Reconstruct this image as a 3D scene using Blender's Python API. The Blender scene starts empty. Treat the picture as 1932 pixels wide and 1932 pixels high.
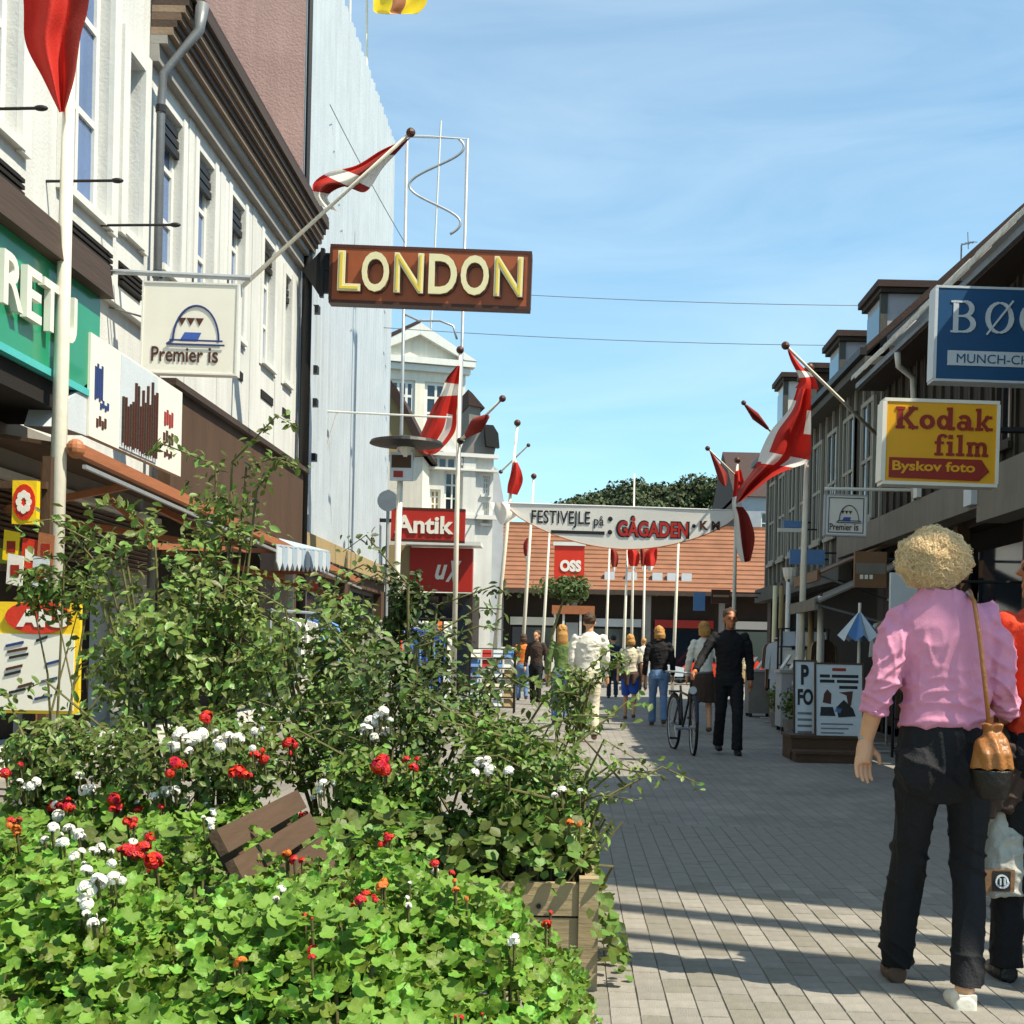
import bpy, math, random
import numpy as np
from mathutils import Vector, Matrix, noise as mnoise
random.seed(7); np.random.seed(7)
PI = math.pi
R = math.radians
scene = bpy.context.scene
COL = scene.collection

# ---------------------------------------------------------------- camera
F_PX, PX, PY, SIZE, ROLL, EYE = 2500.0, 1085.0, 1232.0, 1932.0, R(1.2), 1.2
cam_data = bpy.data.cameras.new('camera')
cam = bpy.data.objects.new('camera', cam_data); COL.objects.link(cam)
cam_data.sensor_width = 36.0
cam_data.lens = 36.0 * F_PX / SIZE
cam_data.shift_x = -(PX - SIZE / 2) / SIZE
cam_data.shift_y = (PY - SIZE / 2) / SIZE
cam_data.clip_start = 0.05; cam_data.clip_end = 3000
cam.matrix_world = Matrix.Translation((0, 0, EYE)) @ Matrix.Rotation(R(90), 4, 'X') @ Matrix.Rotation(ROLL, 4, 'Z')
scene.camera = cam

# ---------------------------------------------------------------- sky, sun, exposure
SUN_EL, SUN_BACK = R(56), R(24)          # height of the sun; degrees behind the street's right-hand normal
to_sun = Vector((math.cos(SUN_BACK) * math.cos(SUN_EL), -math.sin(SUN_BACK) * math.cos(SUN_EL), math.sin(SUN_EL)))
world = bpy.data.worlds.new('World'); scene.world = world; world.use_nodes = True
wn, wl = world.node_tree.nodes, world.node_tree.links
wn.clear()
w_out = wn.new('ShaderNodeOutputWorld'); w_bg = wn.new('ShaderNodeBackground')
w_sky = wn.new('ShaderNodeTexSky'); w_sky.sky_type = 'NISHITA'; w_sky.sun_disc = False
w_sky.sun_elevation = SUN_EL; w_sky.sun_rotation = math.atan2(to_sun.x, to_sun.y)
w_sky.air_density = 1.0; w_sky.dust_density = 0.5; w_sky.ozone_density = 1.5
w_tc = wn.new('ShaderNodeTexCoord'); w_map = wn.new('ShaderNodeMapping')
w_map.inputs['Rotation'].default_value = (0, R(14), R(20)); w_map.inputs['Scale'].default_value = (1.2, 1.6, 5.0)
w_noise = wn.new('ShaderNodeTexNoise'); w_noise.inputs['Scale'].default_value = 2.6
w_noise.inputs['Detail'].default_value = 7; w_noise.inputs['Roughness'].default_value = 0.55; w_noise.inputs['Distortion'].default_value = 0.6
w_ramp = wn.new('ShaderNodeValToRGB')
w_ramp.color_ramp.elements[0].position = 0.22; w_ramp.color_ramp.elements[0].color = (0, 0, 0, 1)
w_ramp.color_ramp.elements[1].position = 0.9; w_ramp.color_ramp.elements[1].color = (0.36, 0.36, 0.36, 1)
w_mix = wn.new('ShaderNodeMixRGB'); w_mix.inputs[2].default_value = (6.6, 7.4, 7.6, 1)
w_tint = wn.new('ShaderNodeMixRGB'); w_tint.blend_type = 'MULTIPLY'; w_tint.inputs[0].default_value = 1.0
w_tint.inputs[2].default_value = (0.80, 1.12, 1.10, 1)
wl.new(w_tc.outputs['Generated'], w_map.inputs[0]); wl.new(w_map.outputs[0], w_noise.inputs['Vector'])
wl.new(w_noise.outputs['Fac'], w_ramp.inputs[0]); wl.new(w_ramp.outputs[0], w_mix.inputs[0])
wl.new(w_sky.outputs[0], w_tint.inputs[1]); wl.new(w_tint.outputs[0], w_mix.inputs[1])
wl.new(w_mix.outputs[0], w_bg.inputs[0]); w_bg.inputs[1].default_value = 0.112
wl.new(w_bg.outputs[0], w_out.inputs[0])
sun_data = bpy.data.lights.new('sun', 'SUN'); sun_data.energy = 5.0; sun_data.angle = R(0.53); sun_data.color = (1.0, 0.91, 0.74)
sun = bpy.data.objects.new('sun', sun_data); COL.objects.link(sun)
sun.location = (20, -10, 30); sun.rotation_euler = to_sun.to_track_quat('Z', 'Y').to_euler()
scene.render.engine = 'CYCLES'
vs = scene.view_settings
vs.view_transform = 'Standard'; vs.look = 'None'; vs.gamma = 1.0; vs.exposure = 0.72; vs.use_curve_mapping = False

# ---------------------------------------------------------------- photograph pixels -> directions
CR, SR = math.cos(ROLL), math.sin(ROLL)
def ab(u, v):
    dx, dy = u - PX, v - PY
    return (dx * CR + dy * SR) / F_PX, (-dx * SR + dy * CR) / F_PX
def at(u, v, Y):
    a, b = ab(u, v); return Vector((a * Y, Y, EYE - b * Y))
def onx(u, v, X):
    a, b = ab(u, v); Y = X / a; return Vector((X, Y, EYE - b * Y))
def onz(u, v, z=0.0):
    a, b = ab(u, v); Y = (EYE - z) / b; return Vector((a * Y, Y, z))

# ---------------------------------------------------------------- materials
def lin(h):
    h = h.lstrip('#'); c = [int(h[i:i + 2], 16) / 255 for i in (0, 2, 4)]
    return tuple((x / 12.92 if x <= 0.04045 else ((x + 0.055) / 1.055) ** 2.4) for x in c) + (1,)
MATS = {}
def mat(name, col, rough=0.7, var=0.18, scale=6.0, bump=0.15, bscale=40.0, metal=0.0, island=0.0, trans=0.0, spec=0.4, stretch=(1, 1, 1), streak=0.0, coat=0.0):
    """Procedural material: base colour broken up by two noises, fine bump, optional per-piece variation, translucency, vertical streaks."""
    if name in MATS: return MATS[name]
    m = bpy.data.materials.new(name); m.use_nodes = True
    n, l = m.node_tree.nodes, m.node_tree.links
    b = n['Principled BSDF']
    c = lin(col) if isinstance(col, str) else tuple(col) + (1,)
    b.inputs['Roughness'].default_value = rough; b.inputs['Metallic'].default_value = metal
    b.inputs['Specular IOR Level'].default_value = spec
    b.inputs['Coat Weight'].default_value = coat
    tc = n.new('ShaderNodeTexCoord'); mp = n.new('ShaderNodeMapping'); mp.inputs['Scale'].default_value = stretch
    l.new(tc.outputs['Object'], mp.inputs[0])
    nz = n.new('ShaderNodeTexNoise'); nz.inputs['Scale'].default_value = scale; nz.inputs['Detail'].default_value = 6; nz.inputs['Roughness'].default_value = 0.62
    l.new(mp.outputs[0], nz.inputs['Vector'])
    rp = n.new('ShaderNodeMapRange'); rp.inputs[1].default_value = 0.25; rp.inputs[2].default_value = 0.75
    rp.inputs[3].default_value = 1 - var; rp.inputs[4].default_value = 1 + var * 0.7
    l.new(nz.outputs['Fac'], rp.inputs[0])
    hs = n.new('ShaderNodeHueSaturation'); hs.inputs['Color'].default_value = c
    val = rp.outputs[0]
    if island > 0:
        ge = n.new('ShaderNodeNewGeometry'); mr = n.new('ShaderNodeMapRange')
        mr.inputs[3].default_value = 1 - island; mr.inputs[4].default_value = 1 + island
        l.new(ge.outputs['Random Per Island'], mr.inputs[0])
        oi = n.new('ShaderNodeObjectInfo'); mo = n.new('ShaderNodeMapRange')
        mo.inputs[3].default_value = 1 - island * 0.5; mo.inputs[4].default_value = 1 + island * 0.5
        l.new(oi.outputs['Random'], mo.inputs[0])
        mu = n.new('ShaderNodeMath'); mu.operation = 'MULTIPLY'; l.new(val, mu.inputs[0]); l.new(mr.outputs[0], mu.inputs[1])
        mu2 = n.new('ShaderNodeMath'); mu2.operation = 'MULTIPLY'; l.new(mu.outputs[0], mu2.inputs[0]); l.new(mo.outputs[0], mu2.inputs[1])
        val = mu2.outputs[0]
        hr = n.new('ShaderNodeMapRange'); hr.inputs[3].default_value = 0.5 - island * 0.10; hr.inputs[4].default_value = 0.5 + island * 0.05
        l.new(ge.outputs['Random Per Island'], hr.inputs[0]); l.new(hr.outputs[0], hs.inputs['Hue'])
    if streak > 0:
        ms = n.new('ShaderNodeMapping'); ms.inputs['Scale'].default_value = (3, 3, 0.16); l.new(tc.outputs['Object'], ms.inputs[0])
        ns = n.new('ShaderNodeTexNoise'); ns.inputs['Scale'].default_value = 2.2; ns.inputs['Detail'].default_value = 5; l.new(ms.outputs[0], ns.inputs['Vector'])
        rs = n.new('ShaderNodeMapRange'); rs.inputs[1].default_value = 0.35; rs.inputs[2].default_value = 0.7; rs.inputs[3].default_value = 1; rs.inputs[4].default_value = 1 - streak
        l.new(ns.outputs['Fac'], rs.inputs[0])
        mu3 = n.new('ShaderNodeMath'); mu3.operation = 'MULTIPLY'; l.new(val, mu3.inputs[0]); l.new(rs.outputs[0], mu3.inputs[1]); val = mu3.outputs[0]
    l.new(val, hs.inputs['Value']); l.new(hs.outputs[0], b.inputs['Base Color'])
    if bump > 0:
        nb = n.new('ShaderNodeTexNoise'); nb.inputs['Scale'].default_value = bscale; nb.inputs['Detail'].default_value = 4
        l.new(mp.outputs[0], nb.inputs['Vector'])
        bp = n.new('ShaderNodeBump'); bp.inputs['Strength'].default_value = bump; bp.inputs['Distance'].default_value = 0.02
        l.new(nb.outputs['Fac'], bp.inputs['Height']); l.new(bp.outputs[0], b.inputs['Normal'])
    if trans > 0:
        tr = n.new('ShaderNodeBsdfTranslucent'); mx = n.new('ShaderNodeMixShader'); mx.inputs[0].default_value = trans
        l.new(hs.outputs[0], tr.inputs['Color'])
        l.new(b.outputs[0], mx.inputs[1]); l.new(tr.outputs[0], mx.inputs[2])
        l.new(mx.outputs[0], n['Material Output'].inputs['Surface'])
    MATS[name] = m
    return m
def M(name): return MATS[name]
mat('plaster_white', '#cfd0cb', 0.85, 0.12, 0.8, 0.25, 30, streak=0.14)
mat('plaster_cream', '#e2dccb', 0.85, 0.1, 0.9, 0.25, 30, streak=0.16)
mat('metal_white', '#b9c2c8', 0.5, 0.1, 1.0, 0.05, 20, streak=0.12)
mat('paint_white', '#d6d6cf', 0.45, 0.08, 5, 0.08, 30)
mat('pole_white', '#dcd6c4', 0.4, 0.1, 8, 0.05, 30)
mat('beige_wall', '#b8968c', 0.9, 0.16, 0.9, 0.4, 24, streak=0.12)
mat('cornice_dark', '#42342a', 0.7, 0.3, 3, 0.3, 30, stretch=(1, 0.1, 1))
mat('cornice_mid', '#655040', 0.65, 0.3, 3, 0.3, 30, stretch=(1, 0.1, 1))
mat('cornice_light', '#83705c', 0.65, 0.25, 3, 0.3, 30, stretch=(1, 0.1, 1))
mat('soffit_grey', '#8d8a84', 0.8, 0.15, 3)
mat('black_metal', '#1c1a19', 0.5, 0.2, 10, 0.1)
mat('grey_metal', '#6d7072', 0.45, 0.15, 10, 0.1, metal=0.3)
mat('galvanised', '#a5aaad', 0.4, 0.15, 8, 0.08, metal=0.4)
mat('glass_dark', '#1b2530', 0.08, 0.2, 1.2, 0.02, 3, spec=0.8)
mat('glass_blue', '#4f6d9c', 0.1, 0.2, 1.2, 0.02, 3, spec=0.8)
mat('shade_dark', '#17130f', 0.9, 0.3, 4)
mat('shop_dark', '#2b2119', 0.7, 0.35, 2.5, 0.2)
mat('green_sign', '#1f8a63', 0.35, 0.1, 3, 0.03, coat=0.3)
mat('teal_trim', '#4bb3b0', 0.4, 0.08)
mat('london_brown', '#98502c', 0.45, 0.14, 4, 0.05)
mat('cream_letter', '#e4dcae', 0.45, 0.06, 8, 0.03)
mat('yellow_tube', '#e0c64a', 0.3, 0.05, 8, 0.0)
mat('sign_white', '#e2dfd2', 0.4, 0.06, 3, 0.03)
mat('navy', '#26386e', 0.5, 0.08)
mat('blue_print', '#3c5ca8', 0.5, 0.08)
mat('brown_print', '#4a2718', 0.5, 0.08)
mat('orange_wood', '#a06440', 0.55, 0.2, 6, 0.2, stretch=(1, 0.15, 1))
mat('brown_board', '#4d3826', 0.75, 0.25, 3, 0.25, 30, stretch=(1, 1, 0.3))
mat('flag_red', '#c2281c', 0.8, 0.1, 6, 0.25, 60, trans=0.25)
mat('flag_darkred', '#8e2c22', 0.8, 0.12, 6, 0.25, 60, trans=0.2)
mat('flag_white', '#e4e0d6', 0.8, 0.05, 6, 0.2, 60, trans=0.25)
mat('kodak_yellow', '#e2a40f', 0.4, 0.06, 3, 0.03)
mat('kodak_red', '#8f2413', 0.45, 0.06)
mat('boger_blue', '#1f4d78', 0.4, 0.08, 3, 0.03)
mat('pale_print', '#c3cbd0', 0.45, 0.06)
mat('antik_red', '#a8261a', 0.45, 0.1, 3, 0.03)
mat('timber_dark', '#352f26', 0.8, 0.25, 4, 0.3, 40, island=0.18, stretch=(1, 1, 0.15))
mat('timber_grey', '#4d4e48', 0.8, 0.2, 4, 0.3, 40, island=0.12, stretch=(1, 1, 0.15))
mat('timber_trim', '#98988c', 0.75, 0.15, 4, 0.2, stretch=(1, 1, 0.15))
mat('fascia_grey', '#7b766b', 0.8, 0.12, 2, 0.25, 60, streak=0.15)
mat('dormer_grey', '#a3a8ad', 0.7, 0.12, 3, 0.15)
mat('roof_brown', '#3a2a24', 0.8, 0.3, 5, 0.3, island=0.25)
mat('tile_light', '#cbc4b4', 0.8, 0.25, 6, 0.3, island=0.25)
mat('brick_orange', '#a8714a', 0.9) if 0 else mat('roof_tile_orange', '#84593f', 0.85, 0.25, 1.5, 0.4, 12, island=0.1)
mat('brick_orange', '#a8714a', 0.9, 0.16, 3, 0.35, 40)
mat('wood_light', '#9b8a68', 0.8, 0.25, 5, 0.3, 40, island=0.14, stretch=(0.15, 1, 1))
mat('wood_bench', '#4f3c2b', 0.75, 0.25, 6, 0.25, 40, island=0.12, stretch=(1, 0.15, 1))
mat('soil', '#2c2118', 1.0, 0.3, 12, 0.6, 60)
mat('leaf_bright', (0.15, 0.285, 0.035), 0.5, 0.2, 18, 0.25, 60, island=0.4, trans=0.32)
mat('leaf_mid', (0.115, 0.195, 0.032), 0.5, 0.2, 18, 0.2, 60, island=0.5, trans=0.3)
mat('leaf_dark', (0.065, 0.105, 0.025), 0.5, 0.2, 18, 0.2, 60, island=0.5, trans=0.22)
mat('leaf_rose', (0.14, 0.215, 0.045), 0.42, 0.2, 18, 0.2, 60, island=0.55, trans=0.28)
mat('leaf_far', (0.045, 0.062, 0.022), 0.8, 0.3, 0.05, 0, 60, island=0.45)
mat('stem', '#5e5a34', 0.8, 0.2, 10)
mat('petal_red', '#d0260f', 0.55, 0.12, 20, 0.1, island=0.25, trans=0.25)
mat('petal_white', '#ece8df', 0.6, 0.06, 20, 0.1, island=0.06, trans=0.2)
mat('petal_orange', '#d8792c', 0.6, 0.1, 20, 0.1, island=0.15, trans=0.2)
mat('skin', '#cd9a76', 0.5, 0.08, 12, 0.06, 120)
mat('skin_tan', '#a86b45', 0.5, 0.1, 12, 0.06, 120)
mat('pink_knit', '#d08aa4', 0.9, 0.1, 14, 0.2, 240)
mat('trouser_black', '#0a0b11', 0.8, 0.25, 8, 0.3, 120)
mat('denim_dark', '#1d2c40', 0.8, 0.25, 6, 0.3, 150)
mat('denim', '#6683a8', 0.85, 0.25, 6, 0.3, 150)
mat('blonde', '#f2d7a6', 0.45, 0.12, 12, 0.1, 60, island=0.12)
mat('hair_brown', '#4a3322', 0.6, 0.3, 40, 0.6, 90)
mat('hair_black', '#15100d', 0.5, 0.3, 40, 0.6, 90)
mat('hair_sand', '#b48545', 0.6, 0.3, 40, 0.6, 90)
mat('leather_tan', '#96602c', 0.4, 0.25, 12, 0.3, 60, coat=0.2)
mat('leather_black', '#15120f', 0.4, 0.25, 12, 0.3, 60)
mat('shirt_white', '#dcd8cb', 0.9, 0.06, 10, 0.3, 100)
mat('shirt_red', '#cf3c1a', 0.85, 0.1, 10, 0.3, 160)
mat('jacket_black', '#0f0e11', 0.85, 0.2, 10, 0.3, 100)
mat('cream_cloth', '#cfc6ad', 0.9, 0.1, 10, 0.3, 100)
mat('skirt_brown', '#3f3028', 0.9, 0.15, 10, 0.3)
mat('blue_cloth', '#2f55b8', 0.85, 0.12, 10, 0.3)
mat('green_cloth', '#5c7340', 0.85, 0.12, 10, 0.3)
mat('shoe_white', '#d8d2c2', 0.5, 0.1, 10)
mat('shoe_brown', '#5a4232', 0.5, 0.2, 10)
mat('plastic_bag', '#a8a59b', 0.35, 0.12, 9, 0.5, 25)
mat('rubber', '#101010', 0.7, 0.2)
mat('yellow_paint', '#e8c21c', 0.45, 0.08)
mat('red_paint', '#c8311a', 0.45, 0.08)
mat('lime_paint', '#8fae2c', 0.5, 0.1)
mat('blue_paint', '#5d86b8', 0.5, 0.1)
mat('awning_blue', '#a9bccb', 0.8, 0.08, 6, 0.2, trans=0.15)
mat('brown_panel', '#77573a', 0.6, 0.15, 3)
mat('tan_wall', '#a08b62', 0.85, 0.15, 2, 0.3)
mat('stone_grey', '#7c7a74', 0.85, 0.15, 4, 0.3)
# a striped shingle-like far roof and an ordinary paving material
def paving():
    m = bpy.data.materials.new('paving'); m.use_nodes = True
    n, l = m.node_tree.nodes, m.node_tree.links; b = n['Principled BSDF']; b.inputs['Roughness'].default_value = 0.85
    tc = n.new('ShaderNodeTexCoord'); mp = n.new('ShaderNodeMapping'); mp.inputs['Rotation'].default_value = (0, 0, R(90))
    l.new(tc.outputs['Object'], mp.inputs[0])
    br = n.new('ShaderNodeTexBrick'); br.inputs['Scale'].default_value = 1.0
    br.inputs['Brick Width'].default_value = 0.20; br.inputs['Row Height'].default_value = 0.10; br.inputs['Mortar Size'].default_value = 0.005
    br.inputs['Color1'].default_value = (0.2, 0.185, 0.16, 1); br.inputs['Color2'].default_value = (0.245, 0.228, 0.195, 1); br.inputs['Mortar'].default_value = (0.165, 0.152, 0.13, 1)
    l.new(mp.outputs[0], br.inputs['Vector'])
    nz = n.new('ShaderNodeTexNoise'); nz.inputs['Scale'].default_value = 1.1; nz.inputs['Detail'].default_value = 8; l.new(tc.outputs['Object'], nz.inputs['Vector'])
    mr = n.new('ShaderNodeMapRange'); mr.inputs[1].default_value = 0.3; mr.inputs[2].default_value = 0.7; mr.inputs[3].default_value = 0.72; mr.inputs[4].default_value = 1.14; l.new(nz.outputs['Fac'], mr.inputs[0])
    hs = n.new('ShaderNodeHueSaturation'); l.new(br.outputs['Color'], hs.inputs['Color']); l.new(mr.outputs[0], hs.inputs['Value']); l.new(hs.outputs[0], b.inputs['Base Color'])
    bp = n.new('ShaderNodeBump'); bp.inputs['Strength'].default_value = 0.5; bp.inputs['Distance'].default_value = 0.006; bp.invert = True
    l.new(br.outputs['Fac'], bp.inputs['Height']); l.new(bp.outputs[0], b.inputs['Normal'])
    MATS['paving'] = m
paving()
mat('paver', (0.232, 0.215, 0.184), 0.85, 0.18, 14, 0.4, 160, island=0.0)
mat('joint_sand', (0.17, 0.155, 0.13), 1.0, 0.25, 20, 0.4, 100)
mat('ground_grey', (0.2, 0.19, 0.17), 0.95, 0.2, 0.6, 0.3, 20)
mat('hill_grass', (0.045, 0.075, 0.025), 1.0, 0.3, 0.05, 0.3, 2)

# ---------------------------------------------------------------- mesh and object helpers
ORG = {}                                        # world position of each object's origin
class MB:
    def __init__(s): s.v, s.f, s.m = [], [], []
    def add(s, vs, fs, mi=0):
        o = len(s.v); s.v.extend([tuple(p) for p in vs])
        s.f.extend([tuple(o + i for i in q) for q in fs]); s.m.extend([mi] * len(fs)); return s
    def box(s, x0, x1, y0, y1, z0, z1, mi=0):
        vs = [(x, y, z) for z in (z0, z1) for y in (y0, y1) for x in (x0, x1)]
        return s.add(vs, [(0, 2, 3, 1), (4, 5, 7, 6), (0, 1, 5, 4), (2, 6, 7, 3), (0, 4, 6, 2), (1, 3, 7, 5)], mi)
    def hexa(s, p, mi=0):                       # 4 bottom + 4 top points, both counter-clockwise
        return s.add(p, [(3, 2, 1, 0), (4, 5, 6, 7), (0, 1, 5, 4), (1, 2, 6, 5), (2, 3, 7, 6), (3, 0, 4, 7)], mi)
    def bar(s, p, q, w, h, up=(0, 0, 1), mi=0): # rectangular bar from p to q
        p, q = Vector(p), Vector(q); d = (q - p).normalized(); u = Vector(up)
        x = d.cross(u)
        if x.length < 1e-4: x = d.cross(Vector((1, 0, 0)))
        x.normalize(); u = x.cross(d).normalized(); x *= w / 2; u *= h / 2
        return s.hexa([p - x - u, p + x - u, q + x - u, q - x - u, p - x + u, p + x + u, q + x + u, q - x + u], mi)
    def tube(s, pts, r, n=8, mi=0, cap=True, flat=None):
        pts = [Vector(p) for p in pts]; k = len(pts)
        rs = r if isinstance(r, (list, tuple)) else [r] * k
        o = len(s.v); prev = None
        for i, p in enumerate(pts):
            d = (pts[min(i + 1, k - 1)] - pts[max(i - 1, 0)]).normalized()
            if prev is None:
                a = Vector((1, 0, 0)) if abs(d.x) < 0.9 else Vector((0, 1, 0))
                x = a.cross(d).normalized()
            else: x = (prev - d * prev.dot(d)).normalized()
            prev = x; y = d.cross(x)
            for j in range(n):
                t = 2 * PI * j / n
                s.v.append(tuple(p + (x * math.cos(t) + y * math.sin(t)) * rs[i]))
        for i in range(k - 1):
            for j in range(n):
                a, b = o + i * n + j, o + i * n + (j + 1) % n
                s.f.append((a, b, b + n, a + n)); s.m.append(mi)
        if cap:
            s.f.append(tuple(o + j for j in reversed(range(n)))); s.m.append(mi)
            s.f.append(tuple(o + (k - 1) * n + j for j in range(n))); s.m.append(mi)
        return s
    def ell(s, c, r, nu=12, nv=8, mi=0, rot=None):
        c = Vector(c); r = (r, r, r) if not isinstance(r, (list, tuple)) else r
        vs = []
        for i in range(nv + 1):
            t = PI * i / nv
            for j in range(nu):
                p = 2 * PI * j / nu
                q = Vector((r[0] * math.sin(t) * math.cos(p), r[1] * math.sin(t) * math.sin(p), r[2] * math.cos(t)))
                if rot: q = rot @ q
                vs.append(c + q)
        fs = [(i * nu + j, (i + 1) * nu + j, (i + 1) * nu + (j + 1) % nu, i * nu + (j + 1) % nu) for i in range(nv) for j in range(nu)]
        return s.add(vs, fs, mi)
    def rings(s, rs, n=20, mi=0, power=2.0):    # (cx, cy, cz, rx, ry) horizontal ellipses, bottom to top or top to bottom
        o = len(s.v)
        for (cx, cy, cz, rx, ry) in rs:
            for j in range(n):
                t = 2 * PI * j / n; c, q = math.cos(t), math.sin(t)
                s.v.append((cx + rx * math.copysign(abs(c) ** (2 / power), c), cy + ry * math.copysign(abs(q) ** (2 / power), q), cz))
        k = len(rs)
        for i in range(k - 1):
            for j in range(n):
                a, b = o + i * n + j, o + i * n + (j + 1) % n
                s.f.append((a, b, b + n, a + n)); s.m.append(mi)
        s.f.append(tuple(o + j for j in reversed(range(n)))); s.m.append(mi)
        s.f.append(tuple(o + (k - 1) * n + j for j in range(n))); s.m.append(mi)
        return s
    def prism(s, fr, poly, d0, d1, mi=0):       # polygon in a frame's (x, z), from depth d0 (back) to d1 (front)
        n = len(poly)
        vs = [fr.p(x, z, d0) for x, z in poly] + [fr.p(x, z, d1) for x, z in poly]
        fs = [tuple(range(n, 2 * n)), tuple(reversed(range(n)))] + [(i, (i + 1) % n, n + (i + 1) % n, n + i) for i in range(n)]
        return s.add(vs, fs, mi)
    def fbox(s, fr, x0, x1, z0, z1, d0, d1, mi=0): return s.prism(fr, [(x0, z0), (x1, z0), (x1, z1), (x0, z1)], d0, d1, mi)
    def mesh(s, name, mats, origin, smooth):
        me = bpy.data.meshes.new(name)
        me.from_pydata([(p[0] - origin.x, p[1] - origin.y, p[2] - origin.z) for p in s.v], [], s.f)
        for m in mats: me.materials.append(M(m) if isinstance(m, str) else m)
        if len(mats) > 1: me.polygons.foreach_set('material_index', s.m)
        if smooth: me.polygons.foreach_set('use_smooth', [True] * len(me.polygons))
        me.update(); return me
    def build(s, name, mats, parent=None, smooth=False, base=None, label=None, cat=None, group=None, kind=None):
        if not isinstance(mats, (list, tuple)): mats = [mats]
        if parent is not None: org = ORG[parent.name]
        elif base is not None: org = Vector(base)
        else:
            a = np.array(s.v); org = Vector(((a[:, 0].min() + a[:, 0].max()) / 2, (a[:, 1].min() + a[:, 1].max()) / 2, a[:, 2].min()))
        ob = bpy.data.objects.new(name, s.mesh(name, mats, org, smooth)); COL.objects.link(ob)
        if parent is not None: ob.parent = parent
        else: ob.location = org
        ORG[ob.name] = org
        tag(ob, label, cat, group, kind); return ob
class Fr:                                       # a drawing plane: origin, right, up, outward normal
    def __init__(s, o, ex, ez=(0, 0, 1), n=None):
        s.o, s.ex, s.ez = Vector(o), Vector(ex).normalized(), Vector(ez).normalized()
        s.n = Vector(n).normalized() if n is not None else s.ex.cross(s.ez).normalized()
    def p(s, x, z, d=0.0): return s.o + s.ex * x + s.ez * z + s.n * d
def tag(ob, label=None, cat=None, group=None, kind=None):
    if label: ob['label'] = label
    if cat: ob['category'] = cat
    if group: ob['group'] = group
    if kind: ob['kind'] = kind
    return ob
def thing(name, loc, label, cat, group=None):
    e = bpy.data.objects.new(name, None); COL.objects.link(e); e.location = loc; e.empty_display_size = 0.2
    ORG[e.name] = Vector(loc); return tag(e, label, cat, group)
def copy_tree(o, parent=None):
    c = o.copy(); COL.objects.link(c)
    if parent is not None: c.parent = parent
    ORG[c.name] = ORG[o.name].copy()
    for ch in list(o.children): copy_tree(ch, c)
    return c
def move_to(o, loc, rz=None):
    o.location = loc
    if rz is not None: o.rotation_euler = (0, 0, rz)
    return o
def text_mesh(s, bold=0.0, extrude=0.0):
    cu = bpy.data.curves.new('t', 'FONT'); cu.body = s; cu.size = 1; cu.offset = bold; cu.extrude = extrude; cu.resolution_u = 4
    ob = bpy.data.objects.new('t', cu); COL.objects.link(ob)
    dg = bpy.context.evaluated_depsgraph_get(); me = bpy.data.meshes.new_from_object(ob.evaluated_get(dg))
    vs = np.array([v.co[:] for v in me.vertices]); fs = [tuple(p.vertices) for p in me.polygons]
    bpy.data.objects.remove(ob); bpy.data.curves.remove(cu); bpy.data.meshes.remove(me)
    return vs, fs
def text(name, s, m, parent, fr, x0, x1, z0, z1, d=0.004, bold=0.0, thick=0.003, slant=0.0):
    """Lettering fitted into a rectangle of a frame."""
    vs, fs = text_mesh(s, bold, 0.1)
    lo, hi = vs.min(0), vs.max(0)
    mb = MB(); q = []
    for v in vs:
        fx, fz = (v[0] - lo[0]) / (hi[0] - lo[0]), (v[1] - lo[1]) / (hi[1] - lo[1])
        q.append(fr.p(x0 + fx * (x1 - x0) + slant * fz * (z1 - z0), z0 + fz * (z1 - z0), d + (thick if v[2] > 0 else 0)))
    mb.add(q, fs); return mb.build(name, m, parent)
def strokes(mb, fr, segs, x0, z0, sx, sz, d, mi=0):
    """Bars given as (x, z, x2, z2, width); each lies a hair above the one before so that no faces coincide."""
    for k, (a, b, c, e, w) in enumerate(segs):
        p, q = Vector((x0 + a * sx, z0 + b * sz)), Vector((x0 + c * sx, z0 + e * sz))
        t = (q - p).normalized(); n = Vector((-t.y, t.x)) * w * sx / 2; t = t * w * sx * 0.04
        mb.prism(fr, [tuple(p - t - n), tuple(q + t - n), tuple(q + t + n), tuple(p - t + n)], d - 0.004, d + 0.0006 * k, mi)
def arc(cx, cz, rx, rz, a0, a1, w, n=12, w2=None):
    """Stroke segments along an ellipse; w2 thins the stroke where it runs flat."""
    out = []
    for i in range(n):
        t0, t1 = R(a0 + (a1 - a0) * i / n), R(a0 + (a1 - a0) * (i + 1) / n); tm = (t0 + t1) / 2
        ww = w if w2 is None else w2 + (w - w2) * abs(math.cos(tm))
        out.append((cx + rx * math.cos(t0), cz + rz * math.sin(t0), cx + rx * math.cos(t1), cz + rz * math.sin(t1), ww))
    return out
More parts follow.
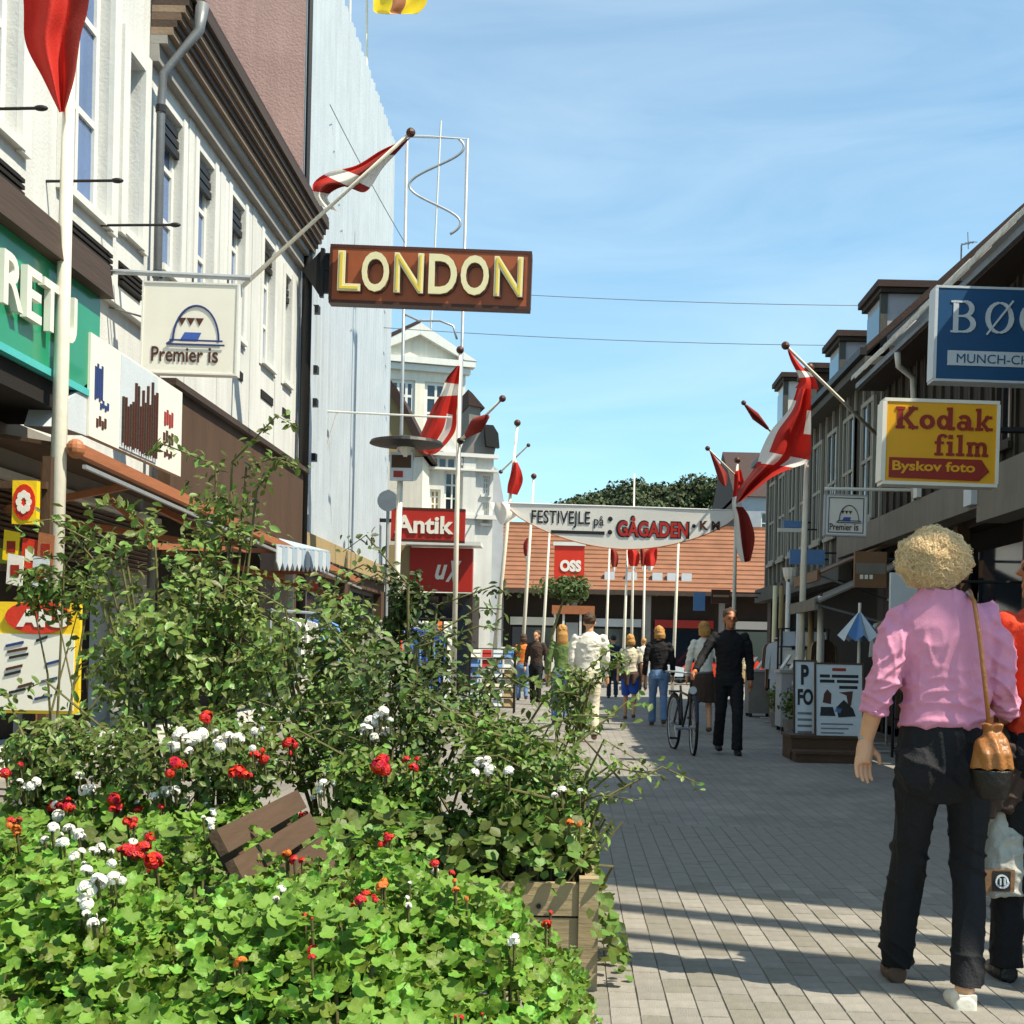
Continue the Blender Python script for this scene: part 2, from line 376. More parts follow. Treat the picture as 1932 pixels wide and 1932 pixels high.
def leaves(name, pts, nrm, size, tmpl, m, parent=None, up_jit=0.6, kind='stuff', **kw):
    """One mesh of many leaf blades: template copied to every point, turned towards a jittered normal."""
    pts, nrm = np.asarray(pts, float), np.asarray(nrm, float); N = len(pts)
    nrm = nrm + np.random.normal(0, up_jit, (N, 3)); nrm /= np.linalg.norm(nrm, axis=1)[:, None] + 1e-9
    t = np.random.normal(0, 1, (N, 3)); t -= nrm * (t * nrm).sum(1)[:, None]; t /= np.linalg.norm(t, axis=1)[:, None] + 1e-9
    b = np.cross(nrm, t)
    tv, tf = np.array(tmpl[0], float), tmpl[1]; sz = np.asarray(size, float).reshape(-1, 1, 1) * np.ones((N, 1, 1))
    V = pts[:, None, :] + sz * (tv[None, :, 0:1] * t[:, None, :] + tv[None, :, 1:2] * b[:, None, :] + tv[None, :, 2:3] * nrm[:, None, :])
    k = len(tv); org = ORG[parent.name] if parent is not None else Vector(pts.mean(0))
    V = V.reshape(-1, 3) - np.array(org)
    me = bpy.data.meshes.new(name)
    fa = np.array(tf); Fc = (np.arange(N)[:, None, None] * k + fa[None]).reshape(-1, fa.shape[1])
    me.vertices.add(len(V)); me.vertices.foreach_set('co', V.ravel())
    me.loops.add(Fc.size); me.loops.foreach_set('vertex_index', Fc.ravel().astype(np.int32))
    me.polygons.add(len(Fc)); me.polygons.foreach_set('loop_start', (np.arange(len(Fc)) * fa.shape[1]).astype(np.int32))
    me.polygons.foreach_set('use_smooth', np.ones(len(Fc), bool)); me.update(calc_edges=True); me.materials.append(M(m))
    ob = bpy.data.objects.new(name, me); COL.objects.link(ob)
    if parent is not None: ob.parent = parent
    else: ob.location = org
    ORG[ob.name] = org
    return tag(ob, kind=kind, **kw)
def round_leaf(n=9, lobes=0.10, cup=0.22):
    vs = [(0, 0, 0)] + [((1 + lobes * math.cos(4.5 * t)) * 0.5 * math.cos(t), (1 + lobes * math.cos(4.5 * t)) * 0.5 * math.sin(t), cup * 0.5 * (0.6 + 0.4 * math.cos(2 * t))) for t in [2 * PI * i / n for i in range(n)]]
    return vs, [(0, i + 1, (i + 1) % n + 1) for i in range(n)]
def oval_leaf():
    vs = [(-0.5, 0, 0), (-0.15, 0.24, 0.06), (0.2, 0.2, 0.05), (0.52, 0, -0.1), (0.2, -0.2, 0.05), (-0.15, -0.24, 0.06), (0.02, 0, -0.03)]
    return vs, [(0, 6, 1), (1, 6, 2), (2, 6, 3), (3, 6, 4), (4, 6, 5), (5, 6, 0)]
def lobed_leaf(n=15):
    vs = [(0, 0, 0.03)]
    for ring in (0.55, 1.0):
        for i in range(n):
            t = 2 * PI * (i + .5) / n; notch = 1 - 0.55 * math.exp(-((t - PI) / 0.28) ** 2)
            r = 0.5 * ring * (1 + (0.09 * math.cos(5 * t) + 0.05 * math.cos(15 * t) if ring == 1 else 0)) * (notch if ring == 1 else (notch + 1) / 2)
            vs.append((r * math.cos(t), r * math.sin(t), (0.055 if ring < 1 else 0.10 + 0.07 * math.cos(5 * t + .6) - 0.05 * math.cos(2 * t))))
    fs = [(0, i + 1, (i + 1) % n + 1) for i in range(n)]
    for i in range(n):
        a, b = i + 1, (i + 1) % n + 1; fs += [(a, a + n, b + n), (a, b + n, b)]
    return vs, fs
ROUND, OVAL, LOBED = round_leaf(), oval_leaf(), lobed_leaf()
def cloth(name, rows, Y, mats, parent, pattern, amp=0.05, folds=2.0, nu=24, nv=18, phase=0.0, tilt=0.0):
    nu, nv = nu * 2, nv * 2
    """Draped cloth: rows of (uL, vL, uR, vR) photograph points at distance Y, folded towards and away from the street axis."""
    mb = MB(); K = len(rows) - 1
    for j in range(nv + 1):
        t = j / nv * K; k = min(int(t), K - 1); f = t - k; A = []
        for i in range(4):                                             # smooth outline through the rows
            p0, p1, p2, p3 = rows[max(k - 1, 0)][i], rows[k][i], rows[k + 1][i], rows[min(k + 2, K)][i]
            A.append(.5 * (2 * p1 + (p2 - p0) * f + (2 * p0 - 5 * p1 + 4 * p2 - p3) * f * f + (3 * p1 - p0 - 3 * p2 + p3) * f ** 3))
        for i in range(nu + 1):
            s = i / nu
            y = Y + amp * math.sin(2 * PI * folds * s + phase + 2.2 * j / nv) * (0.35 + 0.65 * math.sin(PI * min(1, s * 1.1 + 0.05))) + tilt * s
            mb.v.append(tuple(at(A[0] * (1 - s) + A[2] * s, A[1] * (1 - s) + A[3] * s, y)))
    for j in range(nv):
        for i in range(nu):
            a = j * (nu + 1) + i; mb.f.append((a, a + 1, a + nu + 2, a + nu + 1)); mb.m.append(pattern((i + .5) / nu, (j + .5) / nv))
    return mb.build(name, mats, parent, smooth=True)
def remesh(name, mb, mats, parent, voxel=0.012, smooth=4, fold=None):
    """Melts overlapping shapes into one continuous skin."""
    tmp = mb.build('tmp', mats, parent, smooth=True)
    md = tmp.modifiers.new('r', 'REMESH'); md.mode = 'VOXEL'; md.voxel_size = voxel; md.use_smooth_shade = True
    if smooth: ms = tmp.modifiers.new('s', 'SMOOTH'); ms.iterations = smooth; ms.factor = 0.5
    dg = bpy.context.evaluated_depsgraph_get(); me = bpy.data.meshes.new_from_object(tmp.evaluated_get(dg)); me.name = name
    me.polygons.foreach_set('use_smooth', [True] * len(me.polygons))
    old = tmp.data; bpy.data.objects.remove(tmp); bpy.data.meshes.remove(old)
    if fold:
        n = len(me.vertices); co = np.empty(n * 3); me.vertices.foreach_get('co', co); co = co.reshape(-1, 3)
        no = np.empty(n * 3); me.vertices.foreach_get('normal', no); no = no.reshape(-1, 3)
        co += no * fold(co)[:, None]; me.vertices.foreach_set('co', co.ravel()); me.update()
    ob = bpy.data.objects.new(name, me); COL.objects.link(ob); ob.parent = parent; ORG[ob.name] = ORG[parent.name]
    return ob
def wall(mb, fr, x0, x1, z0, z1, holes=(), depth=0.2, mi=0):
    xs = sorted({x0, x1} | {h[0] for h in holes} | {h[1] for h in holes}); zs = sorted({z0, z1} | {h[2] for h in holes} | {h[3] for h in holes})
    xs = [x for x in xs if x0 <= x <= x1]; zs = [z for z in zs if z0 <= z <= z1]
    for i in range(len(xs) - 1):
        for j in range(len(zs) - 1):
            cx, cz = (xs[i] + xs[i + 1]) / 2, (zs[j] + zs[j + 1]) / 2
            if any(h[0] < cx < h[1] and h[2] < cz < h[3] for h in holes): continue
            mb.add([fr.p(xs[i], zs[j]), fr.p(xs[i + 1], zs[j]), fr.p(xs[i + 1], zs[j + 1]), fr.p(xs[i], zs[j + 1])], [(0, 1, 2, 3)], mi)
    for (a, b, c, d) in holes:
        for (p, q) in (((a, c), (b, c)), ((b, c), (b, d)), ((b, d), (a, d)), ((a, d), (a, c))):
            mb.add([fr.p(*p), fr.p(*q), fr.p(*q, -depth), fr.p(*p, -depth)], [(0, 1, 2, 3)], mi)
def window(parent, fr, a, b, c, d, depth=0.14, nx=2, nz=3, bar=0.045, frame='paint_white', glass='glass_dark', sill=True, name='window'):
    mb = MB(); w = bar * 1.3
    mb.fbox(fr, a, a + w, c, d, -depth - .06, -depth); mb.fbox(fr, b - w, b, c, d, -depth - .06, -depth)
    mb.fbox(fr, a + w, b - w, c, c + w, -depth - .06, -depth); mb.fbox(fr, a + w, b - w, d - w, d, -depth - .06, -depth)
    for i in range(1, nx): x = a + (b - a) * i / nx; mb.fbox(fr, x - bar / 2, x + bar / 2, c + w, d - w, -depth - .05, -depth - .003)
    for j in range(1, nz): z = c + (d - c) * j / nz; mb.fbox(fr, a + w, b - w, z - bar / 2, z + bar / 2, -depth - .048, -depth - .006)
    o = mb.build(name, frame, parent)
    MB().fbox(fr, a + .01, b - .01, c + .01, d - .01, -depth - .045, -depth - .035).build('pane', glass, o)
    if sill: MB().fbox(fr, a - .06, b + .06, c - .08, c - .002, -depth, .07).build('sill', frame, o)
    return o

# ================================================================ the setting
MB().add([(-400, -60, -0.012), (400, -60, -0.012), (400, 700, -0.012), (-400, 700, -0.012)], [(0, 1, 2, 3)]).build('ground', 'ground_grey', kind='structure', base=(0, 0, 0))
BX0, BX1, BY0, BY1, BW, BL = -0.06, 3.34, 4.08, 9.28, 0.10, 0.20   # patch where single bricks can be told apart
sm = MB()
for (x0, x1, y0, y1) in ((-5.3, BX0, -12, 90), (BX1, 5.3, -12, 90), (BX0, BX1, -12, BY0), (BX0, BX1, BY1, 90)):
    sm.add([(x0, y0, 0.006), (x1, y0, 0.006), (x1, y1, 0.006), (x0, y1, 0.006)], [(0, 1, 2, 3)])
street = sm.build('street', 'paving', kind='structure', base=(0, 0, 0))
MB().add([(BX0, BY0, 0.001), (BX1, BY0, 0.001), (BX1, BY1, 0.001), (BX0, BY1, 0.001)], [(0, 1, 2, 3)]).build('joint_bed', 'joint_sand', street)
cells = []
nx, ny = int(round((BX1 - BX0) / BW)), int(round((BY1 - BY0) / BL))
for i in range(nx):
    for j in range(-1, ny + 1):
        x, y = BX0 + (i + 0.5) * BW, BY0 + (j + 0.5 + (0.5 if i % 2 else 0)) * BL
        if y - BL / 2 < BY0 - 0.13 or y + BL / 2 > BY1 + 0.13: continue
        inview = abs(0) < 1 and x < (1950 - PX) / F_PX * y + 0.1
        cells.append((0 if inview else 1, y, x))
cells.sort()
def brick_shape(mb, x, y, z=0.0, tilt=0.0):
    w, l, c = BW / 2 - 0.0014, BL / 2 - 0.0018, 0.002
    mb.hexa([(x - w, y - l, -0.03), (x + w, y - l, -0.03), (x + w, y + l, -0.03), (x - w, y + l, -0.03)] +
            [(x - w, y - l, z), (x + w, y - l, z), (x + w, y + l, z), (x - w, y + l, z)])
    a = [(x - w, y - l), (x + w, y - l), (x + w, y + l), (x - w, y + l)]
    mb.hexa([(p, q, z) for p, q in a] + [(p - math.copysign(c, p - x), q - math.copysign(c, q - y), z + 0.004 + tilt * (q - y)) for p, q in a])
bm_ = MB(); brick_shape(bm_, 0, 0, 0.002); brick_mesh = bm_.mesh('brick', ['paver'], Vector((0, 0, 0)), False)
tones = [mat('paver_%d' % k, (0.235 * t, 0.218 * t, 0.186 * t * (1 if k else 0.94)), 0.85, 0.2, 14, 0.4, 160) for k, t in enumerate((0.84, 0.95, 1.03, 1.15))]
tone_mesh = []
for t in tones:
    me = brick_mesh.copy(); me.materials.clear(); me.materials.append(t); tone_mesh.append(me)
rest = MB()
for k, (_, y, x) in enumerate(cells):
    if k < 300:
        b = bpy.data.objects.new('brick', random.choice(tone_mesh)); COL.objects.link(b); b.parent = street
        b.location = (x + random.uniform(-.001, .001), y + random.uniform(-.002, .002), random.uniform(-0.001, 0.002)); b.rotation_euler = (random.gauss(0, 0.004), random.gauss(0, 0.006), 0)
    else: brick_shape(rest, x, y, 0.002 + random.uniform(-0.001, 0.001))
rest.build('brick_field', 'paver', street, kind='stuff')

# wooded hill closing the view
def hill_h(x, y):
    return max(0.0, (24.5 + .1 * max(0, x)) / (1 + math.exp(-(x + 10.0) / 3.4)) * min(1, max(0, (y - 168) / 45)) + 1.6 * mnoise.noise(Vector((x * .03, y * .03, 0))))
hm = MB(); NX, NY = 60, 24
for j in range(NY + 1):
    for i in range(NX + 1):
        x, y = -60 + 260 * i / NX, 150 + 170 * j / NY; hm.v.append((x, y, -0.5 + hill_h(x, y) * (1 if 0 < j else 0)))
for j in range(NY):
    for i in range(NX):
        a = j * (NX + 1) + i; hm.f.append((a, a + 1, a + NX + 2, a + NX + 1)); hm.m.append(0)
hm.build('hill', 'hill_grass', kind='structure', smooth=True)
P_, N_, S_ = [], [], []
for k in range(620):
    x, y = random.uniform(-20, 62), random.uniform(180, 250)
    h = hill_h(x, y)
    if h < 3: continue
    r = random.uniform(2.0, 3.4); c = np.array((x, y, h + r * 0.7))
    n = 330
    d = np.random.normal(0, 1, (n, 3)); d /= np.linalg.norm(d, axis=1)[:, None]
    rr = r * (0.78 + 0.3 * np.random.rand(n, 1)) * (1 + 0.18 * np.sin(d[:, :1] * 5 + k) * np.cos(d[:, 2:] * 6 + k))
    P_.append(c + d * rr * np.array((1, 1, 0.85))); N_.append(d); S_.append(np.random.uniform(0.3, 0.62, n))
leaves('woodland', np.concatenate(P_), np.concatenate(N_), np.concatenate(S_), ([(-.5, -.4, 0), (.5, -.3, .1), (.45, .4, -.1), (-.4, .45, .1)], [(0, 1, 2, 3)]), 'leaf_far', up_jit=0.6)

# ================================================================ left-hand buildings
FL = Fr((-5, 0, 0), (0, 1, 0)); FRT = Fr((5, 0, 0), (0, -1, 0))
def end_walls(mb, X0, X1, Y0, Y1, z0, z1, near=True, far=True, top=True, mi=0):
    if near: mb.add([(X1, Y0, z0), (X0, Y0, z0), (X0, Y0, z1), (X1, Y0, z1)], [(3, 2, 1, 0)], mi)
    if far: mb.add([(X0, Y1, z0), (X1, Y1, z0), (X1, Y1, z1), (X0, Y1, z1)], [(3, 2, 1, 0)], mi)
    if top: mb.add([(X0, Y0, z1), (X1, Y0, z1), (X1, Y1, z1), (X0, Y1, z1)], [(0, 1, 2, 3)], mi)

# -- white plastered house with the green shop sign
b0 = thing('town_house', (-6, 10, 0), 'tall white plastered house with blue-glazed windows above the green shop sign', 'building')
holes0 = [(7.6, 8.9, 5.6, 8.5), (10.35, 11.62, 5.6, 8.5), (12.72, 13.85, 5.6, 8.5), (14.35, 14.85, 5.7, 7.62)]
mb = MB(); wall(mb, FL, 2.0, 15.12, 0, 14, holes0 + [(5.5, 15.0, 0.25, 3.1)], 0.25); end_walls(mb, -12, -5, 2.0, 15.12, 0, 14)
mb.build('wall', 'plaster_white', b0)
for h in holes0[:3]: window(b0, FL, *h, depth=0.1, nx=2, nz=3, bar=0.07, glass='glass_blue')
window(b0, FL, *holes0[3], depth=0.12, nx=1, nz=3, bar=0.05, glass='glass_blue')
for h in holes0:                                                     # moulded surrounds; dark slats stand in for the shade below each ledge
    a, b_, c, d = h
    m2 = MB()
    m2.fbox(FL, a - .2, a - .003, c - .1, d + .2, .002, .06); m2.fbox(FL, b_ + .003, b_ + .2, c - .1, d + .2, .002, .06)
    m2.fbox(FL, a - .003, b_ + .003, d + .003, d + .2, .002, .055)
    m2.build('window_surround', 'paint_white', b0)
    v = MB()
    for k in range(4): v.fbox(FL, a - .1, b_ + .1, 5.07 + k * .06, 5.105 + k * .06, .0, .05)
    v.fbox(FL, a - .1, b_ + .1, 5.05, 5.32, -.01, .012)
    v.build('ledge_shade', 'shade_dark', b0)
MB().fbox(FL, 2.0, 15.12, 4.78, 4.95, .002, .09).build('string_course', 'paint_white', b0)
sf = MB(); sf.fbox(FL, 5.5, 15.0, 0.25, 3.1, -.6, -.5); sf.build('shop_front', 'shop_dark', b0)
MB().fbox(FL, 5.5, 15.0, 2.62, 3.04, -.02, .25).build('fascia', 'soffit_grey', b0)
MB().fbox(FL, 5.5, 15.0, 2.56, 2.615, .0, .29).build('trim', 'paint_white', b0)
for k in range(12):                                                  # louvred blind under the fascia
    MB().hexa([FL.p(5.5, 1.98 + k * .048, .12), FL.p(15, 1.98 + k * .048, .12), FL.p(15, 1.99 + k * .048, .17), FL.p(5.5, 1.99 + k * .048, .17),
               FL.p(5.5, 2.0 + k * .048, .12), FL.p(15, 2.0 + k * .048, .12), FL.p(15, 2.01 + k * .048, .17), FL.p(5.5, 2.01 + k * .048, .17)]).build('slat', 'cornice_mid', b0)
MB().fbox(FL, 5.5, 11.5, 1.86, 1.96, .05, .3).build('lime_rail', 'lime_paint', b0)

# green sign box with raised letters
GS = Fr((-4, 0, 0), (0, 1, 0))
g = thing('shop_sign', (-4.4, 8.5, 3.24), 'long green shop sign box with raised white letters under a dark canopy', 'sign')
MB().box(-4.98, -4, 5.5, 11.0, 3.26, 4.06).build('box', 'green_sign', g)
MB().box(-4.99, -3.985, 5.4, 11.02, 3.2, 3.255).build('bottom_trim', 'teal_trim', g)
MB().hexa([(-4.99, 5.3, 4.065), (-3.9, 5.3, 4.065), (-3.9, 11.04, 4.065), (-4.99, 11.04, 4.065), (-4.99, 5.3, 4.42), (-3.94, 5.3, 4.34), (-3.94, 11.04, 4.34), (-4.99, 11.04, 4.42)]).build('canopy', 'cornice_dark', g)
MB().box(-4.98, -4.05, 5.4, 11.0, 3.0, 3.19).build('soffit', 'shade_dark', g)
letters = [('R', 8.62, 8.94), ('R', 9.0, 9.32), ('E', 9.38, 9.64), ('T', 9.68, 9.98), ('U', 10.02, 10.32)]
for s, a, b_ in [('H', 7.62, 7.98), ('E', 8.28, 8.55)] + letters:
    text('letter', s, 'sign_white', g, GS, a, b_, 3.50, 3.87, 0.02, 0.015, 0.05)
for i, (u, v, L) in enumerate(((182, 345, 1.2), (285, 428, 1.4), (45, 209, 1.0))):   # iron stays sticking out of the wall
    p = onx(u - 95, v - 3, -5.0); q = at(u, v, p.y - .1)
    q = p + Vector((L * .55, 0, 0.02))
    s_ = thing('iron_stay', p, ['short black iron stay on the white wall below the middle window', 'black iron stay on the white wall beside the rain pipe', 'black iron stay on the white wall high beside the red flag'][i], 'bracket')
    MB().tube([p, q], 0.014).build('rod', 'black_metal', s_); MB().ell(q, (0.06, .025, 0.025)).build('tip', 'black_metal', s_)

# -- white house with the brown cornice
b1 = thing('town_house', (-6, 19.3, 0), 'white two-storey house with a wide brown timber cornice', 'building')
WY = (16.05, 17.5, 19.15, 21.1); holes1 = [(y - .38, y + .38, 5.7, 7.62) for y in WY] + [(22.25, 22.75, 5.7, 7.5)]
mb = MB(); wall(mb, FL, 15.13, 23.45, 0, 8.6, holes1 + [(15.5, 23.0, 0.2, 2.9)], 0.25); end_walls(mb, -11, -5, 15.13, 23.45, 0, 8.4, True, False, False)
mb.build('wall', 'plaster_white', b1)
for h in holes1:
    window(b1, FL, *h, depth=0.1, nx=1, nz=3, bar=0.06, glass='glass_blue')
    bl = MB()
    for k in range(3): bl.fbox(FL, h[0] + .01, h[1] - .01, h[3] - .42 + k * .13, h[3] - .33 + k * .13, -.085, -.03 - .01 * k)
    bl.build('blind', 'black_metal', b1)
    m2 = MB(); m2.fbox(FL, h[0] - .16, h[0] - .004, h[2] - .1, h[3] + .1, .002, .02); m2.fbox(FL, h[1] + .004, h[1] + .16, h[2] - .1, h[3] + .1, .002, .02)
    m2.build('window_surround', 'paint_white', b1)
    v = MB().fbox(FL, h[0] - .02, h[1] + .02, 5.1, 5.22, -.01, .02); v.build('ledge_shade', 'shade_dark', b1)  # dark bar in place of the shade below the sill
for a, b_, c, d, m in ((0.0, .16, 7.86, 8.06, 'soffit_grey'), (.003, .30, 8.063, 8.16, 'soffit_grey'), (.006, .40, 8.163, 8.25, 'cornice_light'), (.009, .46, 8.253, 8.33, 'cornice_dark'),
                       (.012, .53, 8.333, 8.42, 'cornice_mid'), (.015, .60, 8.423, 8.50, 'cornice_light'), (.018, .66, 8.503, 8.6, 'cornice_dark'), (.021, .74, 8.603, 8.74, 'cornice_dark')):
    MB().fbox(FL, 15.13, 23.46, c, d, a, b_ * .66).build('cornice_board', m, b1)
rf = MB().hexa([(-11, 15.13, 8.6), (-4.52, 15.13, 8.745), (-4.52, 23.46, 8.745), (-11, 23.46, 8.6), (-11, 15.13, 12.2), (-4.52, 15.13, 8.8), (-4.52, 23.46, 8.8), (-11, 23.46, 12.2)])
rf.build('roof', 'roof_brown', b1)
dp = MB().tube([(-4.48, 15.35, 8.62), (-4.5, 15.32, 8.3), (-4.65, 15.25, 8.05), (-4.86, 15.2, 7.75), (-4.88, 15.2, 7.4), (-4.88, 15.2, 0.1)], [.085, .06, .048, .048, .048, .048], 10); dp.build('rain_pipe', 'grey_metal', b1, smooth=True)
for z in (7.3, 5.4, 3.6): MB().tube([(-4.88, 15.2, z), (-4.88, 15.2, z + .08)], .06, 10).build('pipe_clip', 'black_metal', b1)
for y0 in (16.8, 18.3, 20.1, 21.75): MB().fbox(FL, y0 - .12, y0 + .12, 4.3, 7.85, .002, .012).build('pilaster', 'plaster_white', b1)
# ground floor of that house: dark board fascia, shop depth
MB().fbox(FL, 15.5, 23.0, 2.92, 4.22, .0, .22).build('board_fascia', 'brown_board', b1)
MB().fbox(FL, 15.4, 23.1, 4.223, 4.3, .0, .3).build('board_cap', 'cornice_dark', b1)
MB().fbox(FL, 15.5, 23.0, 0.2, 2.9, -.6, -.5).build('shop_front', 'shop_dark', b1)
dp2 = MB().tube([(-4.75, 23.3, 8.5), (-4.84, 23.3, 8.2), (-4.84, 23.3, 0.1)], .085, 10); dp2.build('rain_pipe', 'black_metal', b1, smooth=True)

# -- tall white ribbed-metal building
b2 = thing('clad_building', (-6, 29, 0), 'tall windowless building clad in white vertical metal ribs', 'building')
mb = MB(); wall(mb, FL, 23.47, 34.5, 3.3, 14.3); end_walls(mb, -16, -5, 23.47, 34.5, 3.3, 14.3, False, True, True); mb.build('wall', 'metal_white', b2)
MB().add([(-5, 23.468, 0), (-16, 23.468, 0), (-16, 23.468, 15.6), (-5, 23.468, 14.3)], [(3, 2, 1, 0)]).build('side_wall', 'beige_wall', b2)
MB().tube([(-4.93, 23.5, 3.3), (-4.93, 23.5, 14.4)], .05, 6).build('corner_strip', 'black_metal', b2)
k, y = 0, 23.62
rib_w = (0.17, 0.12, 0.2, 0.14)
while y < 34.4:
    w = rib_w[k % 4]
    MB().hexa([FL.p(y, 3.3, .0), FL.p(y + w, 3.3, .0), FL.p(y + w - .03, 3.3, .075), FL.p(y + .03, 3.3, .075)] + [FL.p(y, 14.3 + .05 * (k % 2), .0), FL.p(y + w, 14.3 + .05 * (k % 2), .0), FL.p(y + w - .03, 14.3 + .05 * (k % 2), .075), FL.p(y + .03, 14.3 + .05 * (k % 2), .075)]).build('rib', 'metal_white', b2)
    y += 0.34; k += 1
MB().fbox(FL, 23.47, 34.5, 2.9, 3.28, -.02, .14).build('fascia', 'tan_wall', b2)
mb = MB(); wall(mb, FL, 23.47, 34.5, 0, 2.9, [(24, 28.6, .3, 2.6), (29.2, 34, .3, 2.6)], .3); mb.build('ground_floor_wall', 'brown_board', b2)
for a, b_ in ((24, 28.6), (29.2, 34)):
    window(b2, FL, a, b_, .3, 2.6, depth=.2, nx=3, nz=1, bar=.06, frame='grey_metal', sill=False, name='shop_window')
for i in range(14): MB().ell(FL.p(24 + i * .75, 2.84, .16), .05, 8, 6).build('bulb', 'black_metal', b2)
MB().fbox(FL, 23.7, 24.1, 3.6, 7.4, .075, .13).build('cable_duct', 'metal_white', b2)
for z in (8.6, 7.3, 6.2, 5.6, 4.6): MB().fbox(FL, 24.12, 24.3, z, z + .14, .07, .2).build('bracket', 'black_metal', b2)

# -- light house with the pediment, seen over the roofs
bp = thing('pediment_house', at(778, 1232, 48), 'pale house with a white triangular pediment rising behind the ribbed building', 'building')
FP = Fr(at(778, 1232, 48) * 1.0, (1, 0.3, 0)); FP.o.z = 0
zc = lambda v: EYE - ab(778, v)[1] * 48
zt, ze, zb = zc(612), zc(668), zc(700)
mb = MB(); hw = 1.75
wall(mb, FP, -hw, hw, 0, zb, [(-1.0, -.1, zb - 2.6, zb - .35), (.25, 1.1, zb - 2.6, zb - .35)], .15)
mb.add([FP.p(-hw, 0), FP.p(-hw, zb), FP.p(-hw, zb, -5), FP.p(-hw, 0, -5)], [(0, 1, 2, 3)]); mb.add([FP.p(hw, 0), FP.p(hw, zb), FP.p(hw, zb, -5), FP.p(hw, 0, -5)], [(3, 2, 1, 0)])
mb.build('wall', 'plaster_cream', bp)
for a, b_ in ((-1.0, -.1), (.25, 1.1)): window(bp, FP, a, b_, zb - 2.6, zb - .35, depth=.08, nx=3 if a < 0 else 2, nz=4, bar=.09, frame='paint_white')
MB().fbox(FP, -hw - .15, hw + .15, zb, zb + .22, -.2, .16).build('architrave', 'paint_white', bp)
MB().fbox(FP, -hw - .3, hw + .3, zb + .24, zb + .46, -.2, .3).build('cornice', 'paint_white', bp)
MB().prism(FP, [(-hw, zb + .47), (hw, zb + .47), (0, zt - .25)], -4, .05).build('tympanum', 'plaster_cream', bp)
MB().prism(FP, [(-hw - .35, zb + .47), (-hw + .1, zb + .47), (0, zt - .42), (0, zt)], -4, .32).build('raking_cornice', 'paint_white', bp)
MB().prism(FP, [(hw + .35, zb + .47), (0.004, zt), (0.004, zt - .42), (hw - .1, zb + .47)], -4, .32).build('raking_cornice', 'paint_white', bp)
MB().prism(FP, [(-hw - .45, zb + .6), (-hw - .3, zb + .5), (0, zt + .01), (0, zt + .12)], -4.2, .34).build('roof_slope', 'roof_brown', bp)
MB().prism(FP, [(-5.5, 0), (-hw - .01, 0), (-hw - .01, zb - .4), (-5.5, zb - .4)], -4, -.2).build('side_wing', 'stone_grey', bp)

# -- white ornate house facing up the street
bo = thing('ornate_house', at(850, 1232, 41), 'ornate white house with arched windows and scrolled gable beside the red sign', 'building')
FO = Fr(at(850, 1232, 41), (1, 0.25, 0)); FO.o.z = 0
xo = lambda u: (u - 850) / F_PX * 41
zo = lambda v: EYE + (1232 - v - 4.9) / F_PX * 41
hol = [(xo(805), xo(825), zo(965), zo(925)), (xo(832), xo(862), zo(965), zo(890)), (xo(905), xo(918), zo(930), zo(895)), (xo(905), xo(918), zo(985), zo(945)), (xo(760), xo(790), zo(965), zo(900))]
mb = MB(); wall(mb, FO, xo(640), xo(925), 0, zo(862), hol, .15)
mb.add([FO.p(xo(925), 0), FO.p(xo(925), 0, -9), FO.p(xo(925), zo(862), -9), FO.p(xo(925), zo(862))], [(0, 1, 2, 3)])
mb.build('wall', 'plaster_white', bo)
for h in hol: window(bo, FO, *h, depth=.1, nx=2, nz=3, bar=.05, glass='glass_dark' if h[0] > xo(830) else 'tan_wall')
for k, u in enumerate((774, 790, 806, 822, 838)):                     # arched row of small windows
    w = MB().fbox(FO, xo(u), xo(u + 11), zo(884), zo(868), .0, .03); w.build('arched_window', 'glass_dark', bo)
arch_seg = [(xo(815) + (xo(862) - xo(768)) / 2 * 1.05 * math.cos(R(a)), zo(874) + .42 * math.sin(R(a))) for a in range(0, 181, 15)]
mb = MB()
for p, q in zip(arch_seg[:-1], arch_seg[1:]): mb.fbox(FO, min(p[0], q[0]), max(p[0], q[0]), min(p[1], q[1]) - .06, max(p[1], q[1]) + .05, .004, .12)
mb.build('arch_hood', 'paint_white', bo)
for a, b_ in ((862, 855), (888, 884), (978, 970)): MB().fbox(FO, xo(640), xo(932), zo(a), zo(b_), -.05, .2).build('cornice', 'paint_white', bo)
MB().prism(FO, [(xo(735), zo(855)), (xo(862), zo(855)), (xo(855), zo(846)), (xo(842), zo(826)), (xo(826), zo(812)), (xo(815), zo(795)), (xo(804), zo(812)), (xo(790), zo(824)), (xo(775), zo(846))], -.6, .02).build('scroll_gable', 'plaster_white', bo)
MB().prism(FO, [(xo(870), zo(855)), (xo(925), zo(855)), (xo(930), zo(830)), (xo(926), zo(806)), (xo(912), zo(797)), (xo(896), zo(802)), (xo(888), zo(826))], -3, .01).build('corner_turret', 'stone_grey', bo)
MB().prism(FO, [(xo(908), zo(840)), (xo(933), zo(842)), (xo(930), zo(815)), (xo(920), zo(800)), (xo(905), zo(800)), (xo(905), zo(818))], .012, .25).build('scroll', 'black_metal', bo)
MB().prism(FO, [(xo(886), zo(800)), (xo(908), zo(800)), (xo(908), zo(755)), (xo(886), zo(750))], -3, -1).build('chimney', 'stone_grey', bo)
MB().prism(FO, [(xo(884), zo(752)), (xo(916), zo(756)), (xo(890), zo(728)), (xo(882), zo(722))], -3.2, -.9).build('chimney_cap', 'roof_brown', bo)
MB().prism(FO, [(xo(925), 0), (xo(950), 0), (xo(950), zo(940)), (xo(938), zo(880)), (xo(925), zo(870))], -6, -.3).build('side_gable', 'dormer_grey', bo)
bay = MB()
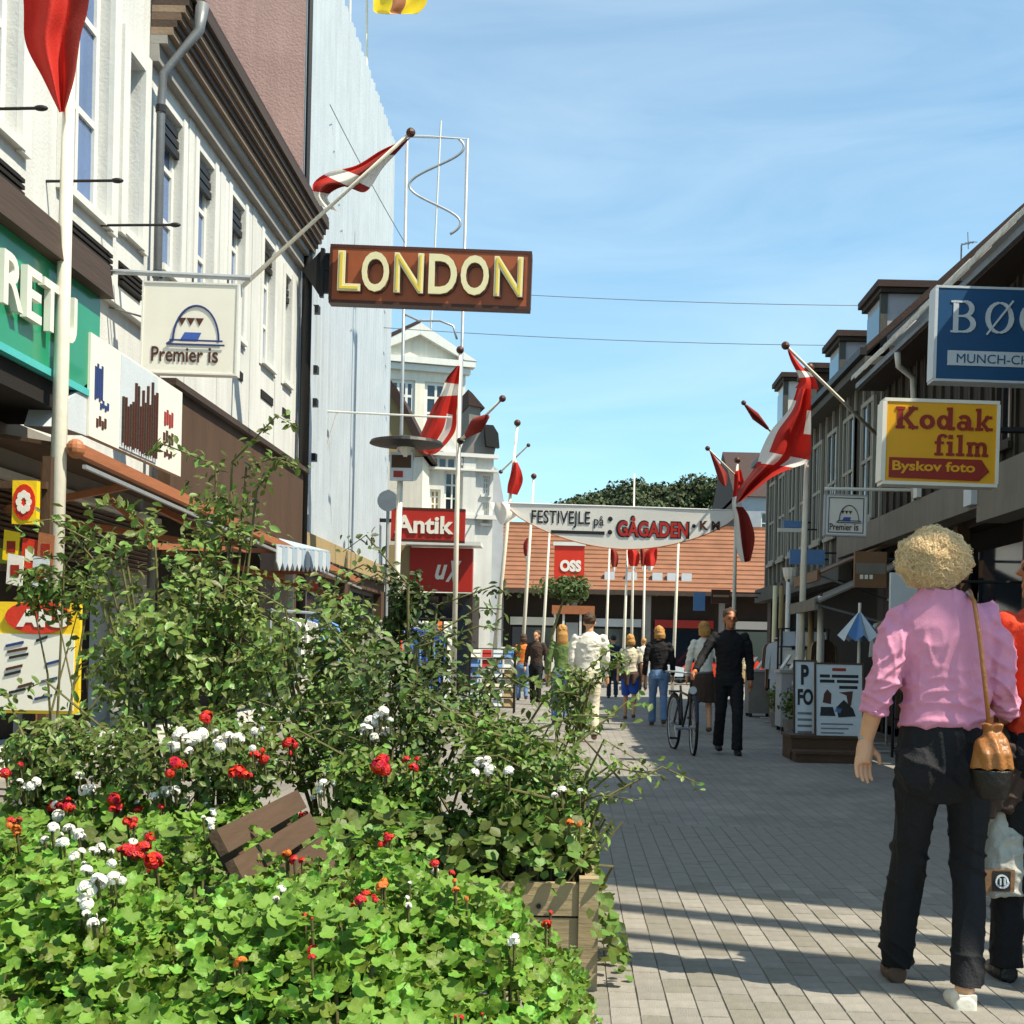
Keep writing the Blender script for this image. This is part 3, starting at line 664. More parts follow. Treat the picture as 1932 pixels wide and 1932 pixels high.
for (a, b_, z0, z1) in ((738, 768, 900, 862), (738, 768, 870, 846)): bay.fbox(FO, xo(a), xo(b_), zo(z0), zo(z1), .02, .8)
by = bay.build('bay_window', 'brown_board', bo)
MB().fbox(FO, xo(741), xo(765), zo(893), zo(875), .79, .82).build('pane', 'glass_dark', by)
MB().fbox(FO, xo(765), xo(775), zo(1060), zo(840), .0, .1).build('pilaster', 'plaster_white', bo)
MB().fbox(FO, xo(866), xo(890), zo(1080), zo(855), .0, .12).build('pilaster', 'plaster_white', bo)
br_ = thing('tan_roofed_house', at(770, 1232, 39), 'small house with a steep tan roof in front of the pediment', 'building')
FB = Fr(at(770, 1232, 39), (1, 0, 0)); FB.o.z = 0
xb = lambda u: (u - 770) / F_PX * 39; zb_ = lambda v: EYE + (1232 - v - 6.6) / F_PX * 39
MB().prism(FB, [(xb(690), zb_(860)), (xb(797), zb_(860)), (xb(738), zb_(760)), (xb(690), zb_(690))], -2.5, 0).build('gable_wall', 'tan_wall', br_)
MB().prism(FB, [(xb(790), zb_(860)), (xb(806), zb_(860)), (xb(740), zb_(735)), (xb(690), zb_(672)), (xb(690), zb_(690)), (xb(738), zb_(760))], -2.6, .15).build('roof_edge', 'roof_brown', br_)
MB().prism(FB, [(xb(690), 0), (xb(790), 0), (xb(790), zb_(861)), (xb(690), zb_(861))], -2.5, -.05).build('wall', 'plaster_cream', br_)
# low shop below, with its red front
shop = thing('red_shop', at(840, 1232, 37.5), 'low shop with red front and white script below the red hanging sign', 'shop')
FS = Fr(at(840, 1232, 37.5), (1, 0, 0)); FS.o.z = 0
xs_ = lambda u: (u - 840) / F_PX * 37.5; zs_ = lambda v: EYE + (1232 - v - 5.1) / F_PX * 37.5
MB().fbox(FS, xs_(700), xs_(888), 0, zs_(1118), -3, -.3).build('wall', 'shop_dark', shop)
MB().fbox(FS, xs_(770), xs_(888), zs_(1116), zs_(1034), -.3, .05).build('front_panel', 'antik_red', shop)
MB().fbox(FS, xs_(765), xs_(905), zs_(1031), zs_(1024), -.5, .5).build('canopy', 'paint_white', shop)
text('letter', 'u', 'sign_white', shop, FS, xs_(816), xs_(834), zs_(1094), zs_(1066), .055, .03, .02, 0.25); text('letter', 'x', 'sign_white', shop, FS, xs_(838), xs_(858), zs_(1098), zs_(1058), .055, .03, .02, 0.25)
MB().fbox(FS, xs_(700), xs_(770), zs_(1100), zs_(1030), -.3, .0).build('wall_panel', 'tan_wall', shop)
for i in range(4): MB().fbox(FS, xs_(775 + i * 28), xs_(796 + i * 28), .4, zs_(1125), -.28, -.2).build('window', 'glass_dark', shop)

# ================================================================ right-hand buildings
def tile_row(parent, X, z, y0, y1, step, m):
    mb = MB(); 
    for a in range(7):
        t = PI * a / 6; mb.v.append((0, math.cos(t) * step * .48, math.sin(t) * step * .3)); 
    for a in range(7):
        t = PI * a / 6; mb.v.append((.45, math.cos(t) * step * .48, .45 + math.sin(t) * step * .3))
    mb.f = [(a, a + 1, a + 8, a + 7) for a in range(6)] + [tuple(reversed(range(7)))]; mb.m = [0] * 7
    me = mb.mesh('roof_tile', [m], Vector((0, 0, 0)), True); y = y0
    while y < y1:
        o = bpy.data.objects.new('roof_tile', me); COL.objects.link(o); o.parent = parent
        o.location = Vector((X + random.uniform(-.03, .02), y, z + random.uniform(-.012, .012))) - ORG[parent.name]; y += step
def planks(parent, y0, y1, z0, z1, step, X, m, m2, name='plank'):
    y = y0; k = 0
    while y < y1 - .02:
        w = min(step, y1 - y) - .012; d = random.uniform(0, .008)
        MB().box(X - .03 - d, X + .05, y, y + w, z0, z1).build(name, m, parent)
        if k % 2 == 0: MB().box(X - .075, X - .031, y - .03, y + .03, z0 + .002, z1 - .002).build('batten', m2, parent)
        y += step; k += 1
# -- tall house out of frame to the right (throws the shade on the street)
bd = thing('corner_house', (8, 9, 0), 'brick corner house at the near right of the street', 'building')
hd = [(-(y + 1.1), -y, z, z + 1.6) for y in (5.4, 7.2, 9.0) for z in (3.7, 6.0)]
mb = MB(); wall(mb, FRT, -10.4, -4.7, 0, 8.3, hd + [(-10.0, -5.6, .3, 2.7)], .2)
mb.add([(5, 4.7, 0), (11, 4.7, 0), (11, 4.7, 8.3), (5, 4.7, 8.3)], [(0, 1, 2, 3)]); mb.add([(5, 10.4, 0), (11, 10.4, 0), (11, 10.4, 8.3), (5, 10.4, 8.3)], [(3, 2, 1, 0)])
mb.build('wall', 'brick_orange', bd)
for h in hd: window(bd, FRT, *h, depth=.12)
window(bd, FRT, -10.0, -5.6, .3, 2.7, depth=.15, nx=4, nz=1, sill=False, name='shop_window')
MB().add([(4.9, 4.65, 8.3), (4.9, 10.42, 8.3), (8, 10.42, 10.6), (8, 4.65, 10.6), (11.3, 4.65, 8.3), (11.3, 10.42, 8.3)], [(0, 3, 2, 1), (3, 4, 5, 2), (0, 4, 3), (1, 2, 5)]).build('roof', 'roof_brown', bd)
# -- dark timber house
bc = thing('timber_house', (7, 17, 0), 'dark timber-clad house with pale tile ends along its eaves', 'building')
mb = MB(); wall(mb, FRT, -21.5, -10.45, 0, 6.05, [(-21.2, -11, .15, 2.9)], .3); end_walls(mb, 5, 10, 10.45, 21.5, 0, 6.0, True, True, False); mb.build('wall', 'shop_dark', bc)
planks(bc, 10.5, 21.48, 3.4, 6.0, .22, 4.96, 'timber_dark', 'timber_dark')
MB().add([(4.8, 10.45, 5.95), (4.8, 21.5, 5.95), (9.2, 21.5, 10.2), (9.2, 10.45, 10.2), (4.8, 10.45, 5.85), (4.8, 21.5, 5.85), (9.2, 21.5, 10.06), (9.2, 10.45, 10.06)], [(0, 3, 2, 1), (4, 5, 6, 7), (0, 1, 5, 4), (0, 4, 7, 3), (1, 2, 6, 5)]).build('roof', 'roof_brown', bc)
tile_row(bc, 4.40, 5.70, 10.6, 21.4, .22, 'tile_light')
MB().box(4.46, 4.55, 10.45, 21.5, 5.58, 5.66).build('gutter', 'grey_metal', bc)
MB().box(4.50, 4.97, 10.45, 21.5, 5.55, 5.64).build('soffit', 'shop_dark', bc)
pp = [onx(1693, 665, 4.46), onx(1695, 690, 4.5), onx(1722, 712, 4.8), onx(1724, 760, 4.86)]; pp.append(Vector((4.9, pp[-1].y, 3.4)))
MB().tube(pp, .045, 8).build('rain_pipe', 'paint_white', bc, smooth=True)
window(bc, Fr((4.9, 0, 0), (0, -1, 0)), -15.6, -15.0, 3.7, 5.5, depth=-.02, nx=1, nz=2, frame='timber_dark')
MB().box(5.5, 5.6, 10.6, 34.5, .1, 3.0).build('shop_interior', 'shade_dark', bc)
for y in (14.4, 17.1, 20.0): MB().box(4.9, 5.06, y, y + .18, .15, 2.95).build('shop_post', 'brown_board', bc)
for y0, y1 in ((14.6, 17.0), (17.3, 19.9)): MB().box(5.15, 5.18, y0, y1, .7, 2.6).build('shop_window', 'glass_dark', bc)
MB().box(5.0, 5.4, 10.6, 21.4, .02, .62).build('stall_riser', 'brown_board', bc)
fa = MB(); fa.box(4.62, 4.93, 10.5, 23.6, 2.98, 3.39); fa.build('fascia', 'fascia_grey', bc)
MB().box(4.60, 4.94, 10.5, 15.3, 2.80, 2.976).build('fascia_drop', 'fascia_grey', bc)
MB().box(4.55, 4.62, 15.35, 15.66, 3.02, 3.62).build('lamp_box', 'pale_print', bc)
MB().box(4.56, 4.62, 17.85, 18.05, 3.40, 3.54).build('light_fitting', 'paint_white', bc)
FN = Fr((4.87, 0, 0), (0, -1, 0))
for s, u in (('2', 1816), ('5', 1838)):
    c = onx(u, 937, 4.87); text('house_number', s, 'sign_white', bc, FN, -c.y - .17, -c.y + .15, c.z - .16, c.z + .16, .01, .04, .03)
# -- timber house with dormers
ba = thing('dormer_house', (7, 28.5, 0), 'long dark timber house with grey box dormers on its roof', 'building')
mb = MB(); wall(mb, FRT, -34.6, -21.52, 0, 6.3, [(-34, -22, .15, 2.6)], .3); end_walls(mb, 5, 10, 21.52, 34.6, 0, 6.3, True, True, False); mb.build('wall', 'shop_dark', ba)
planks(ba, 21.54, 34.58, 2.95, 6.1, .34, 4.96, 'timber_dark', 'timber_trim')
for y in np.arange(22.0, 34, 1.55): window(ba, Fr((4.90, 0, 0), (0, -1, 0)), -(y + 1.0), -y, 3.55, 5.6, depth=-.03, nx=2, nz=2, bar=.06, frame='timber_trim')
MB().add([(4.62, 21.52, 6.3), (4.62, 34.8, 6.3), (9.2, 34.8, 10.6), (9.2, 21.52, 10.6), (4.62, 21.52, 6.18), (4.62, 34.8, 6.18), (9.2, 34.8, 10.4), (9.2, 21.52, 10.4)], [(0, 3, 2, 1), (4, 5, 6, 7), (0, 1, 5, 4), (0, 4, 7, 3), (1, 2, 6, 5)]).build('roof', 'roof_brown', ba)
MB().box(4.52, 4.63, 21.5, 34.8, 6.14, 6.26).build('gutter', 'black_metal', ba)
MB().box(4.6, 4.98, 21.5, 34.8, 5.98, 6.12).build('soffit', 'timber_grey', ba)
MB().box(4.66, 4.9, 23.62, 34.6, 2.6, 2.93).build('fascia', 'timber_grey', ba)
MB().box(5.0, 5.35, 21.6, 34.5, .02, .55).build('stall_riser', 'stone_grey', ba)
for i, (y, zt_, m) in enumerate(((22.6, 7.72, 'dormer_grey'), (26.1, 7.72, 'dormer_grey'), (29.2, 7.76, 'cornice_dark'), (33.2, 8.4, 'paint_white'))):
    d = MB().box(5.15, 7.2, y, y + 1.3, 6.4, zt_ - .28).build('dormer', m, ba)
    MB().box(5.06, 7.4, y - .10, y + 1.40, zt_ - .275, zt_ - .20).build('dormer_trim', 'timber_dark', d)
    MB().box(5.0, 7.45, y - .15, y + 1.45, zt_ - .195, zt_ - .08).build('dormer_roof', 'roof_brown', d)
    MB().box(5.11, 5.148, y + .15, y + 1.15, 6.65, zt_ - .45).build('dormer_pane', 'glass_dark', d)
    MB().box(5.08, 5.2, y - .03, y + .06, 6.4, zt_ - .29).build('corner_board', 'timber_grey', d)
an = thing('antenna', onx(1812, 520, 6.2), 'thin television antenna standing on the roof behind the blue sign', 'antenna')
p0, p1, p2 = at(1812, 524, 24), at(1814, 462, 24), at(1838, 456, 24)
MB().tube([p0 - Vector((0, 0, 1)), p1], .015, 6).build('mast', 'grey_metal', an)
bm_ = MB().tube([p1, p2], .012, 6)
for k in range(3):
    c = p1.lerp(p2, .3 + .3 * k); bm_.tube([c - Vector((0, .25, .08)), c + Vector((0, .25, .08))], .008, 5)
bm_.tube([at(1826, 438, 24), at(1827, 470, 24)], .008, 5); bm_.build('boom', 'grey_metal', an)
# -- further grey house
bg = thing('grey_house', (13, 72, 0), 'plain grey gabled house behind the orange roof on the shaded side', 'building')
FG = Fr((0, 68, 0), (1, 0, 0)); hg = [(x, x + 1.1, z, z + 1.6) for x in (9.4, 11.6, 13.8, 16) for z in (4.2, 7.0)]
mb = MB(); wall(mb, FG, 8.2, 20, 0, 9.4, hg, .15); end_walls(mb, 8.2, 20, 68, 80, 0, 9.4, False); mb.build('wall', 'dormer_grey', bg)
for h in hg: window(bg, FG, *h, depth=.08)
MB().add([(8.0, 67.8, 9.4), (20.2, 67.8, 9.4), (20.2, 74, 12.6), (8.0, 74, 12.6), (8.0, 80, 9.4), (20.2, 80, 9.4)], [(0, 1, 2, 3), (3, 2, 5, 4), (0, 3, 4), (1, 5, 2)]).build('roof', 'roof_brown', bg)
# -- brick building closing the street
be = thing('tiled_hall', (3, 60, 0), 'long low building with a broad orange tiled roof closing the end of the street', 'building')
HY = 57.0
MB().box(-14, 17, HY + 1.8, HY + 12, 0, 3.8).build('wall', 'shop_dark', be)
n_c = 15
for k in range(n_c):                                                  # tile courses, each lapping over the one below
    y0, y1 = HY + 6.4 * k / n_c, HY + 6.4 * (k + 1) / n_c; z0_, z1_ = 3.9 + 3.4 * k / n_c, 3.9 + 3.4 * (k + 1) / n_c; q = .2 * k
    MB().hexa([(-14.6 + q, y0, z0_ - .1), (17.6 - q, y0, z0_ - .1), (17.6 - q, y1 + .1, z1_ - .1), (-14.6 + q, y1 + .1, z1_ - .1),
               (-14.6 + q, y0, z0_ + .035), (17.6 - q, y0, z0_ + .035), (17.6 - q, y1 + .1, z1_ + .02), (-14.6 + q, y1 + .1, z1_ + .02)]).build('tile_course', 'roof_tile_orange', be)
MB().box(-11.5, 14.5, HY + 6.3, HY + 6.7, 7.2, 7.4).build('ridge', 'roof_tile_orange', be)
MB().box(-14.7, 17.7, HY - .2, HY, 3.74, 3.95).build('gutter', 'cornice_dark', be)
for k in range(10): MB().box(-13 + k * 3.2, -12.75 + k * 3.2, HY + .4, HY + .7, 0, 3.75).build('column', 'stone_grey', be)
for k in range(9): MB().fbox(Fr((0, HY + 1.8, 0), (1, 0, 0)), -12.4 + k * 3.2, -10 + k * 3.2, .4, 2.3, .0, .06).build('shop_window', 'glass_dark', be)
for k in range(9): MB().fbox(Fr((0, HY + 1.7, 0), (1, 0, 0)), -12.5 + k * 3.2, -9.9 + k * 3.2, 2.4, 2.75, .0, .1).build('shop_band', ('sign_white', 'pale_print', 'antik_red')[k % 3], be)
for k, u in enumerate((1150, 1192, 1240, 1268, 1295)):
    c = at(u, 1084, HY + 1.2); z_ = 3.9 + 3.4 * 1.2 / 6.4
    MB().box(c.x - .22, c.x + .22, HY + 1.0, HY + 1.4, z_ - .1, z_ + .25).build('roof_hatch', 'pale_print', be)

# ================================================================ signs
def px_frame(u, v, Y, drop=0.0):
    """Plane facing up the street with pixel-sized helpers: X(u), Z(v) give its own metres."""
    o = at(u, v, Y); fr = Fr(o, (1, 0, -drop), (drop, 0, 1))
    s = Y / F_PX
    return fr, (lambda uu: (uu - u) * s), (lambda vv: (v - vv) * s)
# -- long brown sign
fr, X, Z = px_frame(622, 568, 23.0, 0.016)
ls = thing('projecting_sign', fr.p(0, 0), 'long brown projecting sign with six raised cream capital letters', 'sign')
W_, H_ = X(998), Z(463); c = .06
MB().prism(fr, [(c, 0), (W_ - c, 0), (W_, c), (W_, H_ - c), (W_ - c, H_), (c, H_), (0, H_ - c), (0, c)], -.26, 0).build('box', 'london_brown', ls)
rim = MB()
for a in ((-.02, W_ + .02, -.025, .03), (-.02, W_ + .02, H_ - .03, H_ + .025)): rim.fbox(fr, *a, -.275, .012)
for a in ((-.025, .025, .031, H_ - .031), (W_ - .025, W_ + .025, .031, H_ - .031)): rim.fbox(fr, *a, -.275, .012)
rim.build('rim', 'brown_print', ls)
for s, a, b_ in (('L', 637, 680), ('O', 682, 733), ('N', 743, 798), ('D', 808, 861), ('O', 868, 921), ('N', 931, 985)):
    lt = text('letter', s, 'brown_print', ls, fr, X(a) + .02, X(b_) + .02, .15, .83, .0, .035, .05)
    text('letter_face', s, 'cream_letter', lt, fr, X(a), X(b_), .17, .86, .05, .02, .05)
    if s != 'O' and s != 'D':
        text('neon_tube', s, 'yellow_tube', lt, fr, X(a) + .035, X(b_) - .035, .2, .83, .102, -.022, .012)
MB().prism(fr, [(X(566), Z(508)), (X(600), Z(470)), (X(600), Z(556))], -.16, -.1).build('bracket', 'black_metal', ls)
arm = MB()
for v in (478, 505, 548): arm.fbox(fr, X(600), .0, Z(v) - .02, Z(v) + .03, -.17, -.08)
arm.fbox(fr, X(600), X(607), Z(558), Z(466), -.18, -.07); arm.fbox(fr, X(606), X(617), Z(550), Z(478), -.12, -.1)
arm.build('mounting_arm', 'black_metal', ls)
# -- yellow film sign
fr, X, Z = px_frame(1667, 909, 12.4, 0.012)
ks = thing('projecting_sign', fr.p(0, 0), 'yellow projecting photo shop sign with dark red lettering', 'sign')
W_, H_ = X(1879), Z(754)
MB().fbox(fr, 0, W_, 0, H_, -.2, 0).build('box', 'kodak_yellow', ks)
rim = MB()
for a in ((-.012, W_ + .012, -.02, .012), (-.012, W_ + .012, H_ - .012, H_ + .02)): rim.fbox(fr, *a, -.215, .008)
for a in ((-.03, .01, .013, H_ - .013), (W_ - .012, W_ + .02, .013, H_ - .013)): rim.fbox(fr, *a, -.215, .008)
rim.build('rim', 'sign_white', ks)
def slab_word(name, word, m, parent, fr, x0, z0, size, d):
    """Bold slab-serif lettering drawn from bars."""
    B, S, T = .26, .12, .13; xh, cap, asc = .68, 1.0, 1.02
    G = {'K': ([(.2, 0, .2, cap, B), (.86, 0, .42, .52, .2), (.38, .42, .84, cap, .2), (.0, T / 2, .42, T / 2, T), (.0, cap - T / 2, .42, cap - T / 2, T), (.6, T / 2, 1.04, T / 2, T), (.58, cap - T / 2, 1.0, cap - T / 2, T)], 1.1),
         'o': (arc(.36, .34, .25, .26, 0, 360, .22, 16, .14), .8),
         'd': (arc(.32, .34, .22, .26, 0, 360, .2, 16, .14) + [(.62, 0, .62, asc, .2), (.46, asc - T / 2, .7, asc - T / 2, T), (.6, T / 2, .84, T / 2, T)], .92),
         'a': (arc(.3, .2, .2, .16, 0, 360, .18, 14, .12) + arc(.34, .44, .22, .2, 0, 150, .18, 8, .13) + [(.56, .06, .56, .46, .19), (.54, T / 2, .78, T / 2, T)], .84),
         'k': ([(.2, 0, .2, asc, .2), (.66, 0, .36, .36, .17), (.34, .28, .64, xh, .17), (.04, T / 2, .4, T / 2, T), (.04, asc - T / 2, .24, asc - T / 2, T), (.5, T / 2, .84, T / 2, T), (.48, xh - T / 2, .8, xh - T / 2, T)], .9),
         'f': ([(.22, 0, .22, .82, .2), (.02, T / 2, .44, T / 2, T), (.02, xh - T / 2, .46, xh - T / 2, T)] + arc(.4, .82, .18, .16, 20, 180, .17, 8, .13), .56),
         'i': ([(.22, 0, .22, xh, .2), (.02, T / 2, .42, T / 2, T), (.04, xh - T / 2, .26, xh - T / 2, T), (.22, .82, .22, 1.0, .22)], .48),
         'l': ([(.22, 0, .22, asc, .2), (.02, T / 2, .42, T / 2, T), (.04, asc - T / 2, .26, asc - T / 2, T)], .48),
         'm': ([(.2, 0, .2, xh, .19), (.56, 0, .56, .5, .19), (.92, 0, .92, .5, .19), (.04, xh - T / 2, .24, xh - T / 2, T), (.04, T / 2, .36, T / 2, T), (.42, T / 2, .7, T / 2, T), (.78, T / 2, 1.08, T / 2, T)] + arc(.38, .46, .18, .17, 0, 180, .16, 8, .13) + arc(.74, .46, .18, .17, 0, 180, .16, 8, .13), 1.14)}
    x = x0
    for ch in word:
        mb = MB(); strokes(mb, fr, G[ch][0], x, z0, size, size, d); mb.build(name, m, parent); x += G[ch][1] * size
    return x
hK = (811 - 762) * 12.4 / F_PX
slab_word('letter', 'Kodak', 'kodak_red', ks, fr, X(1686), Z(807), hK * .83, .006)
slab_word('letter', 'film', 'kodak_red', ks, fr, X(1760), Z(856), hK * .80, .006)
ar = MB().prism(fr, [(X(1676), Z(900)), (X(1846), Z(902)), (X(1865), Z(884)), (X(1850), Z(862)), (X(1676), Z(862))], .0, .01).build('arrow_panel', 'kodak_red', ks)
text('lettering', 'Byskov foto', 'kodak_yellow', ar, fr, X(1682), X(1838), Z(892), Z(868), .011, .025, .004)
MB().tube([fr.p(W_, H_ * .7, -.1), Vector((5.0, 12.5, fr.p(W_, H_ * .7).z))], .03, 6).build('arm', 'black_metal', ks)
# -- blue book sign
fr, X, Z = px_frame(1763, 716, 13.6, 0.012)
bs = thing('projecting_sign', fr.p(0, 0), 'blue projecting bookshop sign with pale serif capitals and a pale name plate', 'sign')
W_, H_ = X(1985), Z(540)
MB().fbox(fr, 0, W_, 0, H_, -.22, 0).build('box', 'boger_blue', bs)
rim = MB(); rim.fbox(fr, -.012, W_, -.012, .012, -.23, .006); rim.fbox(fr, -.012, W_, H_ - .012, H_ + .012, -.23, .006); rim.fbox(fr, -.02, .012, .013, H_ - .013, -.23, .006)
rim.build('rim', 'pale_print', bs)
hB = Z(626) * -1 + Z(566); b0x, b0z = X(1790), Z(626)
def serif(x, z): return [(x - .14, z, x + .14, z, .06)]
Bs = [(.16, 0, .16, 1, .17)] + serif(.14, .03) + serif(.14, .97) + [(.16, .03, .42, .03, .06), (.16, .52, .44, .52, .06), (.16, .97, .4, .97, .06)] + arc(.42, .275, .30, .245, -90, 90, .17, 10, .06) + arc(.40, .745, .26, .225, -90, 90, .16, 10, .06)
Os = arc(.46, .5, .38, .47, 0, 360, .16, 22, .05) + [(.06, -.04, .88, 1.04, .06)]
Gs = arc(.46, .5, .38, .47, 40, 330, .16, 20, .05) + [(.78, .1, .78, .42, .15), (.62, .43, .94, .43, .06), (.76, .72, .76, .98, .07)]
for segs, dx in ((Bs, 0), (Os, 1.1), (Gs, 2.2)):
    mb = MB(); strokes(mb, fr, segs, b0x + dx * hB * .98, b0z, hB * .98, hB, .006); mb.build('letter', 'pale_print', bs)
pl = MB().fbox(fr, X(1786), X(1972), Z(688), Z(660), .0, .008).build('name_plate', 'pale_print', bs)
text('lettering', 'MUNCH-CH', 'boger_blue', pl, fr, X(1803), X(1940), Z(683), Z(666), .009, .0, .003)
MB().tube([fr.p(W_, H_ * .8, -.1), Vector((5.0, 13.5, fr.p(W_, H_ * .8).z))], .03, 6).build('arm', 'black_metal', bs)
MB().tube([fr.p(W_, H_ * .2, -.1), Vector((5.0, 13.5, fr.p(W_, H_ * .2).z))], .03, 6).build('arm', 'black_metal', bs)
# -- white ice cream signs (plain arch device in place of the maker's animal figure)
def ice_sign(u0, u1, v0, v1, Y, label, frame, border=False):
    fr, X, Z = px_frame(u0, v1, Y, 0.012); W_, H_ = X(u1), Z(v0)
    t = thing('hanging_sign', fr.p(0, 0), label, 'sign')
    MB().fbox(fr, 0, W_, 0, H_, -.12, 0).build('box', 'sign_white', t)
    r_ = MB(); q = .018
    for a in ((-q, W_ + q, -q, .0), (-q, W_ + q, H_, H_ + q)): r_.fbox(fr, *a, -.13, .01)
    for a in ((-q, .0, .001, H_ - .001), (W_, W_ + q, .001, H_ - .001)): r_.fbox(fr, *a, -.13, .01)
    r_.build('rim', frame, t)
    S = W_ / 180.0
    x = lambda u: (u - 265) * S; z = lambda v: (702 - v) * S * H_ / W_ * 180 / 172
    mb = MB()
    strokes(mb, fr, arc(x(368), z(640), x(412) - x(368), z(572) - z(640), 0, 180, 3.4 * S, 18), 0, 0, 1, 1, .006)
    strokes(mb, fr, [(x(318), z(640), x(420), z(640), 3.4 * S), (x(324), z(640), x(312), z(648), 3.4 * S), (x(312), z(648), x(424), z(648), 3.4 * S)], 0, 0, 1, 1, .018)
    mb.build('arch_outline', 'navy', t)
    for k in range(3): MB().prism(fr, [(x(332 + 17 * k), z(596)), (x(348 + 17 * k), z(596)), (x(340 + 17 * k), z(611))][::-1], .0, .006).build('triangle', 'brown_print', t)
    MB().prism(fr, [(x(338), z(638)), (x(372), z(638)), (x(378), z(624)), (x(346), z(624))], .0, .006).build('blue_patch', 'blue_print', t)
    text('lettering', 'Premier', 'brown_print', t, fr, x(283), x(383), z(682), z(653), .004, .012, .004); text('lettering', 'is', 'brown_print', t, fr, x(393), x(412), z(682), z(653), .004, .012, .004)
    if border:
        b2 = MB()
        for a in ((.06 * W_, .94 * W_, .05 * H_, .07 * H_), (.06 * W_, .94 * W_, .93 * H_, .95 * H_)): b2.fbox(fr, *a, .0, .006)
        for a in ((.06 * W_, .08 * W_, .071 * H_, .929 * H_), (.92 * W_, .94 * W_, .071 * H_, .929 * H_)): b2.fbox(fr, *a, .0, .006)
        b2.build('border', 'navy', t)
    return t, fr, W_, H_
t, fr, W_, H_ = ice_sign(267, 443, 533, 700, 14.0, 'large square white ice cream sign hanging from a bar on the sunny white wall', 'paint_white')
p = Vector((-5.0, 14.0, fr.p(0, H_ + .11).z)); q = fr.p(W_ + .12, H_ + .1, -.06)
MB().tube([p, q], .03, 8).build('hanging_bar', 'galvanised', t)
hk = MB()
for x in (.12, W_ * .5, W_ - .12): hk.tube([fr.p(x, H_, -.06), fr.p(x, H_ + .11, -.06)], .012, 6)
hk.build('hook', 'grey_metal', t)
MB().tube([Vector((-5, 14.0, 4.75)), fr.p(.0, H_ * .62, -.06)], .01, 6).build('stay_wire', 'grey_metal', t)
t, fr, W_, H_ = ice_sign(1557, 1633, 934, 1008, 19.5, 'small square white ice cream sign hanging on the dark timber houses', 'dormer_grey', True)
MB().tube([fr.p(-.02, H_ + .1, -.06), Vector((4.95, 19.5, fr.p(0, H_ + .1).z))], .025, 8).build('hanging_bar', 'sign_white', t)
MB().tube([fr.p(.1, H_, -.06), fr.p(.1, H_ + .1, -.06)], .01, 6).build('hook', 'sign_white', t); MB().tube([fr.p(.5, H_, -.06), fr.p(.5, H_ + .1, -.06)], .01, 6).build('hook', 'sign_white', t)
# -- red antiques sign
fr, X, Z = px_frame(737, 1016, 33.0, 0.01)
t = thing('projecting_sign', fr.p(0, 0), 'red projecting sign with white antiques lettering on the ornate house', 'sign')
MB().fbox(fr, 0, X(876), 0, Z(960), -.2, 0).build('box', 'antik_red', t)
text('lettering', 'Antik', 'sign_white', t, fr, X(744), X(856), Z(1005), Z(971), .004, .03, .03)
MB().fbox(fr, X(737), X(876), -.05, -.004, -.21, .01).build('rim', 'brown_print', t); MB().fbox(fr, X(737), X(876), Z(960) + .004, Z(960) + .05, -.21, .01).build('rim', 'brown_print', t)
MB().fbox(fr, X(640), -.0, Z(985), Z(978), -.12, -.06).build('arm', 'black_metal', t)
# -- far red sign and its neighbours on the square
fr, X, Z = px_frame(1045, 1092, 49.0)
t = thing('shop_sign', fr.p(0, 0), 'red sign with rounded white capitals in front of the far orange roof', 'sign')
MB().fbox(fr, 0, X(1102), 0, Z(1030), -.3, 0).build('panel', 'red_paint', t); text('lettering', 'OSS', 'sign_white', t, fr, X(1056), X(1096), Z(1078), Z(1056), .006, .06, .02)
MB().fbox(fr, -.05, X(1104), Z(1029), Z(1022), -.32, .05).build('cap', 'paint_white', t); MB().fbox(fr, X(1070), X(1075), -2.8, 0, -.2, -.1).build('post', 'grey_metal', t)
ki = thing('kiosk', at(1080, 1232, 48), 'small kiosk with an orange roof edge below the far red sign', 'kiosk'); ko = at(1080, 1232, 48); ko.z = 0; fk = Fr(ko, (1, 0, 0)); s = 48 / F_PX
MB().fbox(fk, -32 * s, 28 * s, 0, 2.6, -3, 0).build('wall', 'shop_dark', ki); MB().fbox(fk, -40 * s, 40 * s, 2.6, 2.9, -3.3, .4).build('roof', 'orange_wood', ki)
MB().fbox(fk, -14 * s, 10 * s, .1, 2.3, .0, .05).build('door', 'dormer_grey', ki)
for x in (-34, -18, 14, 34): MB().fbox(fk, x * s - .04, x * s + .04, 0, 2.6, .25, .33).build('post', 'paint_white', ki)
tr_ = thing('small_tree', at(1075, 1232, 46), 'small leafy tree growing over the kiosk roof', 'tree'); c = at(1070, 1110, 46)
MB().tube([Vector((c.x - .6, c.y, 0)), Vector((c.x - .5, c.y, 1.8)), c], [.09, .07, .03], 6).build('trunk', 'stem', tr_)
d = np.random.normal(0, 1, (900, 3)); d /= np.linalg.norm(d, axis=1)[:, None]
leaves('crown', np.array(c) + d * np.random.uniform(.3, 1, (900, 1)) * np.array((1.1, .8, .5)) * (1 + .2 * np.sin(5 * d[:, :1])), d, np.random.uniform(.12, .26, 900), OVAL, 'leaf_dark', tr_)
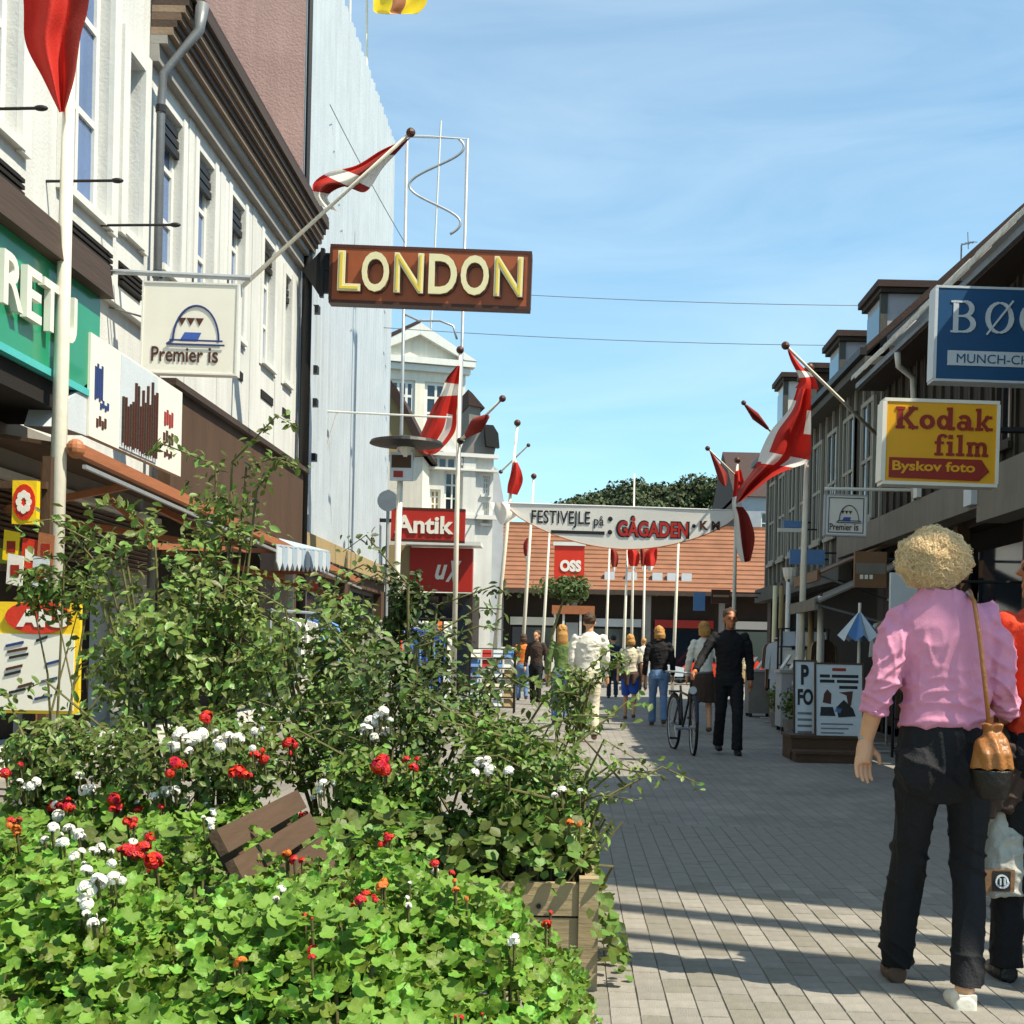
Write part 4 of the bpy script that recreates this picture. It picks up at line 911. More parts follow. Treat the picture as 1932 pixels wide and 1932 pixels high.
# -- menu panel above the awning
MF = Fr((-3.98, 0, 0), (0, 1, 0))
mp_ = thing('menu_board', (-4, 12, 2.88), 'tall white shop board with columns of small print above the orange awning', 'sign')
MB().fbox(MF, 10.75, 13.25, 2.88, 3.72, -.06, 0).build('board', 'sign_white', mp_)
MB().prism(MF, [(10.2, 2.86), (10.74, 2.88), (10.74, 3.3), (10.35, 3.1)], -.3, -.02).build('side_board', 'pale_print', mp_)
md = MB().fbox(MF, 11.45, 12.45, 2.9, 3.70, .0, .01).build('slatted_column', 'pale_print', mp_)
for k in range(15): MB().fbox(MF, 11.48 + k * .065, 11.505 + k * .065, 2.92 + .03 * random.random(), 3.2 + .45 * random.random(), .012, .03).build('slat', 'brown_print' if k % 3 else 'skirt_brown', md)
for (a, b_, c_, d_, m) in ((10.85, 11.05, 3.2, 3.5, 'navy'), (10.98, 11.2, 3.14, 3.22, 'navy'), (10.9, 11.15, 2.98, 3.08, 'brown_print'), (12.68, 12.98, 3.3, 3.46, 'kodak_red'), (12.66, 13.0, 3.13, 3.26, 'brown_print'), (12.7, 12.96, 3.0, 3.08, 'brown_print')):
    n_ = 4; w = (b_ - a) / n_
    for k in range(n_): MB().fbox(MF, a + k * w, a + k * w + w * .7, c_ + .02 * (k % 2), d_ - .03 * ((k + 1) % 2), .0, .006).build('print', m, mp_)
# -- orange framed awning along the left shops
aw = thing('awning', (-4, 16, 0), 'long dark awning with an orange front bar along the white houses', 'awning')
z0 = lambda y: 2.66 - (y - 10.1) * .022
for a, b_ in ((10.0, 14.4), (14.45, 18.8), (18.85, 23.2)):
    MB().bar((-3.8, a, z0(a)), (-3.8, b_, z0(b_)), .075, .09).build('front_bar', 'orange_wood', aw)
    MB().bar((-3.77, a + .1, z0(a) - .12), (-3.77, b_, z0(b_) - .12), .03, .03).build('rail', 'galvanised', aw)
    MB().hexa([(-4.97, a, 2.82), (-3.84, a, z0(a) + .0), (-3.84, b_, z0(b_)), (-4.97, b_, 2.82), (-4.97, a, 2.85), (-3.84, a, z0(a) + .03), (-3.84, b_, z0(b_) + .03), (-4.97, b_, 2.85)]).build('canopy', 'brown_board', aw)
    MB().bar((-4.9, a + 1.2, 2.3), (-3.85, a + 1.4, z0(a) - .1), .05, .06).build('arm', 'orange_wood', aw)
    MB().bar((-4.9, a + 1.2, 2.3), (-3.95, a + 3.4, z0(a) - .42), .04, .06).build('arm', 'orange_wood', aw)
MB().ell((-3.8, 10.0, z0(10)), (.07, .07, .075)).build('end_cap', 'orange_wood', aw)
for (p, q) in ((onx(285, 1030, -3.9), onx(520, 1040, -3.9)), (onx(300, 960, -4.2), onx(420, 1020, -3.9)), (onx(195, 930, -4.3), onx(290, 1010, -3.95))): MB().bar(p, q, .05, .06).build('brace', 'orange_wood', aw)
a, b_ = 10.3, 10.34; MB().bar((-4.2, 10.5, 0.02), (-4.2, 10.5, 2.62), .09, .09).build('post', 'orange_wood', aw)
fr_ = thing('fringed_awning', onx(570, 1060, -3.7), 'small pale blue awning with a scalloped fringe beyond the orange bar', 'awning')
p0, p1 = onx(522, 1030, -3.75), onx(622, 1042, -3.75)
MB().hexa([(-4.9, p0.y, p0.z + .35), (-4.9, p1.y, p0.z + .35), (-3.75, p1.y, p1.z), (-3.75, p0.y, p0.z), (-4.9, p0.y, p0.z + .37), (-4.9, p1.y, p0.z + .37), (-3.75, p1.y, p1.z + .02), (-3.75, p0.y, p0.z + .02)]).build('canopy', 'awning_blue', fr_)
nS = 12
for k in range(nS):
    y0_, y1_ = p0.y + (p1.y - p0.y) * k / nS, p0.y + (p1.y - p0.y) * (k + 1) / nS; zz = p0.z + (p1.z - p0.z) * k / nS
    MB().prism(Fr((-3.745, 0, 0), (0, 1, 0)), [(y0_, zz - .2), ((y0_ + y1_) / 2, zz - .3), (y1_ - .01, zz - .2), (y1_ - .01, zz), (y0_, zz)], -.01, .005 + .004 * (k % 2)).build('scallop', 'awning_blue' if k % 2 else 'pale_print', fr_)
# -- yellow emblem sign and the ice cream price board at the kiosk below the green sign
fr, X, Z = px_frame(22, 988, 9.15)
t = thing('emblem_sign', fr.p(0, 0), 'small yellow sign with a white flower in a red ring below the louvred blind', 'sign')
MB().fbox(fr, 0, X(68), 0, Z(906), -.06, 0).build('board', 'yellow_paint', t)
MB().prism(fr, [(X(45) + .078 * math.cos(a), Z(947) + .125 * math.sin(a)) for a in np.linspace(0, 2 * PI, 20)[:-1]], .0, .008).build('ring', 'red_paint', t)
fl = MB()
for k in range(8): fl.prism(fr, [(X(45) + .035 * math.cos(k * PI / 4) + .02 * math.cos(a), Z(947) + .055 * math.sin(k * PI / 4) + .028 * math.sin(a)) for a in np.linspace(0, 2 * PI, 9)[:-1]], .006, .012 + .0004 * k)
fl.build('flower', 'sign_white', t)
fr, X, Z = px_frame(0, 1345, 8.0)
t = thing('price_board', fr.p(0, 0), 'yellow framed white ice cream price board with a red oval behind the flowers', 'sign')
MB().fbox(fr, X(-70), X(147), 0, Z(1135), -.04, 0).build('frame', 'yellow_paint', t)
MB().fbox(fr, X(-62), X(138), .02, Z(1195), .0, .006).build('sheet', 'sign_white', t)
MB().prism(fr, [(X(70) + .2 * math.cos(a), Z(1163) + .1 * math.sin(a)) for a in np.linspace(0, 2 * PI, 24)[:-1]], .006, .016).build('oval', 'red_paint', t)
text('lettering', 'AlG', 'sign_white', t, fr, X(30), X(124), Z(1182), Z(1148), .017, .06, .004)
for k in range(11):
    a = random.uniform(5, 90); b_ = a + random.uniform(12, 40); v = 1210 + k * 11
    MB().hexa([fr.p(X(a), Z(v), .006), fr.p(X(b_), Z(v - 8), .006), fr.p(X(b_), Z(v - 8), .012), fr.p(X(a), Z(v), .012), fr.p(X(a), Z(v - 5), .006), fr.p(X(b_), Z(v - 13), .006), fr.p(X(b_), Z(v - 13), .012), fr.p(X(a), Z(v - 5), .012)]).build('print', ('black_metal', 'navy', 'brown_print')[k % 3], t)
MB().fbox(fr, X(20), X(32), -.95, 0, -.08, -.04).build('leg', 'grey_metal', t); MB().fbox(fr, X(110), X(122), -.95, 0, -.08, -.04).build('leg', 'grey_metal', t)
pos = [(5, 1015, 'yellow_paint'), (40, 1030, 'red_paint'), (70, 1020, 'orange_wood'), (12, 1060, 'petal_white'), (60, 1065, 'pale_print')]
for k, (u, v, m) in enumerate(pos):
    fr, X, Z = px_frame(u, v, 9.2 - .015 * k)
    t = thing('poster', fr.p(0, 0), ['yellow paper poster under the lime rail', 'red paper poster under the lime rail', 'orange paper poster under the lime rail', 'white paper poster under the lime rail', 'pale grey paper poster under the lime rail'][k], 'poster')
    MB().prism(fr, [(0, -.15), (.11, -.17), (.12, .04), (.01, .06)], -.01, 0).build('sheet', m, t); MB().fbox(fr, .03, .09, -.1, -.02, .0, .003).build('print', 'kodak_red' if m != 'red_paint' else 'sign_white', t)

t = thing('poster_stand', at(45, 1232, 9.3), 'wooden stand holding the yellow emblem sign and paper posters', 'stand'); t.location.z = 0; ORG[t.name].z = 0
for u in (-40, 90): q = at(u, 940, 9.3); MB().box(q.x - .03, q.x + .03, 9.27, 9.33, 0, 2.5).build('upright', 'brown_board', t)
for v in (915, 1025, 1070): q0, q1 = at(-45, v, 9.3), at(95, v, 9.3); MB().box(q0.x, q1.x, 9.22, 9.266, q0.z - .025, q0.z + .025).build('crossbar', 'brown_board', t)

# ================================================================ flagpoles, flags, banner
def pole(name, ut, vt, ub, vb, Y, r, label, cat='flagpole', group=None, ball=True, m='pole_white'):
    a, b_ = at(ut, vt, Y), at(ub, vb, Y); d = (a - b_) / (a.z - b_.z); base = b_ - d * b_.z
    t = thing(name, base, label, cat, group)
    MB().tube([base, base.lerp(a, .5), a], [r * 1.15, r, r * .6], 10).build('mast', m, t, smooth=True)
    if ball: MB().ell(a + Vector((0, 0, r)), r * 1.6, 10, 8).build('finial', 'brown_print', t, smooth=True)
    MB().tube([base, base + Vector((0, 0, .12))], r * 2.2, 10).build('foot', 'grey_metal', t)
    return t
RW = ['flag_red', 'flag_white', 'flag_darkred']
big = pole('flagpole', 140, -160, 104, 1095, 10.0, .056, 'thick white flagpole carrying the large red flag in front of the green sign')
t = thing('flag', at(120, -150, 10), 'large red flag hanging limp at the thick white flagpole', 'flag')
cloth('cloth', [(30, -150, 172, -150), (44, 0, 168, 0), (48, 80, 152, 70), (82, 150, 140, 150), (112, 212, 122, 210)], 9.9, RW, t, lambda s, v: 2 if s > .72 and v > .2 else 0, .09, 1.6, 26, 20)
def slant_pole(u0, v0, u1, v1, Y0, Y1, r, label):
    a, b_ = at(u0, v0, Y0), at(u1, v1, Y1); t = thing('wall_flagpole', a, label, 'flagpole')
    MB().tube([a, b_], [r, r * .7], 8).build('mast', 'pole_white', t, smooth=True); MB().ell(b_, r * 2, 8, 6).build('finial', 'brown_print', t); MB().ell(a, (r * 2.2,) * 3, 8, 6).build('socket', 'black_metal', t)
    return t
slant_pole(445, 552, 775, 250, 19.1, 17.8, .032, 'slanting flagpole fixed to the white house above the ice cream sign')
t = thing('flag', at(690, 320, 18.5), 'red and white flag wrapped round the slanting pole near the brown letter sign', 'flag')
cloth('cloth', [(768, 262, 776, 258), (720, 283, 752, 285), (672, 312, 722, 318), (620, 325, 690, 362), (592, 345, 650, 352), (592, 366, 618, 372), (604, 388, 640, 400)], 18.5, RW, t, lambda s, v: 1 if (v > .8 or (.42 < v < .54 and s < .7) or (.2 < v < .45 and .7 < s)) else (2 if s > .3 else 0), .12, 1.3, 20, 24)
MB().tube([at(775, 256, 18.3), at(800, 256, 18.3), at(880, 262, 18.3)], .008, 5).build('cord', 'paint_white', t)
pole('flagpole', 868, 665, 858, 1180, 27.0, .05, 'white flagpole standing beside the red antiques sign')
t = thing('flag', at(850, 760, 27), 'red and white flag draped at the pole before the pediment house', 'flag')
cloth('cloth', [(862, 690, 868, 690), (842, 715, 866, 720), (832, 742, 864, 738), (818, 765, 862, 775), (802, 800, 858, 815), (785, 845, 830, 850), (800, 856, 815, 858)], 26.9, RW, t, lambda s, v: 1 if (.2 < v < .38 or (.55 < v < .82 and .62 < s < .85)) else (2 if s < .18 or v > .85 else 0), .1, 1.5, 22, 24)
pole('flagpole', 976, 802, 939, 1170, 34.0, .055, 'leaning white flagpole at the left end of the festival banner')
t = thing('flag', at(972, 870, 34), 'red flag hanging at the leaning pole by the banner', 'flag')
cloth('cloth', [(968, 868, 974, 868), (963, 895, 984, 890), (958, 915, 986, 910), (957, 930, 976, 934)], 33.9, RW, t, lambda s, v: 1 if v < .1 else 0, .08, 1.2, 12, 12)
pole('flagpole', 1007, 902, 985, 1245, 40.0, .055, 'white flagpole behind the banner with no flag showing', ball=True)
t = slant_pole(868, 832, 948, 752, 27, 26, .035, 'short slanting pole with a rolled flag above the ornate house')
MB().tube([at(880, 822, 26.85), at(900, 802, 26.6), at(920, 785, 26.35)], [.05, .16, .05], 8).build('rolled_flag', 'flag_darkred', t, smooth=True)
slant_pole(945, 890, 997, 840, 41, 39, .03, 'short slanting pole crossing the leaning flagpole')
pole('flagpole', 1527, 700, 1512, 1212, 20.0, .047, 'white flagpole carrying the large cross flag on the shaded side')
t = thing('flag', at(1480, 830, 20), 'large red flag with a white cross blowing from the pole on the shaded side', 'flag')
def cross(s, v):
    if .50 < v < .64 and s > .1: return 1 if not (.45 < s < .62) else 0
    if s < .16 and .12 < v < .62: return 1
    if s > .82 and .16 < v < .34: return 1
    return 2 if v > .66 and s < .5 else 0
cloth('cloth', [(1506, 725, 1530, 725), (1490, 770, 1530, 775), (1455, 812, 1530, 820), (1436, 850, 1526, 868), (1425, 880, 1490, 885), (1395, 922, 1455, 902), (1388, 950, 1400, 945)], 19.9, RW, t, cross, .16, 1.4, 30, 30, 1.0, -.25)
t = slant_pole(1672, 838, 1482, 652, 21.2, 18.6, .03, 'white slanting flagpole from the dark timber house behind the yellow sign')
cl = cloth('rolled_flag', [(1484, 655, 1490, 662), (1492, 680, 1512, 690), (1508, 715, 1536, 712), (1500, 732, 1545, 735)], 18.7, RW, t, lambda s, v: 1 if .5 < v < .66 else 0, .06, 1.2, 10, 14)
pole('flagpole', 1391, 872, 1384, 1180, 33.0, .05, 'white flagpole at the right end of the festival banner')
t = thing('flag', at(1395, 960, 33), 'dark red flag hanging folded at the right end of the banner', 'flag')
cloth('cloth', [(1386, 890, 1398, 885), (1384, 925, 1404, 915), (1381, 950, 1400, 950), (1384, 975, 1414, 975), (1388, 1030, 1424, 1015), (1400, 1062, 1416, 1058)], 32.8, RW, t, lambda s, v: 1 if (.3 < v < .45 or (s < .3 and v > .45)) else (2 if v > .4 else 0), .08, 1.5, 16, 20)
t = slant_pole(1390, 900, 1335, 846, 33, 31, .03, 'short slanting pole with a dark flag against the wooded hill')
cloth('rolled_flag', [(1338, 850, 1344, 856), (1346, 875, 1362, 880), (1356, 905, 1372, 895), (1366, 918, 1372, 915)], 30.8, RW, t, lambda s, v: 2, .05, 1, 8, 10)
t = slant_pole(1462, 822, 1403, 760, 32.6, 30.6, .03, 'short slanting pole with a rolled flag over the cross flag')
MB().tube([at(1406, 764, 30.7), at(1425, 785, 31.3), at(1448, 808, 32.1)], [.03, .1, .04], 8).build('rolled_flag', 'flag_darkred', t, smooth=True)
for k, (u, vt, ub, vb, Y) in enumerate(((1150, 1035, 1144, 1196, 46), (1184, 1030, 1178, 1196, 44), (1217, 1040, 1214, 1180, 48), (1281, 1000, 1272, 1215, 40), (1038, 985, 1031, 1100, 44), (1197, 893, 1192, 1196, 52))):
    pole('flagpole', u, vt, ub, vb, Y, .05, 'thin white flagpole on the square beyond the banner', group='flagpoles on the square', ball=False)
for k, (u, v, w, m) in enumerate(((1152, 1036, 14, 2), (1184, 1034, 22, 0), (1240, 1034, -26, 0), (1000, 1015, -12, 2), (1208, 1034, 10, 2))):
    t = thing('flag', at(u, v, 44), 'small red flag hanging on the square beyond the banner', 'flag', 'small flags on the square')
    cloth('cloth', [(u, v, u + w * .5, v), (u, v + 14, u + w, v + 10), (u + w * .1, v + 28, u + w, v + 26), (u + w * .4, v + 42, u + w * .6, v + 44)], 43.8, RW, t, lambda s, q, m=m: m if q < .8 else 1, .1, 1.2, 10, 10)
# banner
t = thing('banner', at(1175, 1030, 33), 'white festival banner strung across the street between two flagpoles', 'banner')
mb = MB(); nu, nv = 40, 10
def btop(s): return 950 + 14 * s
def bbot(s): return btop(s) + 10 + 68 * math.sin(PI * min(1, max(0, s))) ** .75
for j in range(nv + 1):
    for i in range(nu + 1):
        s, f = i / nu, j / nv; mb.v.append(tuple(at(962 + 428 * s, btop(s) * (1 - f) + bbot(s) * f, 33 + .006 * math.sin(PI * f) + .005 * math.sin(9 * s + 4 * f))))
for j in range(nv):
    for i in range(nu): a = j * (nu + 1) + i; mb.f.append((a, a + 1, a + nu + 2, a + nu + 1)); mb.m.append(0)
mb.build('cloth', 'flag_white', t, smooth=True)
MB().tube([at(957 + 435 * k / 20, 949 + 14 * k / 20, 33) for k in range(21)], .018, 6).build('top_rope', 'paint_white', t)
MB().tube([at(962 + 428 * k / 24, bbot(k / 24) + 1, 33) for k in range(25)], .015, 6).build('bottom_rope', 'orange_wood', t)
fr, X, Z = px_frame(1000, 995, 32.99, 0.006)
text('lettering', 'FESTIVEJLE', 'black_metal', t, fr, X(1002), X(1113), Z(994), Z(962), .0, .01, .004)
text('lettering', 'på', 'black_metal', t, fr, X(1120), X(1139), Z(994), Z(970), .0, .01, .004)
MB().fbox(fr, X(1040), X(1141), Z(1005), Z(999), -.02, .004).build('underline', 'black_metal', t)
for v in (975, 1000): MB().ell(fr.p(X(1151), Z(v), 0), (.06, .01, .06), 10, 8).build('dot', 'black_metal', t)
text('lettering', 'GÅGADEN', 'black_metal', t, fr, X(1162), X(1301), Z(1009), Z(967), -.006, .07, .004)
text('lettering', 'GÅGADEN', 'antik_red', t, fr, X(1166), X(1298), Z(1007), Z(970), .004, .03, .004)
MB().ell(fr.p(X(1309), Z(984), 0), (.05, .01, .05), 10, 8).build('dot', 'black_metal', t)
for k, u in enumerate((1320, 1342)): text('lettering', 'KM'[k], 'brown_print', t, fr, X(u), X(u + 16), Z(991), Z(974), .0, .05, .004)
t = thing('banner_end', at(965, 975, 33.2), 'loose white cloth end hanging beside the festival banner', 'banner')
cloth('cloth', [(925, 948, 968, 946), (932, 965, 985, 955), (938, 980, 985, 970), (945, 990, 962, 985)], 33.4, RW, t, lambda s, v: 1, .12, 1.5, 14, 10)
# light mast with the wavy tube
lm = thing('decoration_mast', at(815, 1232, 28), 'tall twin-pole festive light frame with a wavy tube behind the brown letter sign', 'mast'); lm.location.z = 0; ORG[lm.name].z = 0
def down(u0, v0, u1, v1, Y):
    a, b_ = at(u0, v0, Y), at(u1, v1, Y); d = (a - b_) / (a.z - b_.z); return a, b_ - d * b_.z
for q in ((768, 262, 752, 1100), (882, 262, 860, 1100)):
    a, b_ = down(*q, 28); MB().tube([a, b_], .035, 8).build('upright', 'galvanised', lm, smooth=True)
a = at(832, 228, 28); MB().tube([a, at(813, 620, 28)], .022, 6).build('centre_rod', 'paint_white', lm)
pts = []
for (cx0, cy0) in ((0, 0),):
    for k in range(61):
        f = k / 60; v = 262 + 180 * f
        amp = 50 * math.sin(2 * PI * f * 1.25 + .9); off = -.045 * (v - 262)
        pts.append(at(826 + off + amp, v, 28))
MB().tube(pts, .028, 6).build('wavy_tube', 'galvanised', lm, smooth=True)
MB().tube([at(752 + 10, 592, 28), at(790, 605, 28), at(830, 605, 28), at(855, 615, 28), at(862, 640, 28)], .025, 6).build('lower_hoop', 'galvanised', lm, smooth=True)
MB().tube([at(768, 258, 28), at(882, 262, 28)], .015, 6).build('cross_wire', 'galvanised', lm)
# bracket arm on the ribbed building
t = thing('wall_bracket', onx(612, 776, -5), 'thin white bracket arm reaching out from the ribbed building', 'bracket'); p = onx(612, 776, -5)
q = at(852, 788, p.y); MB().tube([p, q], .02, 6).build('arm', 'paint_white', t); MB().tube([p + Vector((0, 0, -.9)), p.lerp(q, .1)], .015, 6).build('brace', 'paint_white', t)
MB().tube([p, p - Vector((0, 0, 1.1))], .04, 6).build('mount', 'paint_white', t)
# street lamp and round sign
a, b_ = down(757, 846, 748, 1100, 18)
t = thing('street_lamp', b_, 'street lamp with a wide flat dark dish before the ribbed building', 'street lamp')
MB().tube([b_, a], [.05, .04], 10).build('post', 'pole_white', t, smooth=True)
c = at(767, 836, 18); MB().rings([(c.x, c.y, c.z - .06, .22, .22), (c.x, c.y, c.z - .02, .5, .5), (c.x, c.y, c.z + .02, .48, .48), (c.x, c.y, c.z + .09, .12, .12)], 28).build('dish', 'black_metal', t, smooth=False)
MB().rings([(c.x, c.y, c.z - .26, .1, .1), (c.x, c.y, c.z - .065, .13, .13)], 14).build('lantern', 'sign_white', t)
t = thing('hanging_sign', at(757, 905, 17.8), 'small brown and pale box sign under the street lamp dish', 'sign'); fr, X, Z = px_frame(735, 906, 17.9)
MB().fbox(fr, 0, X(778), 0, Z(852), -.06, 0).build('box', 'pale_print', t); MB().fbox(fr, X(738), X(775), Z(882), Z(858), .0, .006).build('panel', 'brown_board', t); MB().fbox(fr, X(742), X(760), Z(900), Z(888), .0, .006).build('print', 'kodak_red', t)
a, b_ = down(733, 928, 730, 1100, 24)
t = thing('round_sign', b_, 'round grey traffic sign seen from behind at the ribbed building', 'sign'); c = at(732, 945, 24)
MB().tube([b_, c + Vector((0, 0, .2))], .03, 8).build('post', 'galvanised', t); MB().tube([c - Vector((0, .03, 0)), c + Vector((0, .0, 0))], .19, 20).build('disc', 'galvanised', t)
# overhead wires
for k, (u0, v0, u1, v1, Y, lab) in enumerate(((575, 100, 765, 460, (24.6, 28), 'thin stay wire running down the ribbed building'), (706, 538, 1767, 577, (33, 33), 'upper thin wire across the sky'), (706, 617, 1767, 652, (33, 33), 'lower thin wire across the sky'))):
    t = thing('wire', at(u0, v0, Y[0]), lab, 'wire'); MB().tube([at(u0 + (u1 - u0) * f, v0 + (v1 - v0) * f + 10 * 4 * f * (1 - f), Y[0] + (Y[1] - Y[0]) * f) for f in np.linspace(0, 1, 13)], .009, 5).build('cable', 'grey_metal', t)
# yellow flag at the top of the picture on roof masts
t = thing('flag', at(760, 10, 30), 'yellow flag high above the ribbed building', 'flag')
cloth('cloth', [(702, -60, 800, -55), (704, 0, 806, 0), (706, 22, 790, 24), (730, 27, 775, 26)], 32.8, ['yellow_paint', 'orange_wood'], t, lambda s, v: 1 if .35 < s < .6 or v > .85 else 0, .1, 1.6, 18, 12)
for k, u in enumerate((662, 692)):
    a, b_ = at(u, -120, 33), at(u - 3 + 6 * k, 200, 33)
    t = thing('roof_mast', b_, 'thin white mast rising from the ribbed building roof', 'mast', 'masts on the ribbed building'); MB().tube([Vector((b_.x, b_.y, 12.5)), a], .035, 8).build('mast', 'pole_white', t)
# tall banners added out of frame at the right to stripe the paving with shadow
for k, (y, w) in enumerate(((4.24, .20), (3.62, .14), (3.22, .20))):
    t = thing('shadow_banner', (4.75, y, 0), 'tall narrow banner on a pole, added out of view to cast a shadow stripe', 'banner', 'added shadow-casting banners by the corner house')
    MB().tube([(4.75, y, 0), (4.75, y, 7.7)], .035, 8).build('mast', 'pole_white', t); MB().box(4.735, 4.765, y - w / 2, y + w / 2, 1.2, 7.6).build('cloth', 'antik_red' if k != 1 else 'flag_white', t)

# ================================================================ shop goods and street furniture, right
def gz(u, v): return onz(u, v, 0)
fr, X, Z = px_frame(1498, 1395, 15.6)
crate = thing('wooden_step', onz(1560, 1440), 'brown wooden step platform under the two poster boards', 'platform'); zc_ = lambda v, Y: EYE - ab(1560, v)[1] * Y
for k, (y0, y1, zt_) in enumerate(((15.05, 15.5, .14), (15.4, 16.1, .30))):
    for j in range(3): MB().box(2.52 + .0 * k, 3.36, y0 + j * (y1 - y0) / 3, y0 + (j + 1) * (y1 - y0) / 3 - .012, zt_ - .035, zt_).build('board', 'wood_bench', crate)
    MB().box(2.54, 3.34, y0 + .02, y1 - .02, 0.0, zt_ - .036).build('riser', 'brown_board', crate)
def aboard(u0, u1, v0, v1, Y, label):
    fr, X, Z = px_frame(u0, v1, Y); fr.ez = Vector((0, .12, 1)).normalized(); fr.n = fr.ex.cross(fr.ez)
    t = thing('poster_board', fr.p(0, 0), label, 'sign'); W_, H_ = X(u1), Z(v0)
    MB().fbox(fr, 0, W_, 0, H_, -.02, 0).build('board', 'pale_print', t)
    r_ = MB()
    for a in ((-.02, W_ + .02, -.02, 0), (-.02, W_ + .02, H_, H_ + .02)): r_.fbox(fr, *a, -.03, .01)
    for a in ((-.02, 0, .001, H_ - .001), (W_, W_ + .02, .001, H_ - .001)): r_.fbox(fr, *a, -.03, .01)
    r_.build('frame', 'brown_board', t); MB().bar(fr.p(W_ / 2, H_ * .7, -.02), fr.p(W_ / 2, .0, -.3), .04, .03).build('prop', 'brown_board', t)
    return t, fr, W_, H_
t, fr, W_, H_ = aboard(1500, 1538, 1247, 1395, 15.8, 'narrow white board with dark capitals beside the picture poster board')
text('lettering', 'P', 'black_metal', t, fr, .07, .165, H_ * .70, H_ * .96, .002, .04, .003); text('lettering', 'FO', 'black_metal', t, fr, .03, .215, H_ * .44, H_ * .65, .002, .04, .003)
for k in range(4): MB().fbox(fr, .03, .2, H_ * (.08 + .08 * k), H_ * (.11 + .08 * k), .0, .002).build('print', 'grey_metal', t)
t, fr, W_, H_ = aboard(1540, 1627, 1252, 1392, 15.45, 'pale poster board with lines of print and a dark picture')
for k, (a, b_, z) in enumerate(((.35, .65, .93), (.08, .3, .84), (.34, .92, .84), (.08, .4, .77), (.45, .92, .77), (.5, .9, .69))): MB().fbox(fr, W_ * a, W_ * b_, H_ * z - .018, H_ * z + .018, .0, .003).build('print', 'kodak_red' if k == 0 else 'black_metal', t)
for poly, m in (([(.14, .48), (.32, .46), (.33, .6), (.24, .66), (.17, .6)], 'brown_print'), ([(.5, .62), (.8, .64), (.76, .45), (.7, .42), (.66, .58)], 'brown_print'), ([(.08, .3), (.42, .3), (.36, .42), (.1, .42)], 'black_metal'), ([(.48, .28), (.86, .3), (.8, .4), (.6, .52), (.44, .42)], 'black_metal'), ([(.4, .36), (.52, .34), (.56, .4), (.44, .43)], 'blue_paint')):
    MB().prism(fr, [(x * W_, z * H_) for x, z in poly], .0, .004).build('picture', m, t)
for k in range(3): MB().fbox(fr, W_ * .1, W_ * (.6 + .1 * k), H_ * (.06 + .06 * k), H_ * (.08 + .06 * k), .0, .003).build('print', 'grey_metal', t)
# hanging shop signs and slanted awnings on the shaded side
def panel(name, label, cat, u0, u1, v0, v1, Y, m, thick=.08, extra=()):
    fr, X, Z = px_frame(u0, v1, Y); t = thing(name, fr.p(0, 0), label, cat); MB().fbox(fr, 0, X(u1), 0, Z(v0), -thick, 0).build('panel', m, t)
    for (a, b_, c, d, mm) in extra: MB().fbox(fr, X(a), X(b_), Z(d), Z(c), .0, .008).build('print', mm, t)
    if at(u1, v0, Y).x > 2: MB().tube([fr.p(X(u1), Z(v0) * .8, -thick / 2), Vector((5.0, Y + .03, fr.p(0, Z(v0) * .8).z))], .018, 6).build('arm', 'black_metal', t)
    return t
panel('projecting_sign', 'brown shop sign with a pale band below the grey fascia', 'sign', 1612, 1672, 1040, 1108, 17.2, 'brown_panel', .08, ((1614, 1670, 1062, 1082, 'fascia_grey'), (1622, 1628, 1084, 1092, 'sign_white'), (1631, 1637, 1084, 1092, 'sign_white'), (1640, 1646, 1084, 1092, 'sign_white')))
panel('projecting_sign', 'pale blank sign panel behind the blonde woman', 'sign', 1680, 1745, 1080, 1150, 14.8, 'pale_print')
panel('projecting_sign', 'slate blue sign board behind the large cross flagpole', 'sign', 1490, 1556, 1036, 1064, 24, 'blue_paint')
panel('projecting_sign', 'thin white sign edge on the shaded houses', 'sign', 1468, 1515, 996, 1003, 27, 'sign_white')
panel('projecting_sign', 'small slate blue sign over the white sign edge', 'sign', 1478, 1512, 982, 995, 28, 'blue_paint')
panel('projecting_sign', 'brown sign with a pale line above the man with the bicycle', 'sign', 1342, 1378, 1112, 1138, 33.5, 'brown_print', .08, ((1345, 1375, 1122, 1126, 'tan_wall'),))
panel('round_sign', 'pale blue round-edged sign at the far shops', 'sign', 1308, 1330, 1118, 1152, 34, 'blue_paint', .06)
for k, (u0, u1, v0, v1, Y, m) in enumerate(((1540, 1612, 1075, 1140, 18.5, 'fascia_grey'), (1545, 1615, 1050, 1085, 20.5, 'brown_panel'))):
    a, b_ = at(u0, v1, Y), at(u1, v1, Y); t = thing('sloping_awning', a, ['grey sloping awning above the dark shop on the shaded side', 'brown sloping awning beside the brown shop sign'][k], 'awning')
    z1 = at(u0, v0, Y).z; MB().hexa([a, Vector((a.x, a.y + 2.2, a.z)), Vector((5.0, a.y + 2.2, z1 + .3)), Vector((5.0, a.y, z1 + .3))] + [p + Vector((0, 0, .03)) for p in (a, Vector((a.x, a.y + 2.2, a.z)), Vector((5.0, a.y + 2.2, z1 + .3)), Vector((5.0, a.y, z1 + .3)))]).build('canopy', m, t)
    MB().bar(a, a + Vector((0, 2.2, 0)), .05, .16).build('valance', m, t); MB().bar(a + Vector((.02, .1, 0)), Vector((4.98, a.y + .1, a.z - .4)), .03, .03).build('arm', 'grey_metal', t)
t = thing('wall_lantern', at(1490, 1080, 26), 'white lantern hanging on the shaded houses', 'lamp'); c = at(1492, 1083, 26)
